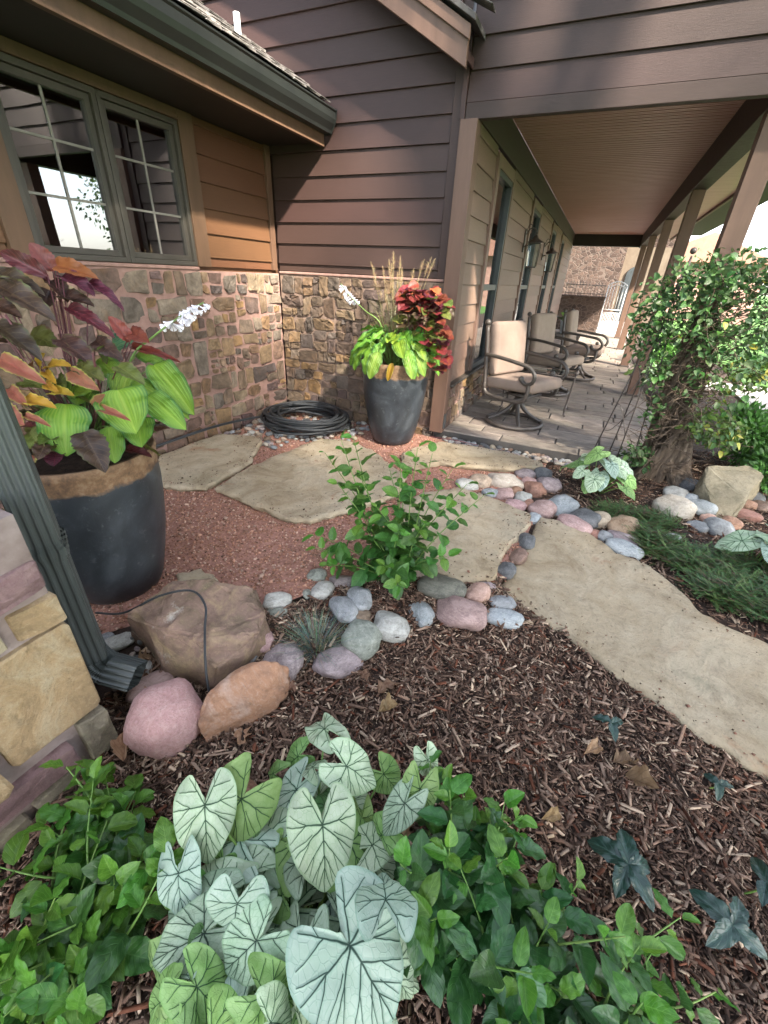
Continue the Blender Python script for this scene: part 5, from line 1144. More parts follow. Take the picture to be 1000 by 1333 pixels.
HOSTA = [leaf_mesh('hosta_leaf', m, cordate, 32, 18, .25 + .12 * i, .35 - .08 * i, .05, 0, .25 * (i - 1), i, .013) for i, m in enumerate(('hosta', 'hosta', 'hosta'))]
HOSTAB = leaf_mesh('hosta_leaf', 'hosta_blue', cordate, 32, 16, .2, .3, .04, rib=.012)
COL = {k: leaf_mesh('coleus_leaf', m, ovate, 8, 18, .16, .35, .03, .06, .2, i) for i, (k, m) in enumerate({'m': 'col_maroon', 'r': 'col_red', 'o': 'col_orange', 'd': 'col_dark', 'l': 'col_olive', 'y': 'col_yellow', 'k': 'col_pink'}.items())}

# ------------------------------------------------------------------ plants in the near planter
plain('stem_green', [(0, (.08, .16, .03)), (1, (.16, .26, .06))], 8, 4, .5, .1)
plain('stem_red', [(0, (.07, .02, .025)), (1, (.12, .035, .04))], 8, 4, .5, .1)
plain('stem_brown', [(0, (.06, .04, .025)), (1, (.13, .09, .06))], 14, 6, .85, .5, 60)
P1 = Vector((-1.95, 1.05, .60))
hosta1 = thing('hosta_plant', 'large leaved lime green hosta spilling over the near planter rim', 'plant', P1, 'hostas in the planters')
col1 = thing('coleus_plant', 'maroon and dark brown coleus standing tall in the near planter', 'plant', P1, 'coleus in the planters')
col1b = thing('coleus_plant', 'orange and pink edged coleus low in the near planter', 'plant', P1 + Vector((-.05, -.08, 0)), 'coleus in the planters')
for i, (ax, ay, az, tx, ty, tz, w, k) in enumerate(POT_LEAVES):
    A, T = Vector((ax, ay, az)), Vector((tx, ty, tz))
    if k in 'hv':
        leaf_at(hosta1, HOSTAB if k == 'v' else HOSTA[i % 3], A, T, w, (.45, -.5, .7), roll=random.uniform(-.2, .2)); st, mt, par = .003, 'stem_green', hosta1
    else:
        par = col1b if k in 'ky' else col1
        leaf_at(par, COL[k], A, T, w * 1.15, (.45, -.55, .65), roll=random.uniform(-.35, .35)); st, mt = .0026, 'stem_red'
    c = Vector((-1.95, 1.08, .66)) + (A - Vector((-1.95, 1.08, .66))) * .15; mid = c.lerp(A, .6) + Vector((0, 0, .03 if k in 'hv' else .0))
    ob('stalk', MB().tube([c, mid, A], st, 5, smooth=5).mesh('stalk', mt), par)
for a, b in (((-1.97, 1.08, .6), (-2.09, 1.02, 1.2)), ((-1.9, 1.1, .6), (-1.78, 1.12, 1.08))):
    a, b = Vector(a), Vector(b); ob('stem', MB().tube([a, a.lerp(b, .5) + Vector((.02, .01, 0)), b], [.008, .006, .004], 7, smooth=6).mesh('stem', 'stem_red'), col1)
# filler foliage inside the crown so the soil is hidden
rng = random.Random(44)
for i in range(70):
    a = rng.uniform(0, 6.28); r = rng.uniform(.02, .29); A = Vector((-1.95 + r * math.cos(a), 1.05 + r * math.sin(a), rng.uniform(.66, .66 + .3 * (1 - r / .3) + .06))); d = Vector((math.cos(a), math.sin(a), rng.uniform(-.3, .5))).normalized()
    leaf_at(col1, COL[rng.choice('ddlmdlk')], A, A + d * rng.uniform(.08, .14), rng.uniform(.05, .085), (d.x * .4, d.y * .4, .8), roll=rng.uniform(-.5, .5))
def blade_mesh(mb, p0, dirv, L, w, curve, seg=6, col=None):
    d = Vector(dirv).normalized(); side = d.cross(Vector((0, 0, 1))); side = side.normalized() if side.length > 1e-3 else Vector((1, 0, 0)); V = []; F = []
    h = Vector((d.x, d.y, 0)); h = h.normalized() if h.length > 1e-4 else Vector((1, 0, 0))
    for i in range(seg + 1):
        t = i / seg; p = Vector(p0) + d * (L * t) + (h * .5 - Vector((0, 0, 1))) * (curve * L * t * t); ww = w * (1 - t ** 1.5) + w * .06
        V += [p - side * ww, p + side * ww]
    for i in range(seg): F.append((2 * i, 2 * i + 1, 2 * i + 3, 2 * i + 2))
    mb.add(V, F, col)
g1 = thing('grass_plant', 'fine green grass at the back of the near planter', 'grass', P1 + Vector((-.05, .12, 0)), 'ornamental grasses in the planters'); mb = MB()
for i in range(230):
    a = rng.uniform(0, 6.28); rr_ = rng.uniform(0, .09); blade_mesh(mb, (-2.02 + rr_ * math.cos(a), 1.2 + rr_ * math.sin(a), .62), (math.cos(a) * rng.uniform(.05, .7), math.sin(a) * rng.uniform(.05, .7), 1), rng.uniform(.35, .62), .0022, rng.uniform(.1, .4), 6, tuple(c * rng.uniform(.7, 1.3) for c in (.07, .13, .04)))
ob('blades', mb.mesh('blades', 'foliage', False), g1)
def plume_grass(root, n, par, h0, h1, spread, plumes):
    mb = MB(); pm_ = MB(); root = Vector(root)
    for i in range(n):
        a = rng.uniform(0, 6.28); r = rng.uniform(0, .07); sp_ = rng.uniform(.03, spread); blade_mesh(mb, root + Vector((r * math.cos(a), r * math.sin(a), 0)), (math.cos(a) * sp_, math.sin(a) * sp_, 1), rng.uniform(h0, h1), .002, rng.uniform(.05, .4), 6, tuple(c * rng.uniform(.7, 1.3) for c in ((.16, .17, .06) if i % 3 else (.3, .24, .13))))
    ob('blades', mb.mesh('blades', 'foliage', False), par)
    for i in range(plumes):
        a = rng.uniform(0, 6.28); sp_ = rng.uniform(.05, .35); d = Vector((math.cos(a) * sp_, math.sin(a) * sp_ * .5, 1)).normalized(); L = rng.uniform(h1 * .62, h1 * .95); p0 = root; p1 = root + d * L; st = MB().tube([p0, p0.lerp(p1, .6), p1], .0014, 4, col=(.3, .24, .12))
        bend = Vector((d.x, d.y, 0)) * .5
        for k in range(170):
            t = k / 170; c = p1 + d * (t * .16 - .03) + bend * (t * t * .05); an = rng.uniform(0, 6.28); s = .024 * math.sin(math.pi * min(1, t * .93 + .07)) + .004
            blade_mesh(st, c, (math.cos(an) + d.x, math.sin(an) + d.y, .75), s * 1.5, .0008, .1, 2, tuple(q * rng.uniform(.8, 1.2) for q in (.5, .39, .23)))
        ob('plume', st.mesh('plume', 'foliage', False), par)
def hosta_flower(par, pts, nb=16, seed=1):
    rng = random.Random(seed); P = catmull([Vector(p) for p in pts], 8); sc = ob('flower_scape', MB().tube(P, [.006, .0045, .003], 7).mesh('flower_scape', 'stem_green'), par)
    n = len(P); bell = MB()
    for i in range(6):
        a0 = i / 6 * 6.283
        V = []
        for j, (r, z) in enumerate(((.0025, 0), (.004, .012), (.008, .022), (.016, .031))):
            for da in (-.42, 0, .42): V.append((r * math.cos(a0 + da), r * math.sin(a0 + da), z))
        bell.add(V, [(j * 3 + k, j * 3 + k + 1, j * 3 + 4 + k, j * 3 + 3 + k) for j in range(3) for k in range(2)])
    bm_ = bell.mesh('bloom', 'petal')
    for k in range(nb):
        t = .66 + .34 * k / nb; p = P[min(n - 1, int(t * (n - 1)))]; a = rng.uniform(0, 6.28); d = Vector((math.cos(a), math.sin(a), -.75 + .3 * t)).normalized(); o = ob('bloom', bm_, par)
        o.location = o.location + p + d * .008; o.rotation_euler = d.to_track_quat('Z', 'Y').to_euler(); s = 1.2 - .5 * k / nb; o.scale = (s, s, s * 1.15)
plain('petal', [(0, (.72, .7, .78)), (1, (.82, .8, .86))], 6, 3, .5, 0)
hosta_flower(hosta1, [(-1.90, 1.15, .72), (-1.82, 1.30, 1.02), (-1.76, 1.38, 1.11), (-1.65, 1.48, 1.21), (-1.585, 1.545, 1.26)], 26, 3)

# ------------------------------------------------------------------ plants in the far planter
P2 = Vector((-1.60, 3.82, .64)); hosta2 = thing('hosta_plant', 'yellow green hosta ringing the far planter rim', 'plant', P2, 'hostas in the planters')
for i in range(58):
    a = rng.uniform(-3.7, .3) if i < 50 else rng.uniform(0, 6.28); ring_ = i % 3; r0 = .15 + .085 * ring_
    A = P2 + Vector((math.cos(a) * r0, math.sin(a) * r0, .17 + .06 * (2 - ring_) + rng.uniform(0, .05))); d = Vector((math.cos(a), math.sin(a), rng.uniform(-.6, .3) - .3 * ring_)).normalized()
    L = rng.uniform(.15, .23); T = A + d * L; leaf_at(hosta2, HOSTA[i % 3], A, T, L * rng.uniform(.5, .66), (d.x * .5, d.y * .5 - .3, .8), roll=rng.uniform(-.35, .35))
    ob('stalk', MB().tube([P2 + Vector((math.cos(a) * .05, math.sin(a) * .05, 0)), A + Vector((0, 0, .015)) - d * .04, A], .003, 5, smooth=4).mesh('stalk', 'stem_green'), hosta2)
yl = leaf_at(hosta2, leaf_mesh('leaf', 'col_yellow', cordate, 8, 12, .15, .3), (-1.50, 3.50, .74), (-1.535, 3.475, .585), .055, (.2, -1, .3)); yl['label'] = 'wilted yellow leaf hanging over the pot rim'
hosta_flower(hosta2, [(-1.66, 3.74, .75), (-1.72, 3.69, 1.02), (-1.86, 3.66, 1.12), (-2.02, 3.64, 1.24), (-2.09, 3.63, 1.32)], 28, 7)
col2 = thing('coleus_plant', 'bushy brick red coleus in the far planter', 'plant', P2 + Vector((.15, .02, 0)), 'coleus in the planters')
for i in range(210):
    top = i < 95
    a = rng.uniform(0, 6.28); r = rng.uniform(0, 1) ** .6
    if top: A = Vector((-1.375 + .2 * r * math.cos(a), 3.80 + .15 * r * math.sin(a), 1.30 - .13 * r * r + rng.uniform(-.06, .06)))
    else: A = Vector((-1.37 + .22 * r * math.cos(a), 3.78 + .17 * r * math.sin(a), rng.uniform(.82, 1.24)))
    if i > 185: A = Vector((rng.uniform(-1.22, -1.10), 3.70 + rng.uniform(-.06, .06), rng.uniform(.68, 1.12)))
    c = Vector((-1.40, 3.85, .9)); d = Vector((A.x - c.x + rng.uniform(-.12, .12), A.y - c.y - .1 + rng.uniform(-.1, .1), 0)).normalized(); d.z += rng.uniform(-.35, .3); L = rng.uniform(.075, .12)
    k = rng.choice('rrrrom') if top else (rng.choice('rmrr') if i > 185 else rng.choice('llddmlr'))
    leaf_at(col2, COL[k], A, A + d.normalized() * L, L * .9, (d.x * .5, d.y * .5 - .3, .7), roll=rng.uniform(-.5, .5))
for i in range(12):
    a = rng.uniform(0, 6.28); b = Vector((-1.375 + .16 * math.cos(a), 3.80 + .1 * math.sin(a), 1.22)); ob('stem', MB().tube([(-1.42, 3.84, .6), Vector((-1.42, 3.84, .6)).lerp(b, .5), b], [.006, .003], 6, smooth=4).mesh('stem', 'stem_red'), col2)
pg = thing('grass_plant', 'fountain grass with tan bristly plumes in the far planter', 'grass', P2 + Vector((-.06, .1, 0)), 'ornamental grasses in the planters')
plume_grass((-1.66, 3.92, .62), 300, pg, .45, .9, .5, 24)
# ------------------------------------------------------------------ hose, tube
plain('rubber', [(0, (.016, .018, .02)), (1, (.035, .038, .042))], 9, 5, .5, .15, 60, .002, .1)
rng = random.Random(6); pts = []
cx, cy = -2.56, 3.70; ang = 2.5; n = 15 * 16
for k in range(n + 1):
    a = ang + k / 16 * 2 * math.pi; lay = k / n; lp = k / 16
    r = .36 + .05 * math.sin(lp * 2.1) + .03 * nz(lp * .7, 2.2, 0) + .03 * math.sin(lp * 5.3 + 1)
    ox, oy = .035 * math.sin(lp * 1.7), .03 * math.cos(lp * 2.3)
    z = -.045 + .11 * lay + .014 * math.sin(a * 2 + lp * 1.3) + .012 * nz(a, lp, 3)
    pts.append((cx + ox + r * 1.12 * math.cos(a), cy + oy + r * .98 * math.sin(a), z))
tail = [(-3.13, 1.4, .04), (-3.10, 2.0, .03), (-3.09, 2.6, .03), (-3.08, 3.0, .02), (-3.06, 3.35, -.01), (-2.99, 3.72, -.035)]
hose = ob('hose', MB().tube(tail + pts, .0125, 9, smooth=3).mesh('hose', 'rubber')); hose.location = (0, 0, .03)
tag(hose, 'long black rubber garden hose coiled in the house corner', 'hose')
tube = ob('drip_tube', MB().tube([(-1.78, .80, -.03), (-1.6, .82, .03), (-1.47, .92, .105), (-1.35, .99, .13), (-1.24, .96, .115), (-1.17, .88, .075), (-1.10, .80, .02), (-1.06, .755, -.06), (-1.05, .75, -.15)], .0052, 7, smooth=7).mesh('drip_tube', 'rubber'))
tag(tube, 'thin black drip tube arching over the squarish boulder', 'tube')
ob_w = ob('drip_tube', MB().tube([(-1.25, 3.98, -.02), (-1.1, 3.93, .0), (-.95, 3.92, .01), (-.85, 3.95, -.005), (-.75, 3.99, -.02)], .004, 6, smooth=6).mesh('drip_tube', 'stem_red'))
tag(ob_w, 'thin reddish tube lying on the far end of the narrow flagstone', 'tube')

# ------------------------------------------------------------------ caladiums
VEINS = [((0, -.02), (0, 1.0), 1.0), ((0, 0), (.5, -.58), .8), ((0, 0), (.97, -.05), .75), ((0, .02), (.78, .42), .7), ((0, .24), (.55, .66), .55), ((0, .45), (.34, .82), .45), ((0, .63), (.17, .93), .4),
         ((.26, -.3), (.8, -.34), .42), ((.3, -.35), (.3, -.66), .35), ((.48, -.03), (.92, .2), .38), ((.44, -.02), (.9, -.22), .36), ((.38, .22), (.7, .56), .34), ((.3, .13), (.88, .32), .3), ((.26, .44), (.42, .74), .28), ((.12, .55), (.24, .86), .25)]
def caladium_mat(name, base, alt, vein, mid, transl=.22):
    m, nt, b, o = _nodes(name); uv = N(nt, 'ShaderNodeUVMap'); v = coords(nt, True, (1, 1, 1), 'UV'); n1 = tex(nt, v, 3, 5)
    def vm(op, x, y=None):
        n = N(nt, 'ShaderNodeVectorMath', operation=op)
        for i, q in enumerate((x, y)):
            if q is None: continue
            if isinstance(q, tuple): n.inputs[i].default_value = q
            else: nt.links.new(q, n.inputs[i])
        return n
    P = vm('MULTIPLY_ADD', uv.outputs[0], (2, 2, 0)); P.inputs[2].default_value = (-1, -1, 0)
    nc = N(nt, 'ShaderNodeTexNoise'); nc.inputs['Scale'].default_value = 5; nt.links.new(v, nc.inputs['Vector'])
    off = vm('MULTIPLY', vm('SUBTRACT', nc.outputs['Color'], (.5, .5, .5)).outputs[0], (.09, .09, 0)); P = vm('ADD', P.outputs[0], off.outputs[0])
    sx = N(nt, 'ShaderNodeSeparateXYZ'); nt.links.new(P.outputs[0], sx.inputs[0]); cb = N(nt, 'ShaderNodeCombineXYZ'); nt.links.new(math_(nt, 'ABSOLUTE', sx.outputs[0]), cb.inputs[0]); nt.links.new(sx.outputs[1], cb.inputs[1]); Q = cb.outputs[0]
    line = halo = None
    for (a, e, w) in VEINS:
        dx, dy = e[0] - a[0], e[1] - a[1]; dd = dx * dx + dy * dy; r = vm('SUBTRACT', Q, (a[0], a[1], 0)); t = math_(nt, 'ADD', vm('DOT_PRODUCT', r.outputs[0], (dx / dd, dy / dd, 0)).outputs['Value'], 0.0, True)
        sc = vm('SCALE', (dx, dy, 0)); nt.links.new(t, sc.inputs['Scale']); ds_ = vm('LENGTH', vm('SUBTRACT', r.outputs[0], sc.outputs[0]).outputs[0]).outputs['Value']
        wd = math_(nt, 'SUBTRACT', .0165 * w + .003, math_(nt, 'MULTIPLY', t, .0115 * w)); q = math_(nt, 'DIVIDE', ds_, wd); l = math_(nt, 'SUBTRACT', 1.5, q, True); h = math_(nt, 'SUBTRACT', 1.0, math_(nt, 'MULTIPLY', q, .22), True)
        line = l if line is None else math_(nt, 'MAXIMUM', line, l); halo = h if halo is None else math_(nt, 'MAXIMUM', halo, h)
    c = ramp(nt, n1, [(.35, base), (.65, alt)])
    vo = N(nt, 'ShaderNodeTexVoronoi', feature='DISTANCE_TO_EDGE'); vo.inputs['Scale'].default_value = 16; nt.links.new(vm('ADD', v, off.outputs[0]).outputs[0], vo.inputs['Vector'])
    net = math_(nt, 'SUBTRACT', 1.0, math_(nt, 'MULTIPLY', vo.outputs[0], 13.0), True); c = mixc(nt, math_(nt, 'MULTIPLY', net, .3), c, mid)
    at = N(nt, 'ShaderNodeAttribute'); at.attribute_name = 'rim'; c = mixc(nt, math_(nt, 'MULTIPLY', at.outputs['Fac'], .55), c, mid)
    c = mixc(nt, math_(nt, 'MULTIPLY', halo, .5), c, mid); c = mixc(nt, line, c, vein)
    blot = math_(nt, 'MULTIPLY', math_(nt, 'SUBTRACT', tex(nt, v, 7, 4), .64, True), 5, True); c = mixc(nt, math_(nt, 'MULTIPLY', blot, .6), c, mid)
    c = objvar(nt, c, .14, .014); nt.links.new(c, b.inputs['Base Color']); b.inputs['Roughness'].default_value = .5; b.inputs['Specular IOR Level'].default_value = .35
    bump(nt, b, math_(nt, 'SUBTRACT', n1, math_(nt, 'ADD', math_(nt, 'MULTIPLY', halo, .9), math_(nt, 'MULTIPLY', net, .25))), .5, .004)
    t = N(nt, 'ShaderNodeBsdfTranslucent'); nt.links.new(c, t.inputs[0]); mx = N(nt, 'ShaderNodeMixShader'); mx.inputs[0].default_value = transl
    nt.links.new(b.outputs[0], mx.inputs[1]); nt.links.new(t.outputs[0], mx.inputs[2]); nt.links.new(mx.outputs[0], o.inputs[0]); MATS[name] = m
caladium_mat('cal_white', (.36, .46, .3), (.46, .54, .39), (.015, .05, .022), (.2, .36, .17))
caladium_mat('cal_blue', (.32, .42, .32), (.41, .5, .41), (.014, .045, .028), (.17, .32, .22))
caladium_mat('cal_green', (.16, .29, .075), (.26, .39, .15), (.012, .05, .014), (.12, .26, .05))
caladium_mat('cal_strong', (.3, .41, .28), (.4, .49, .36), (.008, .03, .016), (.08, .18, .08))
caladium_mat('cal_dark', (.05, .13, .035), (.16, .28, .12), (.008, .03, .012), (.05, .12, .03))
def sagittate(mat, seed, droop=.3, wav=.03, NA=72, NR=16):
    """arrow shaped blade; origin where the stalk joins, tip at y=1, lobes behind; half width 1 in x"""
    rng = random.Random(seed); V = []; lob = rng.uniform(.5, .62); lw = rng.uniform(.62, .8); notch = rng.uniform(.1, .17)
    key = [(0, 1.0), (7, .965), (20, .905), (43, .9), (65, .94), (90, 1.0), (104, 1.02), (121, .97), (134, .93 * lob / .56), (142, .86 * lob / .56), (148, .72), (153, .46), (162, .24), (180, notch)]
    ax = [math.radians(k) for k, _ in key]; ay = [r for _, r in key]
    def outline(th):
        a = abs(th); r = float(np.interp(a, ax, ay)); x = r * math.sin(a); y = r * math.cos(a)
        return (math.copysign(x, th), y)
    ph = rng.uniform(0, 6); W_ = []; edge = []
    V.append((0, 0, 0)); 
    for r in range(1, NR + 1):
        t = (r / NR)
        for k in range(NA):
            th = -math.pi + 2 * math.pi * (k + .5) / NA; x, y = outline(th); px, py = x * t, y * t
            z = -droop * (max(py, 0) ** 2) * .7 - droop * .55 * (px * .5) ** 2 - droop * .5 * max(-py, 0) ** 1.5 + wav * (math.sin(th * 4 + ph) + .6 * math.sin(th * 7 + ph * 2)) * t ** 3 + .02 * math.sin(px * 9 + ph) * math.sin(py * 8) + .05 * abs(px) * (1 - t)
            V.append((px, py, z + .04)); 
    F = [(0, 1 + k, 1 + (k + 1) % NA) for k in range(NA - 1)]
    for r in range(NR - 1):
        for k in range(NA - 1): F.append((1 + r * NA + k, 1 + (r + 1) * NA + k, 1 + (r + 1) * NA + k + 1, 1 + r * NA + k + 1))
    P = np.array(V)[:, :2].copy(); rim = np.zeros(len(V), np.float32); rim[-NA:] = 1
    me = bpy.data.meshes.new('caladium_leaf'); me.from_pydata([tuple(v) for v in V], [], F); uvl = me.uv_layers.new(name='UVMap'); vi = np.zeros(len(me.loops), np.int32); me.loops.foreach_get('vertex_index', vi)
    uvl.data.foreach_set('uv', (P[vi] * .5 + .5).astype(np.float32).ravel())
    at = me.attributes.new('rim', 'FLOAT', 'POINT'); at.data.foreach_set('value', rim)
    me.materials.append(MATS[mat]); me.shade_smooth(); return me
CM = {k: [sagittate(m, 10 * i + j, .2 + .14 * j, .03 + .018 * j) for j in range(4)] for i, (k, m) in enumerate({'w': 'cal_white', 'b': 'cal_blue', 'g': 'cal_green', 's': 'cal_strong', 'd': 'cal_dark'}.items())}
cal = thing('caladium_plant', 'big clump of white green caladium with dark veins in the front bed', 'plant', (-.33, .35, -.2), 'caladiums')
rng = random.Random(12)
def cal_leaf(par, A, T, w, k, root, hint=(.1, -.25, 1)):
    o = leaf_at(par, CM[k][rng.randrange(4)], A, T, w * 1.06, hint, roll=rng.uniform(-.3, .3)); A = Vector(A); r = Vector(root) + (A - Vector(root)) * .25; r.z = root[2]
    ob('stalk', MB().tube([r, r.lerp(A, .55) + Vector((0, 0, .02)), A + Vector((0, 0, -.004))], [.005, .0035, .0025], 6, smooth=4).mesh('stalk', 'stem_green'), par)
for (ax, ay, az, tx, ty, tz, w, k) in CALADIUM: cal_leaf(cal, (ax, ay, az), (tx, ty, tz), min(w, .24), k, (-.33, .35, -.2))
for i in range(44):
    a = rng.uniform(0, 6.28); r = math.sqrt(rng.random()); A = Vector((-.30 + .27 * r * math.cos(a), .36 + .26 * r * math.sin(a), rng.uniform(-.1, .05))); d = Vector((math.cos(a), math.sin(a), -.3)).normalized(); L = rng.uniform(.1, .17); cal_leaf(cal, A, A + d * L, L * .95, rng.choice('gwdswsbw'), (-.33, .35, -.2))
def cal_clump(root, n, R, H, L0, L1, label, kinds='wwgbs', face=-1.57):
    t = thing('caladium_plant', label, 'plant', root, 'caladiums'); root = Vector(root)
    for i in range(n):
        a = face + rng.uniform(-2.4, 2.4); r = R * math.sqrt(rng.uniform(.05, 1)); A = root + Vector((math.cos(a) * r, math.sin(a) * r, H * (1.05 - .6 * r / R) * rng.uniform(.75, 1.1))); d = Vector((math.cos(a), math.sin(a), -.55)).normalized(); L = rng.uniform(L0, L1)
        cal_leaf(t, A, A + d * L, L * rng.uniform(.85, 1.05), rng.choice(kinds), tuple(root), (math.cos(a) * .4, math.sin(a) * .4 - .3, .9))
    return t
cal_clump((.33, 3.60, -.09), 30, .24, .36, .085, .13, 'small white green caladium beside the cobble heap at the porch corner')
cal_clump((1.27, 2.95, -.09), 12, .15, .26, .1, .16, 'caladium cut off by the right edge of the photo, beside the juniper', 'wwb')
cal_clump((1.05, 9.2, -.11), 14, .28, .4, .1, .17, 'pale caladium growing behind the first porch posts', 'wwbg')

# ------------------------------------------------------------------ leafy shrubs
SHV = {m: [leaf_mesh('leaf', m, ovate, 6, 10, .1 + .16 * j, .5 - .15 * j, .03 + .02 * j, 0, .3 * (j - 1), j) for j in range(3)] for m in ('fresh_leaf', 'green_leaf', 'deep_leaf')}
SHL = [SHV['fresh_leaf'][0], SHV['green_leaf'][1], SHV['deep_leaf'][2]]
SRL = [leaf_mesh('leaf', m, ovate, 6, 14, .22, .3, .02, .05, .15, i) for i, m in enumerate(('fresh_leaf', 'green_leaf', 'deep_leaf'))]
def shrub(name, label, root, stems, meshes, L0, L1, wr, per, rng, cat='shrub', stemmat='stem_green', group=None, young=.8):
    """stems: list of (foot, tip); leaves in alternate pairs up each stem, paler towards the tip"""
    t = thing(name, label, cat, root, group)
    for f, tip in stems:
        f, tip = Vector(f), Vector(tip); mid = f.lerp(tip, .5) + Vector((rng.uniform(-.03, .03), rng.uniform(-.03, .03), .04)); P = catmull([f, mid, tip], 10)
        ob('stem', MB().tube(P, [.0045, .003, .0014], 6).mesh('stem', stemmat), t); n = len(P); a0 = rng.uniform(0, 6.28)
        for k in range(per):
            u = .22 + .78 * k / (per - 1); p = P[min(n - 1, int(u * (n - 1)))]; ax = (P[min(n - 1, int(u * (n - 1)) + 1)] - P[max(0, int(u * (n - 1)) - 1)]).normalized(); a = a0 + k * 2.4 + rng.uniform(-.3, .3)
            o1 = ax.orthogonal().normalized(); d = (Matrix.Rotation(a, 3, ax) @ o1) * (1.0 if k < per - 1 else .3) + ax * rng.uniform(.2, .6); d.z += rng.uniform(-.1, .15); d.normalize()
            L = rng.uniform(L0, L1) * (1.0 if u < young else .72); m = meshes[0] if u > young else (meshes[1] if rng.random() < .6 else meshes[2])
            m = SHV[m.materials[0].name][rng.randrange(3)] if m in SHL else m; L *= rng.choice((.7, .9, 1.0, 1.0, 1.15))
            A = p + d * L * .12; leaf_at(t, m, A, A + d * L, L * rng.uniform(wr - .07, wr + .07), (ax.x * .3, ax.y * .3 - .1, .9), roll=rng.uniform(-.45, .45))
    L_ = sorted([c for c in t.children if c.name.startswith('leaf')], key=lambda c: -c.location.z)
    if len(L_) > 300:
        join_leaves('foliage', t, [(c.data, c.matrix_basis.copy()) for c in L_[285:]])
        for c in L_[285:]: bpy.data.objects.remove(c)
    return t
rng = random.Random(77)
st = []
for i in range(28):
    fx, fy = rng.uniform(-.92, -.72), rng.uniform(-.02, .2); tx, ty = rng.uniform(-1.16, -.62), rng.uniform(-.14, .36)
    st.append(((fx, fy, -.2), (tx, ty, rng.uniform(-.08, .09) - .1 * abs(tx + .85))))
shrub('leafy_shrub', 'bright green smooth leaved shrub in the bottom left corner', (-.85, .1, -.2), st, SHL, .08, .118, .64, 11, rng, group='low shrubs in the front bed', young=.5)
st = []
for i in range(50):
    u = rng.uniform(0, 1); cx_, cy_ = -.05 + .5 * u, .62 - .12 * u
    tx, ty = cx_ + rng.uniform(-.2, .22), cy_ + rng.uniform(-.32, .16)
    st.append(((cx_ + rng.uniform(-.06, .06), cy_ - .1 + rng.uniform(-.06, .06), -.2), (tx, ty, rng.uniform(-.04, .16) + .05 * (1 - u))))
shrub('leafy_shrub', 'dense dark green shrub with glossy leaves right of the big caladium', (.15, .5, -.2), st, [SHL[0], SHL[2], SHL[2]], .058, .095, .62, 13, rng, group='low shrubs in the front bed', young=.86)
st = [((.40, .55, -.2), (.56, .72, .02)), ((.41, .56, -.2), (.64, .63, -.03)), ((.4, .54, -.2), (.60, .56, -.06))]
shrub('leafy_shrub', 'small spray of green leaves reaching over the mulch beyond the glossy shrub', (.4, .55, -.2), st, SHL, .06, .085, .42, 9, rng, group='low shrubs in the front bed')
st = []; R0 = Vector((-.64, 1.78, -.12))
TIPS = [(-1.14, 1.8, .56), (-1.05, 1.82, .64), (-.97, 1.8, .68), (-1.0, 1.7, .45), (-.9, 1.75, .5), (-.62, 1.8, .69), (-.55, 1.82, .67), (-.68, 1.75, .6), (-.45, 1.85, .6), (-.36, 1.8, .56), (-.28, 1.85, .5), (-.75, 1.65, .4), (-.6, 1.6, .35), (-.5, 1.65, .38), (-1.05, 1.55, .12), (-1.1, 1.62, .15), (-.95, 1.5, .08), (-.66, 1.55, .15), (-.55, 1.5, .1), (-.8, 1.9, .5), (-.38, 1.7, .2), (-.7, 1.85, .48), (-.85, 1.65, .3)]
for tp in TIPS: st.append((tuple(R0 + Vector((rng.uniform(-.06, .06), rng.uniform(-.05, .05), 0))), tp))
shrub('leafy_shrub', 'upright leafy green shrub growing between the gravel and the raised flagstone', R0, st, [SRL[0], SRL[1], SRL[1]], .06, .11, .68, 15, rng, young=.8)
# hellebore sprigs
HB = leaf_mesh('leaf', 'hellebore', ovate, 8, 12, .45, .45, .06, .03, .3)
def sprig(pos, n, L, label, a0, up=.12):
    t = thing('hellebore_plant', label, 'plant', pos, 'dark seedlings in the mulch'); pos = Vector(pos); top = pos + Vector((rng.uniform(-.02, .02), rng.uniform(-.02, .02), up))
    ob('stem', MB().tube([pos, pos.lerp(top, .6) + Vector((.01, 0, 0)), top], [.003, .002], 6, smooth=4).mesh('stem', 'stem_green'), t)
    for k in range(n):
        a = a0 + k * 6.283 / n + rng.uniform(-.2, .2); d = Vector((math.cos(a), math.sin(a), rng.uniform(-.1, .25))).normalized(); l = L * rng.uniform(.8, 1.15); leaf_at(t, HB, top, top + d * l, l * .56, (0, -.1, 1), roll=rng.uniform(-.5, .5))
sprig((.47, .83, -.2), 5, .1, 'dark blue green five leaved seedling in the middle of the right mulch', .4)
sprig((.73, .82, -.2), 4, .085, 'dark seedling at the right picture edge nearest the bottom', 1.0)
sprig((.83, .98, -.2), 3, .075, 'dark seedling at the right picture edge, above its near neighbour', 2.0)
sprig((.47, 1.36, -.2), 3, .075, 'dark seedling with dry leaves beside it, below the long path slab', .9, .08)
sprig((.80, 1.30, -.19), 3, .06, 'bluish seedling touching the lower edge of the long path slab', .3, .05)
# fescue tuft
ft = thing('fescue_tuft', 'blue green fescue grass tuft among the cobbles', 'grass', (-.82, 1.16, -.2)); mb = MB()
for i in range(420):
    a = rng.uniform(0, 6.28); r = rng.uniform(0, .05); s_ = rng.uniform(.05, 1.15); blade_mesh(mb, (-.82 + r * math.cos(a), 1.18 + r * math.sin(a), -.17), (math.cos(a) * s_, math.sin(a) * s_, 1), rng.uniform(.14, .25), .0012, rng.uniform(.05, .35), 6, tuple(c * rng.uniform(.65, 1.35) for c in ((.13, .2, .16) if i % 5 else (.3, .27, .17))))
ob('blades', mb.mesh('blades', 'foliage', False), ft)
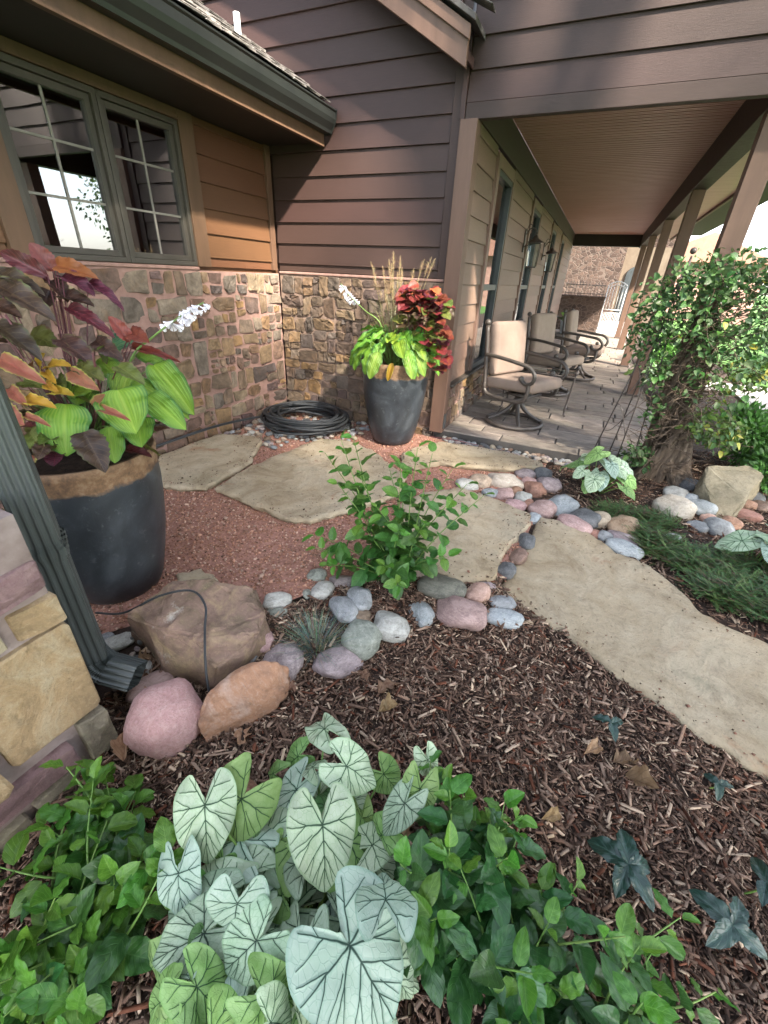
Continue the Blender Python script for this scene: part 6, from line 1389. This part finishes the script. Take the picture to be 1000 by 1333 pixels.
# juniper mat
def juniper(label, cells, seed, n):
    rng = random.Random(seed); t = thing('juniper', label, 'shrub', (cells[0][0], cells[0][1], -.09), 'creeping junipers'); mb = MB()
    for i in range(n):
        cx, cy, rx, ry = rng.choice(cells); a = rng.uniform(0, 6.28); r = math.sqrt(rng.uniform(0, 1)); x, y = cx + rx * r * math.cos(a), cy + ry * r * math.sin(a)
        if inside(Vector((x, y)), SLABS2[1]): continue
        z = ground_z(x, y) + (rng.uniform(.0, .1) + .03 * nz(x * 9, y * 9)) * (1.05 - r * .6); yaw = rng.uniform(0, 6.28); d = Vector((math.cos(yaw), math.sin(yaw), rng.uniform(0, .55))).normalized(); L = rng.uniform(.06, .13); sh_ = rng.uniform(.45, 1.6)
        col = tuple(c * sh_ for c in ((.045, .125, .035) if rng.random() < .6 else ((.1, .19, .05) if rng.random() < .8 else (.1, .07, .04))))
        mb.tube([(x, y, z), Vector((x, y, z)) + d * L * .8], .0012, 3, col=(.09, .055, .03))
        for k in range(24):
            u = k / 24; p = Vector((x, y, z)) + d * L * u; an = yaw + (1 if k % 2 else -1) * rng.uniform(.5, 1.0); blade_mesh(mb, p, (math.cos(an), math.sin(an), d.z + rng.uniform(-.1, .3)), .015 * (1.2 - u * .6), .0019, .05, 1, col)
    ob('foliage', mb.mesh('foliage', 'foliage', False), t)
juniper('creeping dark green juniper mat along the long path slab', [(.80, 2.80, .2, .15), (1.02, 2.66, .22, .17), (1.22, 2.5, .22, .18), (1.0, 2.46, .13, .1), (1.36, 2.36, .22, .16), (.72, 2.9, .12, .1), (1.12, 2.86, .2, .14), (1.36, 2.66, .22, .16)], 3, 3000)
juniper('low juniper sprigs around the round tan cobble', [(.52, 3.2, .17, .12), (.74, 3.22, .14, .1), (.66, 3.02, .1, .08)], 4, 700)

# ------------------------------------------------------------------ fallen leaves
DL = [leaf_mesh('leaf', 'dry_leaf', lance, 6, 12, .5 * s, .9, .2, .08, .8 * s, i) for i, s in enumerate((1, -1, .4))]
def oak(seed):
    w = lambda v: max(.05, (.22 + .78 * abs(math.sin(v * 9.4 + seed)) ** .7) * math.sin(math.pi * min(.98, v + .03)) ** .6); return leaf_mesh('leaf', 'dry_leaf', w, 8, 24, .3, 1.0, .3, 0, .6, seed)
DL += [oak(0), oak(1)]
for (x, y, L, a, k, lab) in ((-.46, 1.10, .085, -.6, 0, 'curled tan leaf on the mulch right of the fescue tuft, the longest one'), (-.42, 1.02, .06, -1.2, 1, 'narrow dry leaf just below the longest tan leaf'), (-.53, 1.13, .05, 1.2, 2, 'small curled dry leaf left of the longest tan leaf'), (-.78, .95, .07, 2.0, 3, 'lobed dry oak leaf below the mauve cobble'), (-.83, .66, .06, .5, 4, 'lobed dry oak leaf near the orange brown boulder'), (-.72, .55, .05, -1.3, 2, 'small yellow brown leaf on the mulch left above the big caladium'),
        (.47, 1.23, .085, -1.0, 0, 'dry brown leaf in the curled pair below the long path slab'), (.51, 1.20, .08, -1.9, 1, 'folded dry leaf lying on its curled neighbour below the path slab'), (.42, 1.27, .06, 2.4, 2, 'small dry leaf left of the curled pair below the path slab'), (-.26, .83, .07, 1.1, 3, 'grey brown oak leaf in the middle of the front mulch'), (-.15, .66, .05, .2, 4, 'small oak leaf right of the top caladium leaf'),
        (-.05, 1.7, .05, .4, 2, 'dry leaf tip between the bluish cobble and the path slab'), (-1.19, .45, .07, .5, 0, 'yellow dry leaf leaning on the foot of the stone wall end'), (-1.16, .43, .065, .7, 1, 'pale dry leaf below the yellow one at the stone wall end'), (.3, .95, .05, 2.2, 2, 'small dry leaf on the mulch left of the five leaved seedling'), (-1.38, .70, .05, 1.0, 3, 'dry oak leaf beside the pink boulder under the elbow'), (-1.44, .78, .05, 2.0, 4, 'dry oak leaf at the foot of the squarish boulder'), (-1.33, .64, .045, -.5, 2, 'tan dry leaf right under the downspout elbow')):
    o = ob('fallen_leaf', DL[k]); o.location = (x, y, ground_z(x, y) + .03); L *= 1.35; o.scale = (L * .3 if k < 3 else L * .4, L, L); o.rotation_euler = (random.uniform(.05, .3), random.uniform(-.4, .4), a); tag(o, lab, 'leaf', 'fallen dry leaves')
# ------------------------------------------------------------------ porch furniture
def rbox(x, y, z, r=.035, puff=.012):
    """rounded cushion block centred at the origin"""
    bm = bmesh.new(); bmesh.ops.create_cube(bm, size=1)
    for v in bm.verts: v.co = Vector((v.co.x * x, v.co.y * y, v.co.z * z))
    bmesh.ops.bevel(bm, geom=list(bm.edges), offset=r, segments=4, affect='EDGES', profile=.5)
    bmesh.ops.subdivide_edges(bm, edges=[e for e in bm.edges if e.calc_length() > .1], cuts=4, use_grid_fill=True)
    for v in bm.verts:
        k = max(0, 1 - (2 * v.co.x / x) ** 2) * max(0, 1 - (2 * v.co.y / y) ** 2); v.co.z += (puff if v.co.z > 0 else -puff * .4) * k
    return bm
def from_bm(bm, name, mat, M_=None):
    me = bpy.data.meshes.new(name); bm.to_mesh(me); bm.free()
    if M_ is not None: me.transform(M_)
    me.materials.append(MATS[mat]); me.shade_smooth(); return me
def armchair():
    t = thing('patio_armchair', '', 'chair', (0, 0, 0), 'cushioned patio armchairs on the porch')
    P = lambda n, mb, mat='bronze': ob(n, mb.mesh(n, mat), t, world=False)
    R = .285; P('base_ring', MB().tube([(R * math.cos(a), R * math.sin(a), .022) for a in np.linspace(0, 6.2832, 40, endpoint=False)], .022, 8, close=True))
    for k in range(4):
        a = rad(45 + 90 * k); P('base_leg', MB().tube([(.28 * math.cos(a), .28 * math.sin(a), .03), (.17 * math.cos(a), .17 * math.sin(a), .085), (.07 * math.cos(a), .07 * math.sin(a), .17), (.03 * math.cos(a), .03 * math.sin(a), .25)], [.014, .018, .022, .026], 8, smooth=5))
    P('swivel', MB().lathe([(0.0, .23), (.045, .23), (.05, .26), (.035, .275), (.035, .31), (.0, .31)], 16).box(-.1, .1, -.075, .075, .305, .33))
    fr = MB()
    for s in (-1, 1):
        fr.tube([(-.25, s * .27, .42), (-.245, s * .27, .35), (-.17, s * .27, .305), (.1, s * .27, .30), (.22, s * .27, .325), (.255, s * .27, .39), (.255, s * .27, .5)], .02, 8, smooth=6)
    fr.tube([(-.1, -.27, .305), (-.1, .27, .305)], .014, 8); fr.tube([(.1, -.27, .30), (.1, .27, .30)], .014, 8); P('seat_frame', fr)
    for s in (-1, 1):
        b = ob('back_post', MB().tube([(-.25, s * .27, .36), (-.27, s * .27, .6), (-.32, s * .27, .97)], .021, 8, smooth=5).mesh('back_post', 'bronze'), t, world=False)
        ob('finial', MB().ball((-.325, s * .27, 1.0), .03).mesh('finial', 'bronze'), b, world=False)
        arm = ob('armrest', MB().tube([(-.285, s * .275, .70), (-.1, s * .285, .695), (.12, s * .29, .675), (.24, s * .29, .655), (.305, s * .285, .595), (.295, s * .28, .525), (.23, s * .275, .495), (.17, s * .272, .52)], .019, 8, smooth=6).mesh('armrest', 'bronze'), t, world=False)
        ob('scroll_ball', MB().ball((.165, s * .272, .535), .028).mesh('scroll_ball', 'bronze'), arm, world=False)
    P('back_rail', MB().tube([(-.318, -.27, .96), (-.325, 0, .975), (-.318, .27, .96)], .013, 8, smooth=4).tube([(-.262, -.27, .5), (-.262, .27, .5)], .012, 8))
    seat = ob('seat_cushion', from_bm(rbox(.56, .53, .115, .04, .02), 'seat_cushion', 'cushion', Matrix.Translation((.03, 0, .445)) @ Matrix.Rotation(rad(-4), 4, 'Y')), t, world=False)
    back = ob('back_cushion', from_bm(rbox(.52, .51, .1, .038, .02), 'back_cushion', 'cushion', Matrix.Translation((-.235, 0, .755)) @ Matrix.Rotation(rad(-8), 4, 'Y') @ Matrix.Rotation(rad(90), 4, 'Y')), t, world=False)
    return t
ch = armchair()
CH = [(-.56, 4.88, -26, 'nearest tan cushioned swivel armchair on the porch, with a round ring base'), (-.40, 6.75, -24, 'second tan cushioned armchair on the porch, right behind the first'), (-.08, 8.2, -8, 'third tan cushioned armchair, partly hidden behind the second')]
for i, (x, y, a, lab) in enumerate(CH):
    o = ch if i == 0 else copy_tree(ch); o.location = (x, y, .004); o.rotation_euler = (0, 0, rad(a)); o.scale = (1.06, 1.06, 1.02); o['label'] = lab
st_ = thing('side_table', 'small iron side table with glass top behind the nearest armchair', 'table', (-.44, 5.65, 0))
ob('top_frame', MB().tube([(-.4, -.2, .47), (.4, -.2, .47), (.4, .2, .47), (-.4, .2, .47)], .012, 6, close=True).tube([(-.35, -.2, .2), (.35, -.2, .2)], .007, 6).tube([(-.35, .2, .2), (.35, .2, .2)], .007, 6).mesh('top_frame', 'iron'), st_, world=False)
ob('top', MB().box(-.385, .385, -.185, .185, .476, .484).mesh('top', 'table_glass', False), st_, world=False)
for sx_ in (-1, 1):
    for sy_ in (-1, 1):
        l = ob('leg', MB().tube([(sx_ * .4, sy_ * .2, .5), (sx_ * .385, sy_ * .19, .3), (sx_ * .37, sy_ * .18, .06), (sx_ * .39, sy_ * .2, .012)], .011, 7, smooth=5).mesh('leg', 'iron'), st_, world=False)
        ob('ball', MB().ball((sx_ * .4, sy_ * .2, .515), .026).mesh('ball', 'iron'), l, world=False)
pt = thing('low_table', 'pale stone topped low table holding a potted plant, far along the porch', 'table', (-.62, 10.9, 0))
ob('top', bev(MB().box(-.42, .42, -.3, .3, .40, .45).mesh('top', 'concrete', False), .01), pt, world=False)
for sx_ in (-1, 1):
    for sy_ in (-1, 1): ob('leg', MB().box(sx_ * .36 - .04, sx_ * .36 + .04, sy_ * .24 - .04, sy_ * .24 + .04, 0, .398).mesh('leg', 'iron', False), pt, world=False)
plain('pot_blue', [(0, (.28, .33, .36)), (1, (.4, .45, .47))], 6, 4, .5, .1)
pp = thing('potted_plant', 'small green plant in a blue grey pot on the low table', 'plant', (-.55, 10.85, .452))
ob('pot', MB().lathe([(0, 0), (.09, 0), (.12, .2), (.135, .26), (.12, .26), (.1, .2), (0, .19)], 24).mesh('pot', 'pot_blue', True, rad(50)), pp, world=False)
rng = random.Random(5)
for i in range(16):
    a = rng.uniform(0, 6.28); A = Vector((-.55 + .03 * math.cos(a), 10.85 + .03 * math.sin(a), .68)); d = Vector((math.cos(a), math.sin(a), rng.uniform(.3, 1.6))).normalized(); leaf_at(pp, SHL[rng.choice((0, 1))], A, A + d * rng.uniform(.16, .28), .09, (d.x * .4, d.y * .4, .8))
def lantern(y, label):
    t = thing('wall_lantern', label, 'lantern', (XP, y, 1.9), 'iron lanterns on the porch wall')
    t.scale = (.8, .72, 1)
    ob('backplate', bev(MB().box(.0, .02, -.05, .05, -.12, .16).mesh('backplate', 'iron', False), .006), t, world=False)
    ob('bracket', MB().tube([(.02, 0, .1), (.08, 0, .17), (.16, 0, .17), (.2, 0, .12), (.17, 0, .08)], .009, 6, smooth=5).tube([(.02, 0, -.05), (.1, 0, -.02), (.17, 0, .06), (.19, 0, .12)], .008, 6, smooth=5).tube([(.02, 0, .14), (.05, 0, .22), (.1, 0, .21), (.09, 0, .17)], .006, 6, smooth=5).mesh('bracket', 'iron'), t, world=False)
    b = ob('cage', MB().tube([(.1, -.1, .0), (.3, -.1, .0), (.3, .1, .0), (.1, .1, .0)], .009, 6, close=True).tube([(.12, -.08, -.3), (.28, -.08, -.3), (.28, .08, -.3), (.12, .08, -.3)], .009, 6, close=True).tube([(.1, -.1, 0), (.12, -.08, -.3)], .006, 6).tube([(.3, -.1, 0), (.28, -.08, -.3)], .006, 6).tube([(.1, .1, 0), (.12, .08, -.3)], .006, 6).tube([(.3, .1, 0), (.28, .08, -.3)], .006, 6).lathe([(.0, .1), (.03, .09), (.05, .05), (.15, .005)], 4, .2, 0).ball((.2, 0, .12), .02).ball((.2, 0, -.33), .018).mesh('cage', 'iron'), t, world=False)
    ob('glass', MB().add([(.125, -.085, -.29), (.275, -.085, -.29), (.275, .085, -.29), (.125, .085, -.29), (.105, -.1, -.01), (.295, -.1, -.01), (.295, .1, -.01), (.105, .1, -.01)], [(0, 1, 5, 4), (1, 2, 6, 5), (2, 3, 7, 6), (3, 0, 4, 7)]).mesh('glass', 'table_glass', False), b, world=False)
lantern(7.4, 'scrolled black iron lantern on the porch wall, the nearer of two')
lantern(9.75, 'scrolled black iron lantern on the porch wall, the farther of two')

# ------------------------------------------------------------------ far end: courtyard wall, gate, stone building
cw = thing('courtyard_wall', 'low rubble stone wall closing the far end of the porch', 'stone wall', (-.6, 17.7, 0))
ob('wall', MB().box(-2.2, .13, 17.5, 17.8, -.3, 1.05).mesh('wall', 'far_stone', False), cw); ob('coping', bev(MB().box(-2.2, .16, 17.46, 17.84, 1.052, 1.1).mesh('coping', 'far_stone_lit', False), .01), cw)
fe = thing('iron_fence', 'thin iron railing on top of the low courtyard wall', 'fence', (-.6, 17.65, 1.1))
ob('rail', MB().tube([(-1.2, 17.65, 1.42), (.1, 17.65, 1.42)], .012, 6).mesh('rail', 'iron'), fe); ob('rail', MB().tube([(-1.2, 17.65, 1.16), (.1, 17.65, 1.16)], .01, 6).mesh('rail', 'iron'), fe)
bm_ = MB().tube([(0, 0, 0), (0, 0, .42)], .007, 5).mesh('baluster', 'iron')
for i in range(13):
    o = ob('baluster', bm_, fe); o.location = o.location + Vector((-1.15 + i * .1, 17.65, 1.1))
ga = thing('iron_gate', 'pale arched iron gate beside the courtyard wall', 'gate', (.43, 17.6, 0))
arch = lambda x: 1.44 + .12 * (1 - ((x - .43) / .29) ** 2)
ob('gate_frame', MB().tube([(.15, 17.6, .06), (.15, 17.6, 1.44)], .018, 6).tube([(.71, 17.6, .06), (.71, 17.6, 1.44)], .018, 6).tube([(.15 + .56 * i / 10, 17.6, arch(.15 + .56 * i / 10)) for i in range(11)], .016, 6).tube([(.15, 17.6, .08), (.71, 17.6, .08)], .016, 6).tube([(.15, 17.6, .62), (.71, 17.6, .62)], .014, 6).tube([(.15, 17.6, .72), (.71, 17.6, .72)], .012, 6).tube([(.15 + .56 * i / 10, 17.6, arch(.15 + .56 * i / 10) - .1) for i in range(11)], .012, 6).mesh('gate_frame', 'gate_metal'), ga)
for i in range(5):
    x = .24 + i * .094; ob('bar', MB().tube([(x, 17.6, .72), (x, 17.6, arch(x))], .01, 5).mesh('bar', 'gate_metal'), ga)
for i in range(11):
    x = .19 + i * .048; ob('bar', MB().tube([(x, 17.6, .09), (x, 17.6, .62)], .008, 5).mesh('bar', 'gate_metal'), ga)
sb = thing('stone_building', 'sunlit rubble stone building with a dark arched door beyond the gate', 'building', (0, 24, 0))
ob('wall', MB().box(-6, .55, 24, 26, -.3, 6).box(.55, 2.4, 24.9, 26, -.3, 6).mesh('wall', 'far_stone_lit', False), sb)
plain('plaster', [(0, (.1, .075, .052)), (1, (.14, .11, .078))], 4, 5, .9, .2)
ob('entry_wall', MB().box(.552, 2.3, 24.7, 24.88, -.3, 3).mesh('entry_wall', 'plaster', False), sb)
ob('door', MB().prism([(.8, -.1), (1.55, -.1), (1.55, 1.9)] + [(1.175 + .375 * math.cos(a), 1.9 + .35 * math.sin(a)) for a in np.linspace(0, math.pi, 9)][1:-1] + [(.8, 1.9)], 1, 24.62, 24.69).mesh('door', 'frame_dark', False), sb)

# ------------------------------------------------------------------ vine on the near post, obelisk trellis
plain('bark', [(0, (.05, .034, .024)), (.5, (.1, .07, .05)), (1, (.19, .145, .11))], 9, 8, .92, .9, 40, .012, .2, .01, (3, 3, .8))
vine = thing('climbing_vine', 'old vine with thick twisted trunk climbing the nearest porch post', 'vine', (.86, 4.27, -.09)); rng = random.Random(23)
tr = MB()
for k in range(26):
    ph = rng.uniform(0, 6.28); r0 = rng.uniform(.03, .17); pts_ = []
    for j in range(9):
        u = j / 8; a = ph + u * 3.2; w = r0 * (1.25 - .65 * u) + (.05 if u < .05 else 0)
        pts_.append((.86 - .08 * u + w * math.cos(a) + rng.uniform(-.012, .012), 4.24 + .0 * u + w * .75 * math.sin(a), -.12 + u * rng.uniform(1.15, 1.4)))
    tr.tube(pts_, [rng.uniform(.032, .05), .026, .013], 8, smooth=5)
for k in range(7):
    a = rng.uniform(0, 6.28); tr.tube([(.86 + .09 * math.cos(a), 4.26 + .08 * math.sin(a), .08), (.86 + .18 * math.cos(a), 4.26 + .16 * math.sin(a), -.03), (.86 + .3 * math.cos(a), 4.26 + .26 * math.sin(a), -.1)], [.04, .03, .012], 8, smooth=5)
ob('trunk', tr.mesh('trunk', 'bark'), vine)
tw = MB(); tips = []
for k in range(420):
    p = Vector((.82 + rng.uniform(-.12, .12), 4.2 + rng.uniform(-.12, .08), rng.uniform(.0, 1.35))); d = Vector((rng.uniform(-1, 1), rng.uniform(-1, .35), rng.uniform(-.2, .9))).normalized(); P_ = [p]
    L = rng.uniform(.15, .5)
    for j in range(4): d = (d + Vector((rng.uniform(-.5, .5), rng.uniform(-.4, .4), rng.uniform(-.45, .3)))).normalized(); P_.append(P_[-1] + d * L / 4)
    tw.tube(P_, [.004, .0016], 4, smooth=2); tips.append(P_[-1])
o = ob('twigs', tw.mesh('twigs', 'bark'), vine); o['kind'] = 'stuff'
VL = [leaf_mesh('leaf', m, ovate, 4, 7, .2, .35, .02, 0, .2, i) for i, m in enumerate(('vine_leaf', 'vine_leaf_yellow', 'green_leaf'))]
VB = [(.45, 4.10, 1.32, .24, .2), (.62, 4.05, 1.48, .25, .2), (.85, 4.12, 1.50, .27, .2), (1.10, 4.2, 1.45, .26, .22), (1.22, 4.22, 1.15, .22, .24), (.40, 4.08, 1.08, .17, .2), (.66, 4.02, 1.18, .26, .22), (.95, 4.08, 1.15, .26, .24), (1.05, 4.12, .80, .2, .2),
      (.55, 4.06, .82, .13, .2), (.80, 4.02, .85, .12, .25), (.62, 4.1, .5, .11, .22), (1.02, 4.08, .48, .2, .16), (1.16, 4.12, .40, .17, .14), (.62, 4.06, .14, .16, .13), (1.28, 4.3, .85, .14, .16)]
VW = [9, 9, 9, 9, 8, 6, 9, 9, 6, 3, 2, 2, 6, 5, 4, 4]
def vine_pt(g):
    """points through the vine's volume: an uneven head, a thin waist and trailing skirts"""
    k = g.choices(range(len(VB)), VW)[0]; x, y, z, r, rz = VB[k]; v = Vector((g.gauss(0, 1), g.gauss(0, 1), g.gauss(0, 1))).normalized() * g.random() ** .5
    return Vector((x + v.x * r, y + v.y * r * .8, z + v.z * rz)), (1 if k in (8, 12, 13, 15) else 0)
def leaf_quads(P, D, size, cols, rng, wr=.55):
    """many folded leaves in one array: 4 triangles each"""
    P = np.array(P); D = np.array(D); n = len(P); D /= np.linalg.norm(D, axis=1)[:, None] + 1e-9; U = rng.normal(0, 1, (n, 3)); S_ = np.cross(D, U); S_ /= np.linalg.norm(S_, axis=1)[:, None] + 1e-9; Nn = np.cross(S_, D)
    s = (size * rng.uniform(.7, 1.3, n))[:, None]; w = s * wr * .5; V = np.stack([P, P + D * s * .45 + S_ * w + Nn * w * .35, P + D * s, P + D * s * .45 - S_ * w + Nn * w * .35, P + D * s * .5], 1)
    F = np.array([(0, 1, 4), (1, 2, 4), (0, 4, 3), (4, 2, 3)])[None] + 5 * np.arange(n)[:, None, None]; return V.reshape(-1, 3), F.reshape(-1, 3), np.repeat(np.array(cols), 5, 0)
for i in range(300):
    p, sk = vine_pt(rng); c = Vector((.75, 4.5, 1.15)); d = (p - c).normalized() * .6 + Vector((rng.uniform(-.6, .6), rng.uniform(-.7, .2), rng.uniform(-.9, .2))); p = p + Vector((0, -.06, 0)); L = rng.uniform(.04, .066)
    m = VL[1] if (sk and rng.random() < .14) or rng.random() < .02 else VL[0 if rng.random() < .6 else 2]
    leaf_at(vine, m, p, p + d.normalized() * L, L * .75, (.1, -.7, .6), roll=rng.uniform(-.6, .6))
P_, D_, C_ = [], [], []; nr = np.random.RandomState(4)
for i in range(3600):
    p, sk = vine_pt(rng); P_.append(p); D_.append((rng.uniform(-1, 1), rng.uniform(-1, .6), rng.uniform(-1, .4)))
    b_ = (.055, .115, .034) if not sk else ((.09, .15, .03) if rng.random() < .93 else (.26, .25, .04)); k_ = rng.uniform(.5, 1.4); C_.append(tuple(x * k_ for x in b_))
V, F, Cc = leaf_quads(P_, D_, .048, C_, nr); o = ob('foliage', np_mesh('foliage', V, F, 'foliage', Cc), vine); o['kind'] = 'stuff'
tl = thing('obelisk_trellis', 'black iron obelisk trellis leaning beside the vine', 'trellis', (.55, 4.1, -.09))
tops = Vector((.52, 4.12, 1.62))
for (x, y) in ((.24, 4.06), (.46, 3.98), (.62, 4.12), (.40, 4.18)):
    b_ = Vector((x, y, -.1)); ob('rod', MB().tube([b_, b_.lerp(tops, .5), tops], .0055, 6).mesh('rod', 'iron'), tl)
sc_ = MB()
for z, s in ((.3, 1), (.62, -1), (.95, 1)):
    u = (z + .1) / 1.72; a, b_ = Vector((.24, 4.06, -.1)).lerp(tops, u), Vector((.46, 3.98, -.1)).lerp(tops, u); c, d = Vector((.24, 4.06, -.1)).lerp(tops, u + .14), Vector((.46, 3.98, -.1)).lerp(tops, u + .14)
    sc_.tube([a, a.lerp(d, .35) + Vector((0, -.01, -.05)), d], .004, 5, smooth=6); sc_.tube([c, c.lerp(b_, .35) + Vector((0, -.01, .05)), b_], .004, 5, smooth=6)
ob('scrollwork', sc_.mesh('scrollwork', 'iron'), tl); ob('finial', MB().ball(tops + Vector((0, 0, .03)), .022).mesh('finial', 'iron'), tl)

# ------------------------------------------------------------------ garden to the right, trees
def bush(name, label, c, r, n, size, pal, seed, cat='shrub', group=None, stems=10):
    g = random.Random(seed); t = thing(name, label, cat, (c[0], c[1], c[2] - r[2]), group); P_, D_, C_ = [], [], []
    blobs = [(Vector((c[0] + g.uniform(-.55, .55) * r[0], c[1] + g.uniform(-.55, .55) * r[1], c[2] + g.uniform(-.5, .45) * r[2])), g.uniform(.35, .6)) for _ in range(12)]
    for i in range(n):
        b_, k = g.choice(blobs); v = Vector((g.gauss(0, 1), g.gauss(0, 1), g.gauss(0, 1))).normalized() * g.random() ** .4; p = b_ + Vector((v.x * r[0] * k, v.y * r[1] * k, v.z * r[2] * k)); P_.append(p); D_.append(v + Vector((g.uniform(-.5, .5), g.uniform(-.5, .5), g.uniform(-.3, .3)))); q = g.uniform(.6, 1.4); C_.append(tuple(x * q for x in g.choice(pal)))
    V, F, Cc = leaf_quads(P_, D_, size, C_, np.random.RandomState(seed)); ob('foliage', np_mesh('foliage', V, F, 'foliage', Cc), t)
    mb = MB()
    for i in range(stems): b_ = g.choice(blobs)[0]; mb.tube([(c[0] + g.uniform(-.1, .1) * r[0], c[1] + g.uniform(-.1, .1) * r[1], c[2] - r[2] * 1.05), b_], [.02 * r[2], .006 * r[2]], 5)
    ob('stems', mb.mesh('stems', 'bark'), t); return t
GR = [(.07, .19, .03), (.1, .25, .045), (.05, .13, .025)]; DG = [(.03, .07, .02), (.05, .1, .025), (.07, .13, .035)]
bush('perennial', 'bright green perennial clump right of the vine', (1.75, 5.0, .22), (.42, .5, .32), 2600, .06, GR, 1, 'plant', 'perennials in the side bed')
bush('perennial', 'ferny green perennial at the right edge behind the sandstone boulder', (1.72, 4.35, .12), (.3, .32, .24), 1900, .05, GR, 2, 'plant', 'perennials in the side bed')
bush('perennial', 'green perennial in the bed between the porch posts', (1.35, 8.0, .25), (.35, .9, .36), 2200, .07, GR, 3, 'plant', 'perennials in the side bed')
bush('perennial', 'leafy green clump in the bed by the far porch posts', (1.5, 11.0, .3), (.4, 1.4, .42), 2200, .08, GR, 4, 'plant', 'perennials in the side bed')
bush('garden_shrub', 'rounded shrub beyond the garden path', (4.2, 11.5, .5), (.9, .9, .7), 2600, .1, GR, 5, 'shrub', 'shrubs beyond the path')
def tree(label, x, y, h, cr, ch_, n, size, pal, seed, group, z0=-.1):
    g = random.Random(seed); t = thing('tree', label, 'tree', (x, y, z0), group); mb = MB(); top = Vector((x + g.uniform(-.3, .3), y + g.uniform(-.3, .3), z0 + h * .8)); P_ = [Vector((x, y, z0 - .1)), Vector((x + g.uniform(-.1, .1), y, z0 + h * .3)), top]
    mb.tube(P_, [.035 * h ** .9, .025 * h ** .9, .006 * h], 9, smooth=6); cl = []
    for i in range(22):
        u = g.uniform(.3, .95); b_ = Vector((x, y, z0)).lerp(top, u); a = g.uniform(0, 6.28); r = cr * g.uniform(.45, 1) * (1 - abs(u - .55) * .7); e = Vector((x + math.cos(a) * r, y + math.sin(a) * r, z0 + h - ch_ + ch_ * g.uniform(.08, .92))); cl.append(e); mb.tube([b_, b_.lerp(e, .5) + Vector((0, 0, .1)), e], [.012 * h ** .8, .003 * h], 6, smooth=3)
    cl += [Vector((x + g.uniform(-.4, .4) * cr, y + g.uniform(-.4, .4) * cr, z0 + h - ch_ * g.uniform(.15, .6))) for _ in range(10)]
    ob('trunk', mb.mesh('trunk', 'bark'), t); A_, D_, C_ = [], [], []
    for i in range(n):
        b_ = g.choice(cl); v = Vector((g.gauss(0, 1), g.gauss(0, 1), g.gauss(0, .8))).normalized() * g.random() ** .45 * cr * .42; A_.append(b_ + v); D_.append(v + Vector((g.uniform(-.5, .5), g.uniform(-.5, .5), g.uniform(-.8, .1)))); q = g.uniform(.55, 1.4); C_.append(tuple(k * q for k in g.choice(pal)))
    V, F, Cc = leaf_quads(A_, D_, size, C_, np.random.RandomState(seed)); ob('crown', np_mesh('crown', V, F, 'foliage', Cc), t)
tree('broad shade tree standing beside the front bed', 6.6, -3.2, 9.0, 3.1, 5.2, 15000, .17, DG, 31, 'garden trees')
tree('slender shade tree standing close beside the front bed', 3.2, -2.2, 8.6, 2.2, 4.2, 11000, .17, DG, 35, 'garden trees')
tree('spreading shade tree beside the porch lawn', 8.3, 1.8, 9.0, 2.9, 5.0, 12000, .17, DG, 36, 'garden trees')
tree('slim unseen tree added to shade the upper gable wall', 2.3, 2.15, 8.5, 1.0, 1.6, 3600, .15, DG, 37, 'garden trees')  # added out of view; its small high crown darkens the upper gable boards
tree('young tree on the lawn beyond the garden path', 8.5, 12.5, 5.5, 1.8, 4.2, 4500, .14, DG, 32, 'garden trees')
tree('leafy tree far across the lawn', 14, 24, 7.0, 3.0, 5.5, 5000, .22, DG, 33, 'garden trees')
# neighbouring house seen between the posts
plain('brick_far', [(0, (.3, .18, .14)), (1, (.4, .25, .2))], 5, 5, .9, .3)  # brick paled towards pink, distance haze put into its colour
plain('roof_far', [(0, (.26, .13, .1)), (1, (.34, .18, .14))], 5, 5, .9, .3)
nb = thing('neighbouring_house', 'red brick neighbouring house seen between the porch posts', 'house', (4.5, 32, 0))
ob('wall', MB().box(1.6, 7.5, 31, 36, -.3, 2.9).mesh('wall', 'brick_far', False), nb)
rf = ob('roof', MB().prism([(1.3, 2.75), (7.8, 2.75), (4.55, 4.1)], 1, 30.6, 36.4).mesh('roof', 'roof_far', False), nb)
for x in (2.4, 5.4):
    w_ = ob('window', MB().box(x, x + 1.0, 30.95, 30.995, .9, 2.1).mesh('window', 'white_pipe', False), nb); ob('pane', MB().box(x + .08, x + .92, 30.92, 30.945, .98, 2.02).mesh('pane', 'window_glass', False), w_)
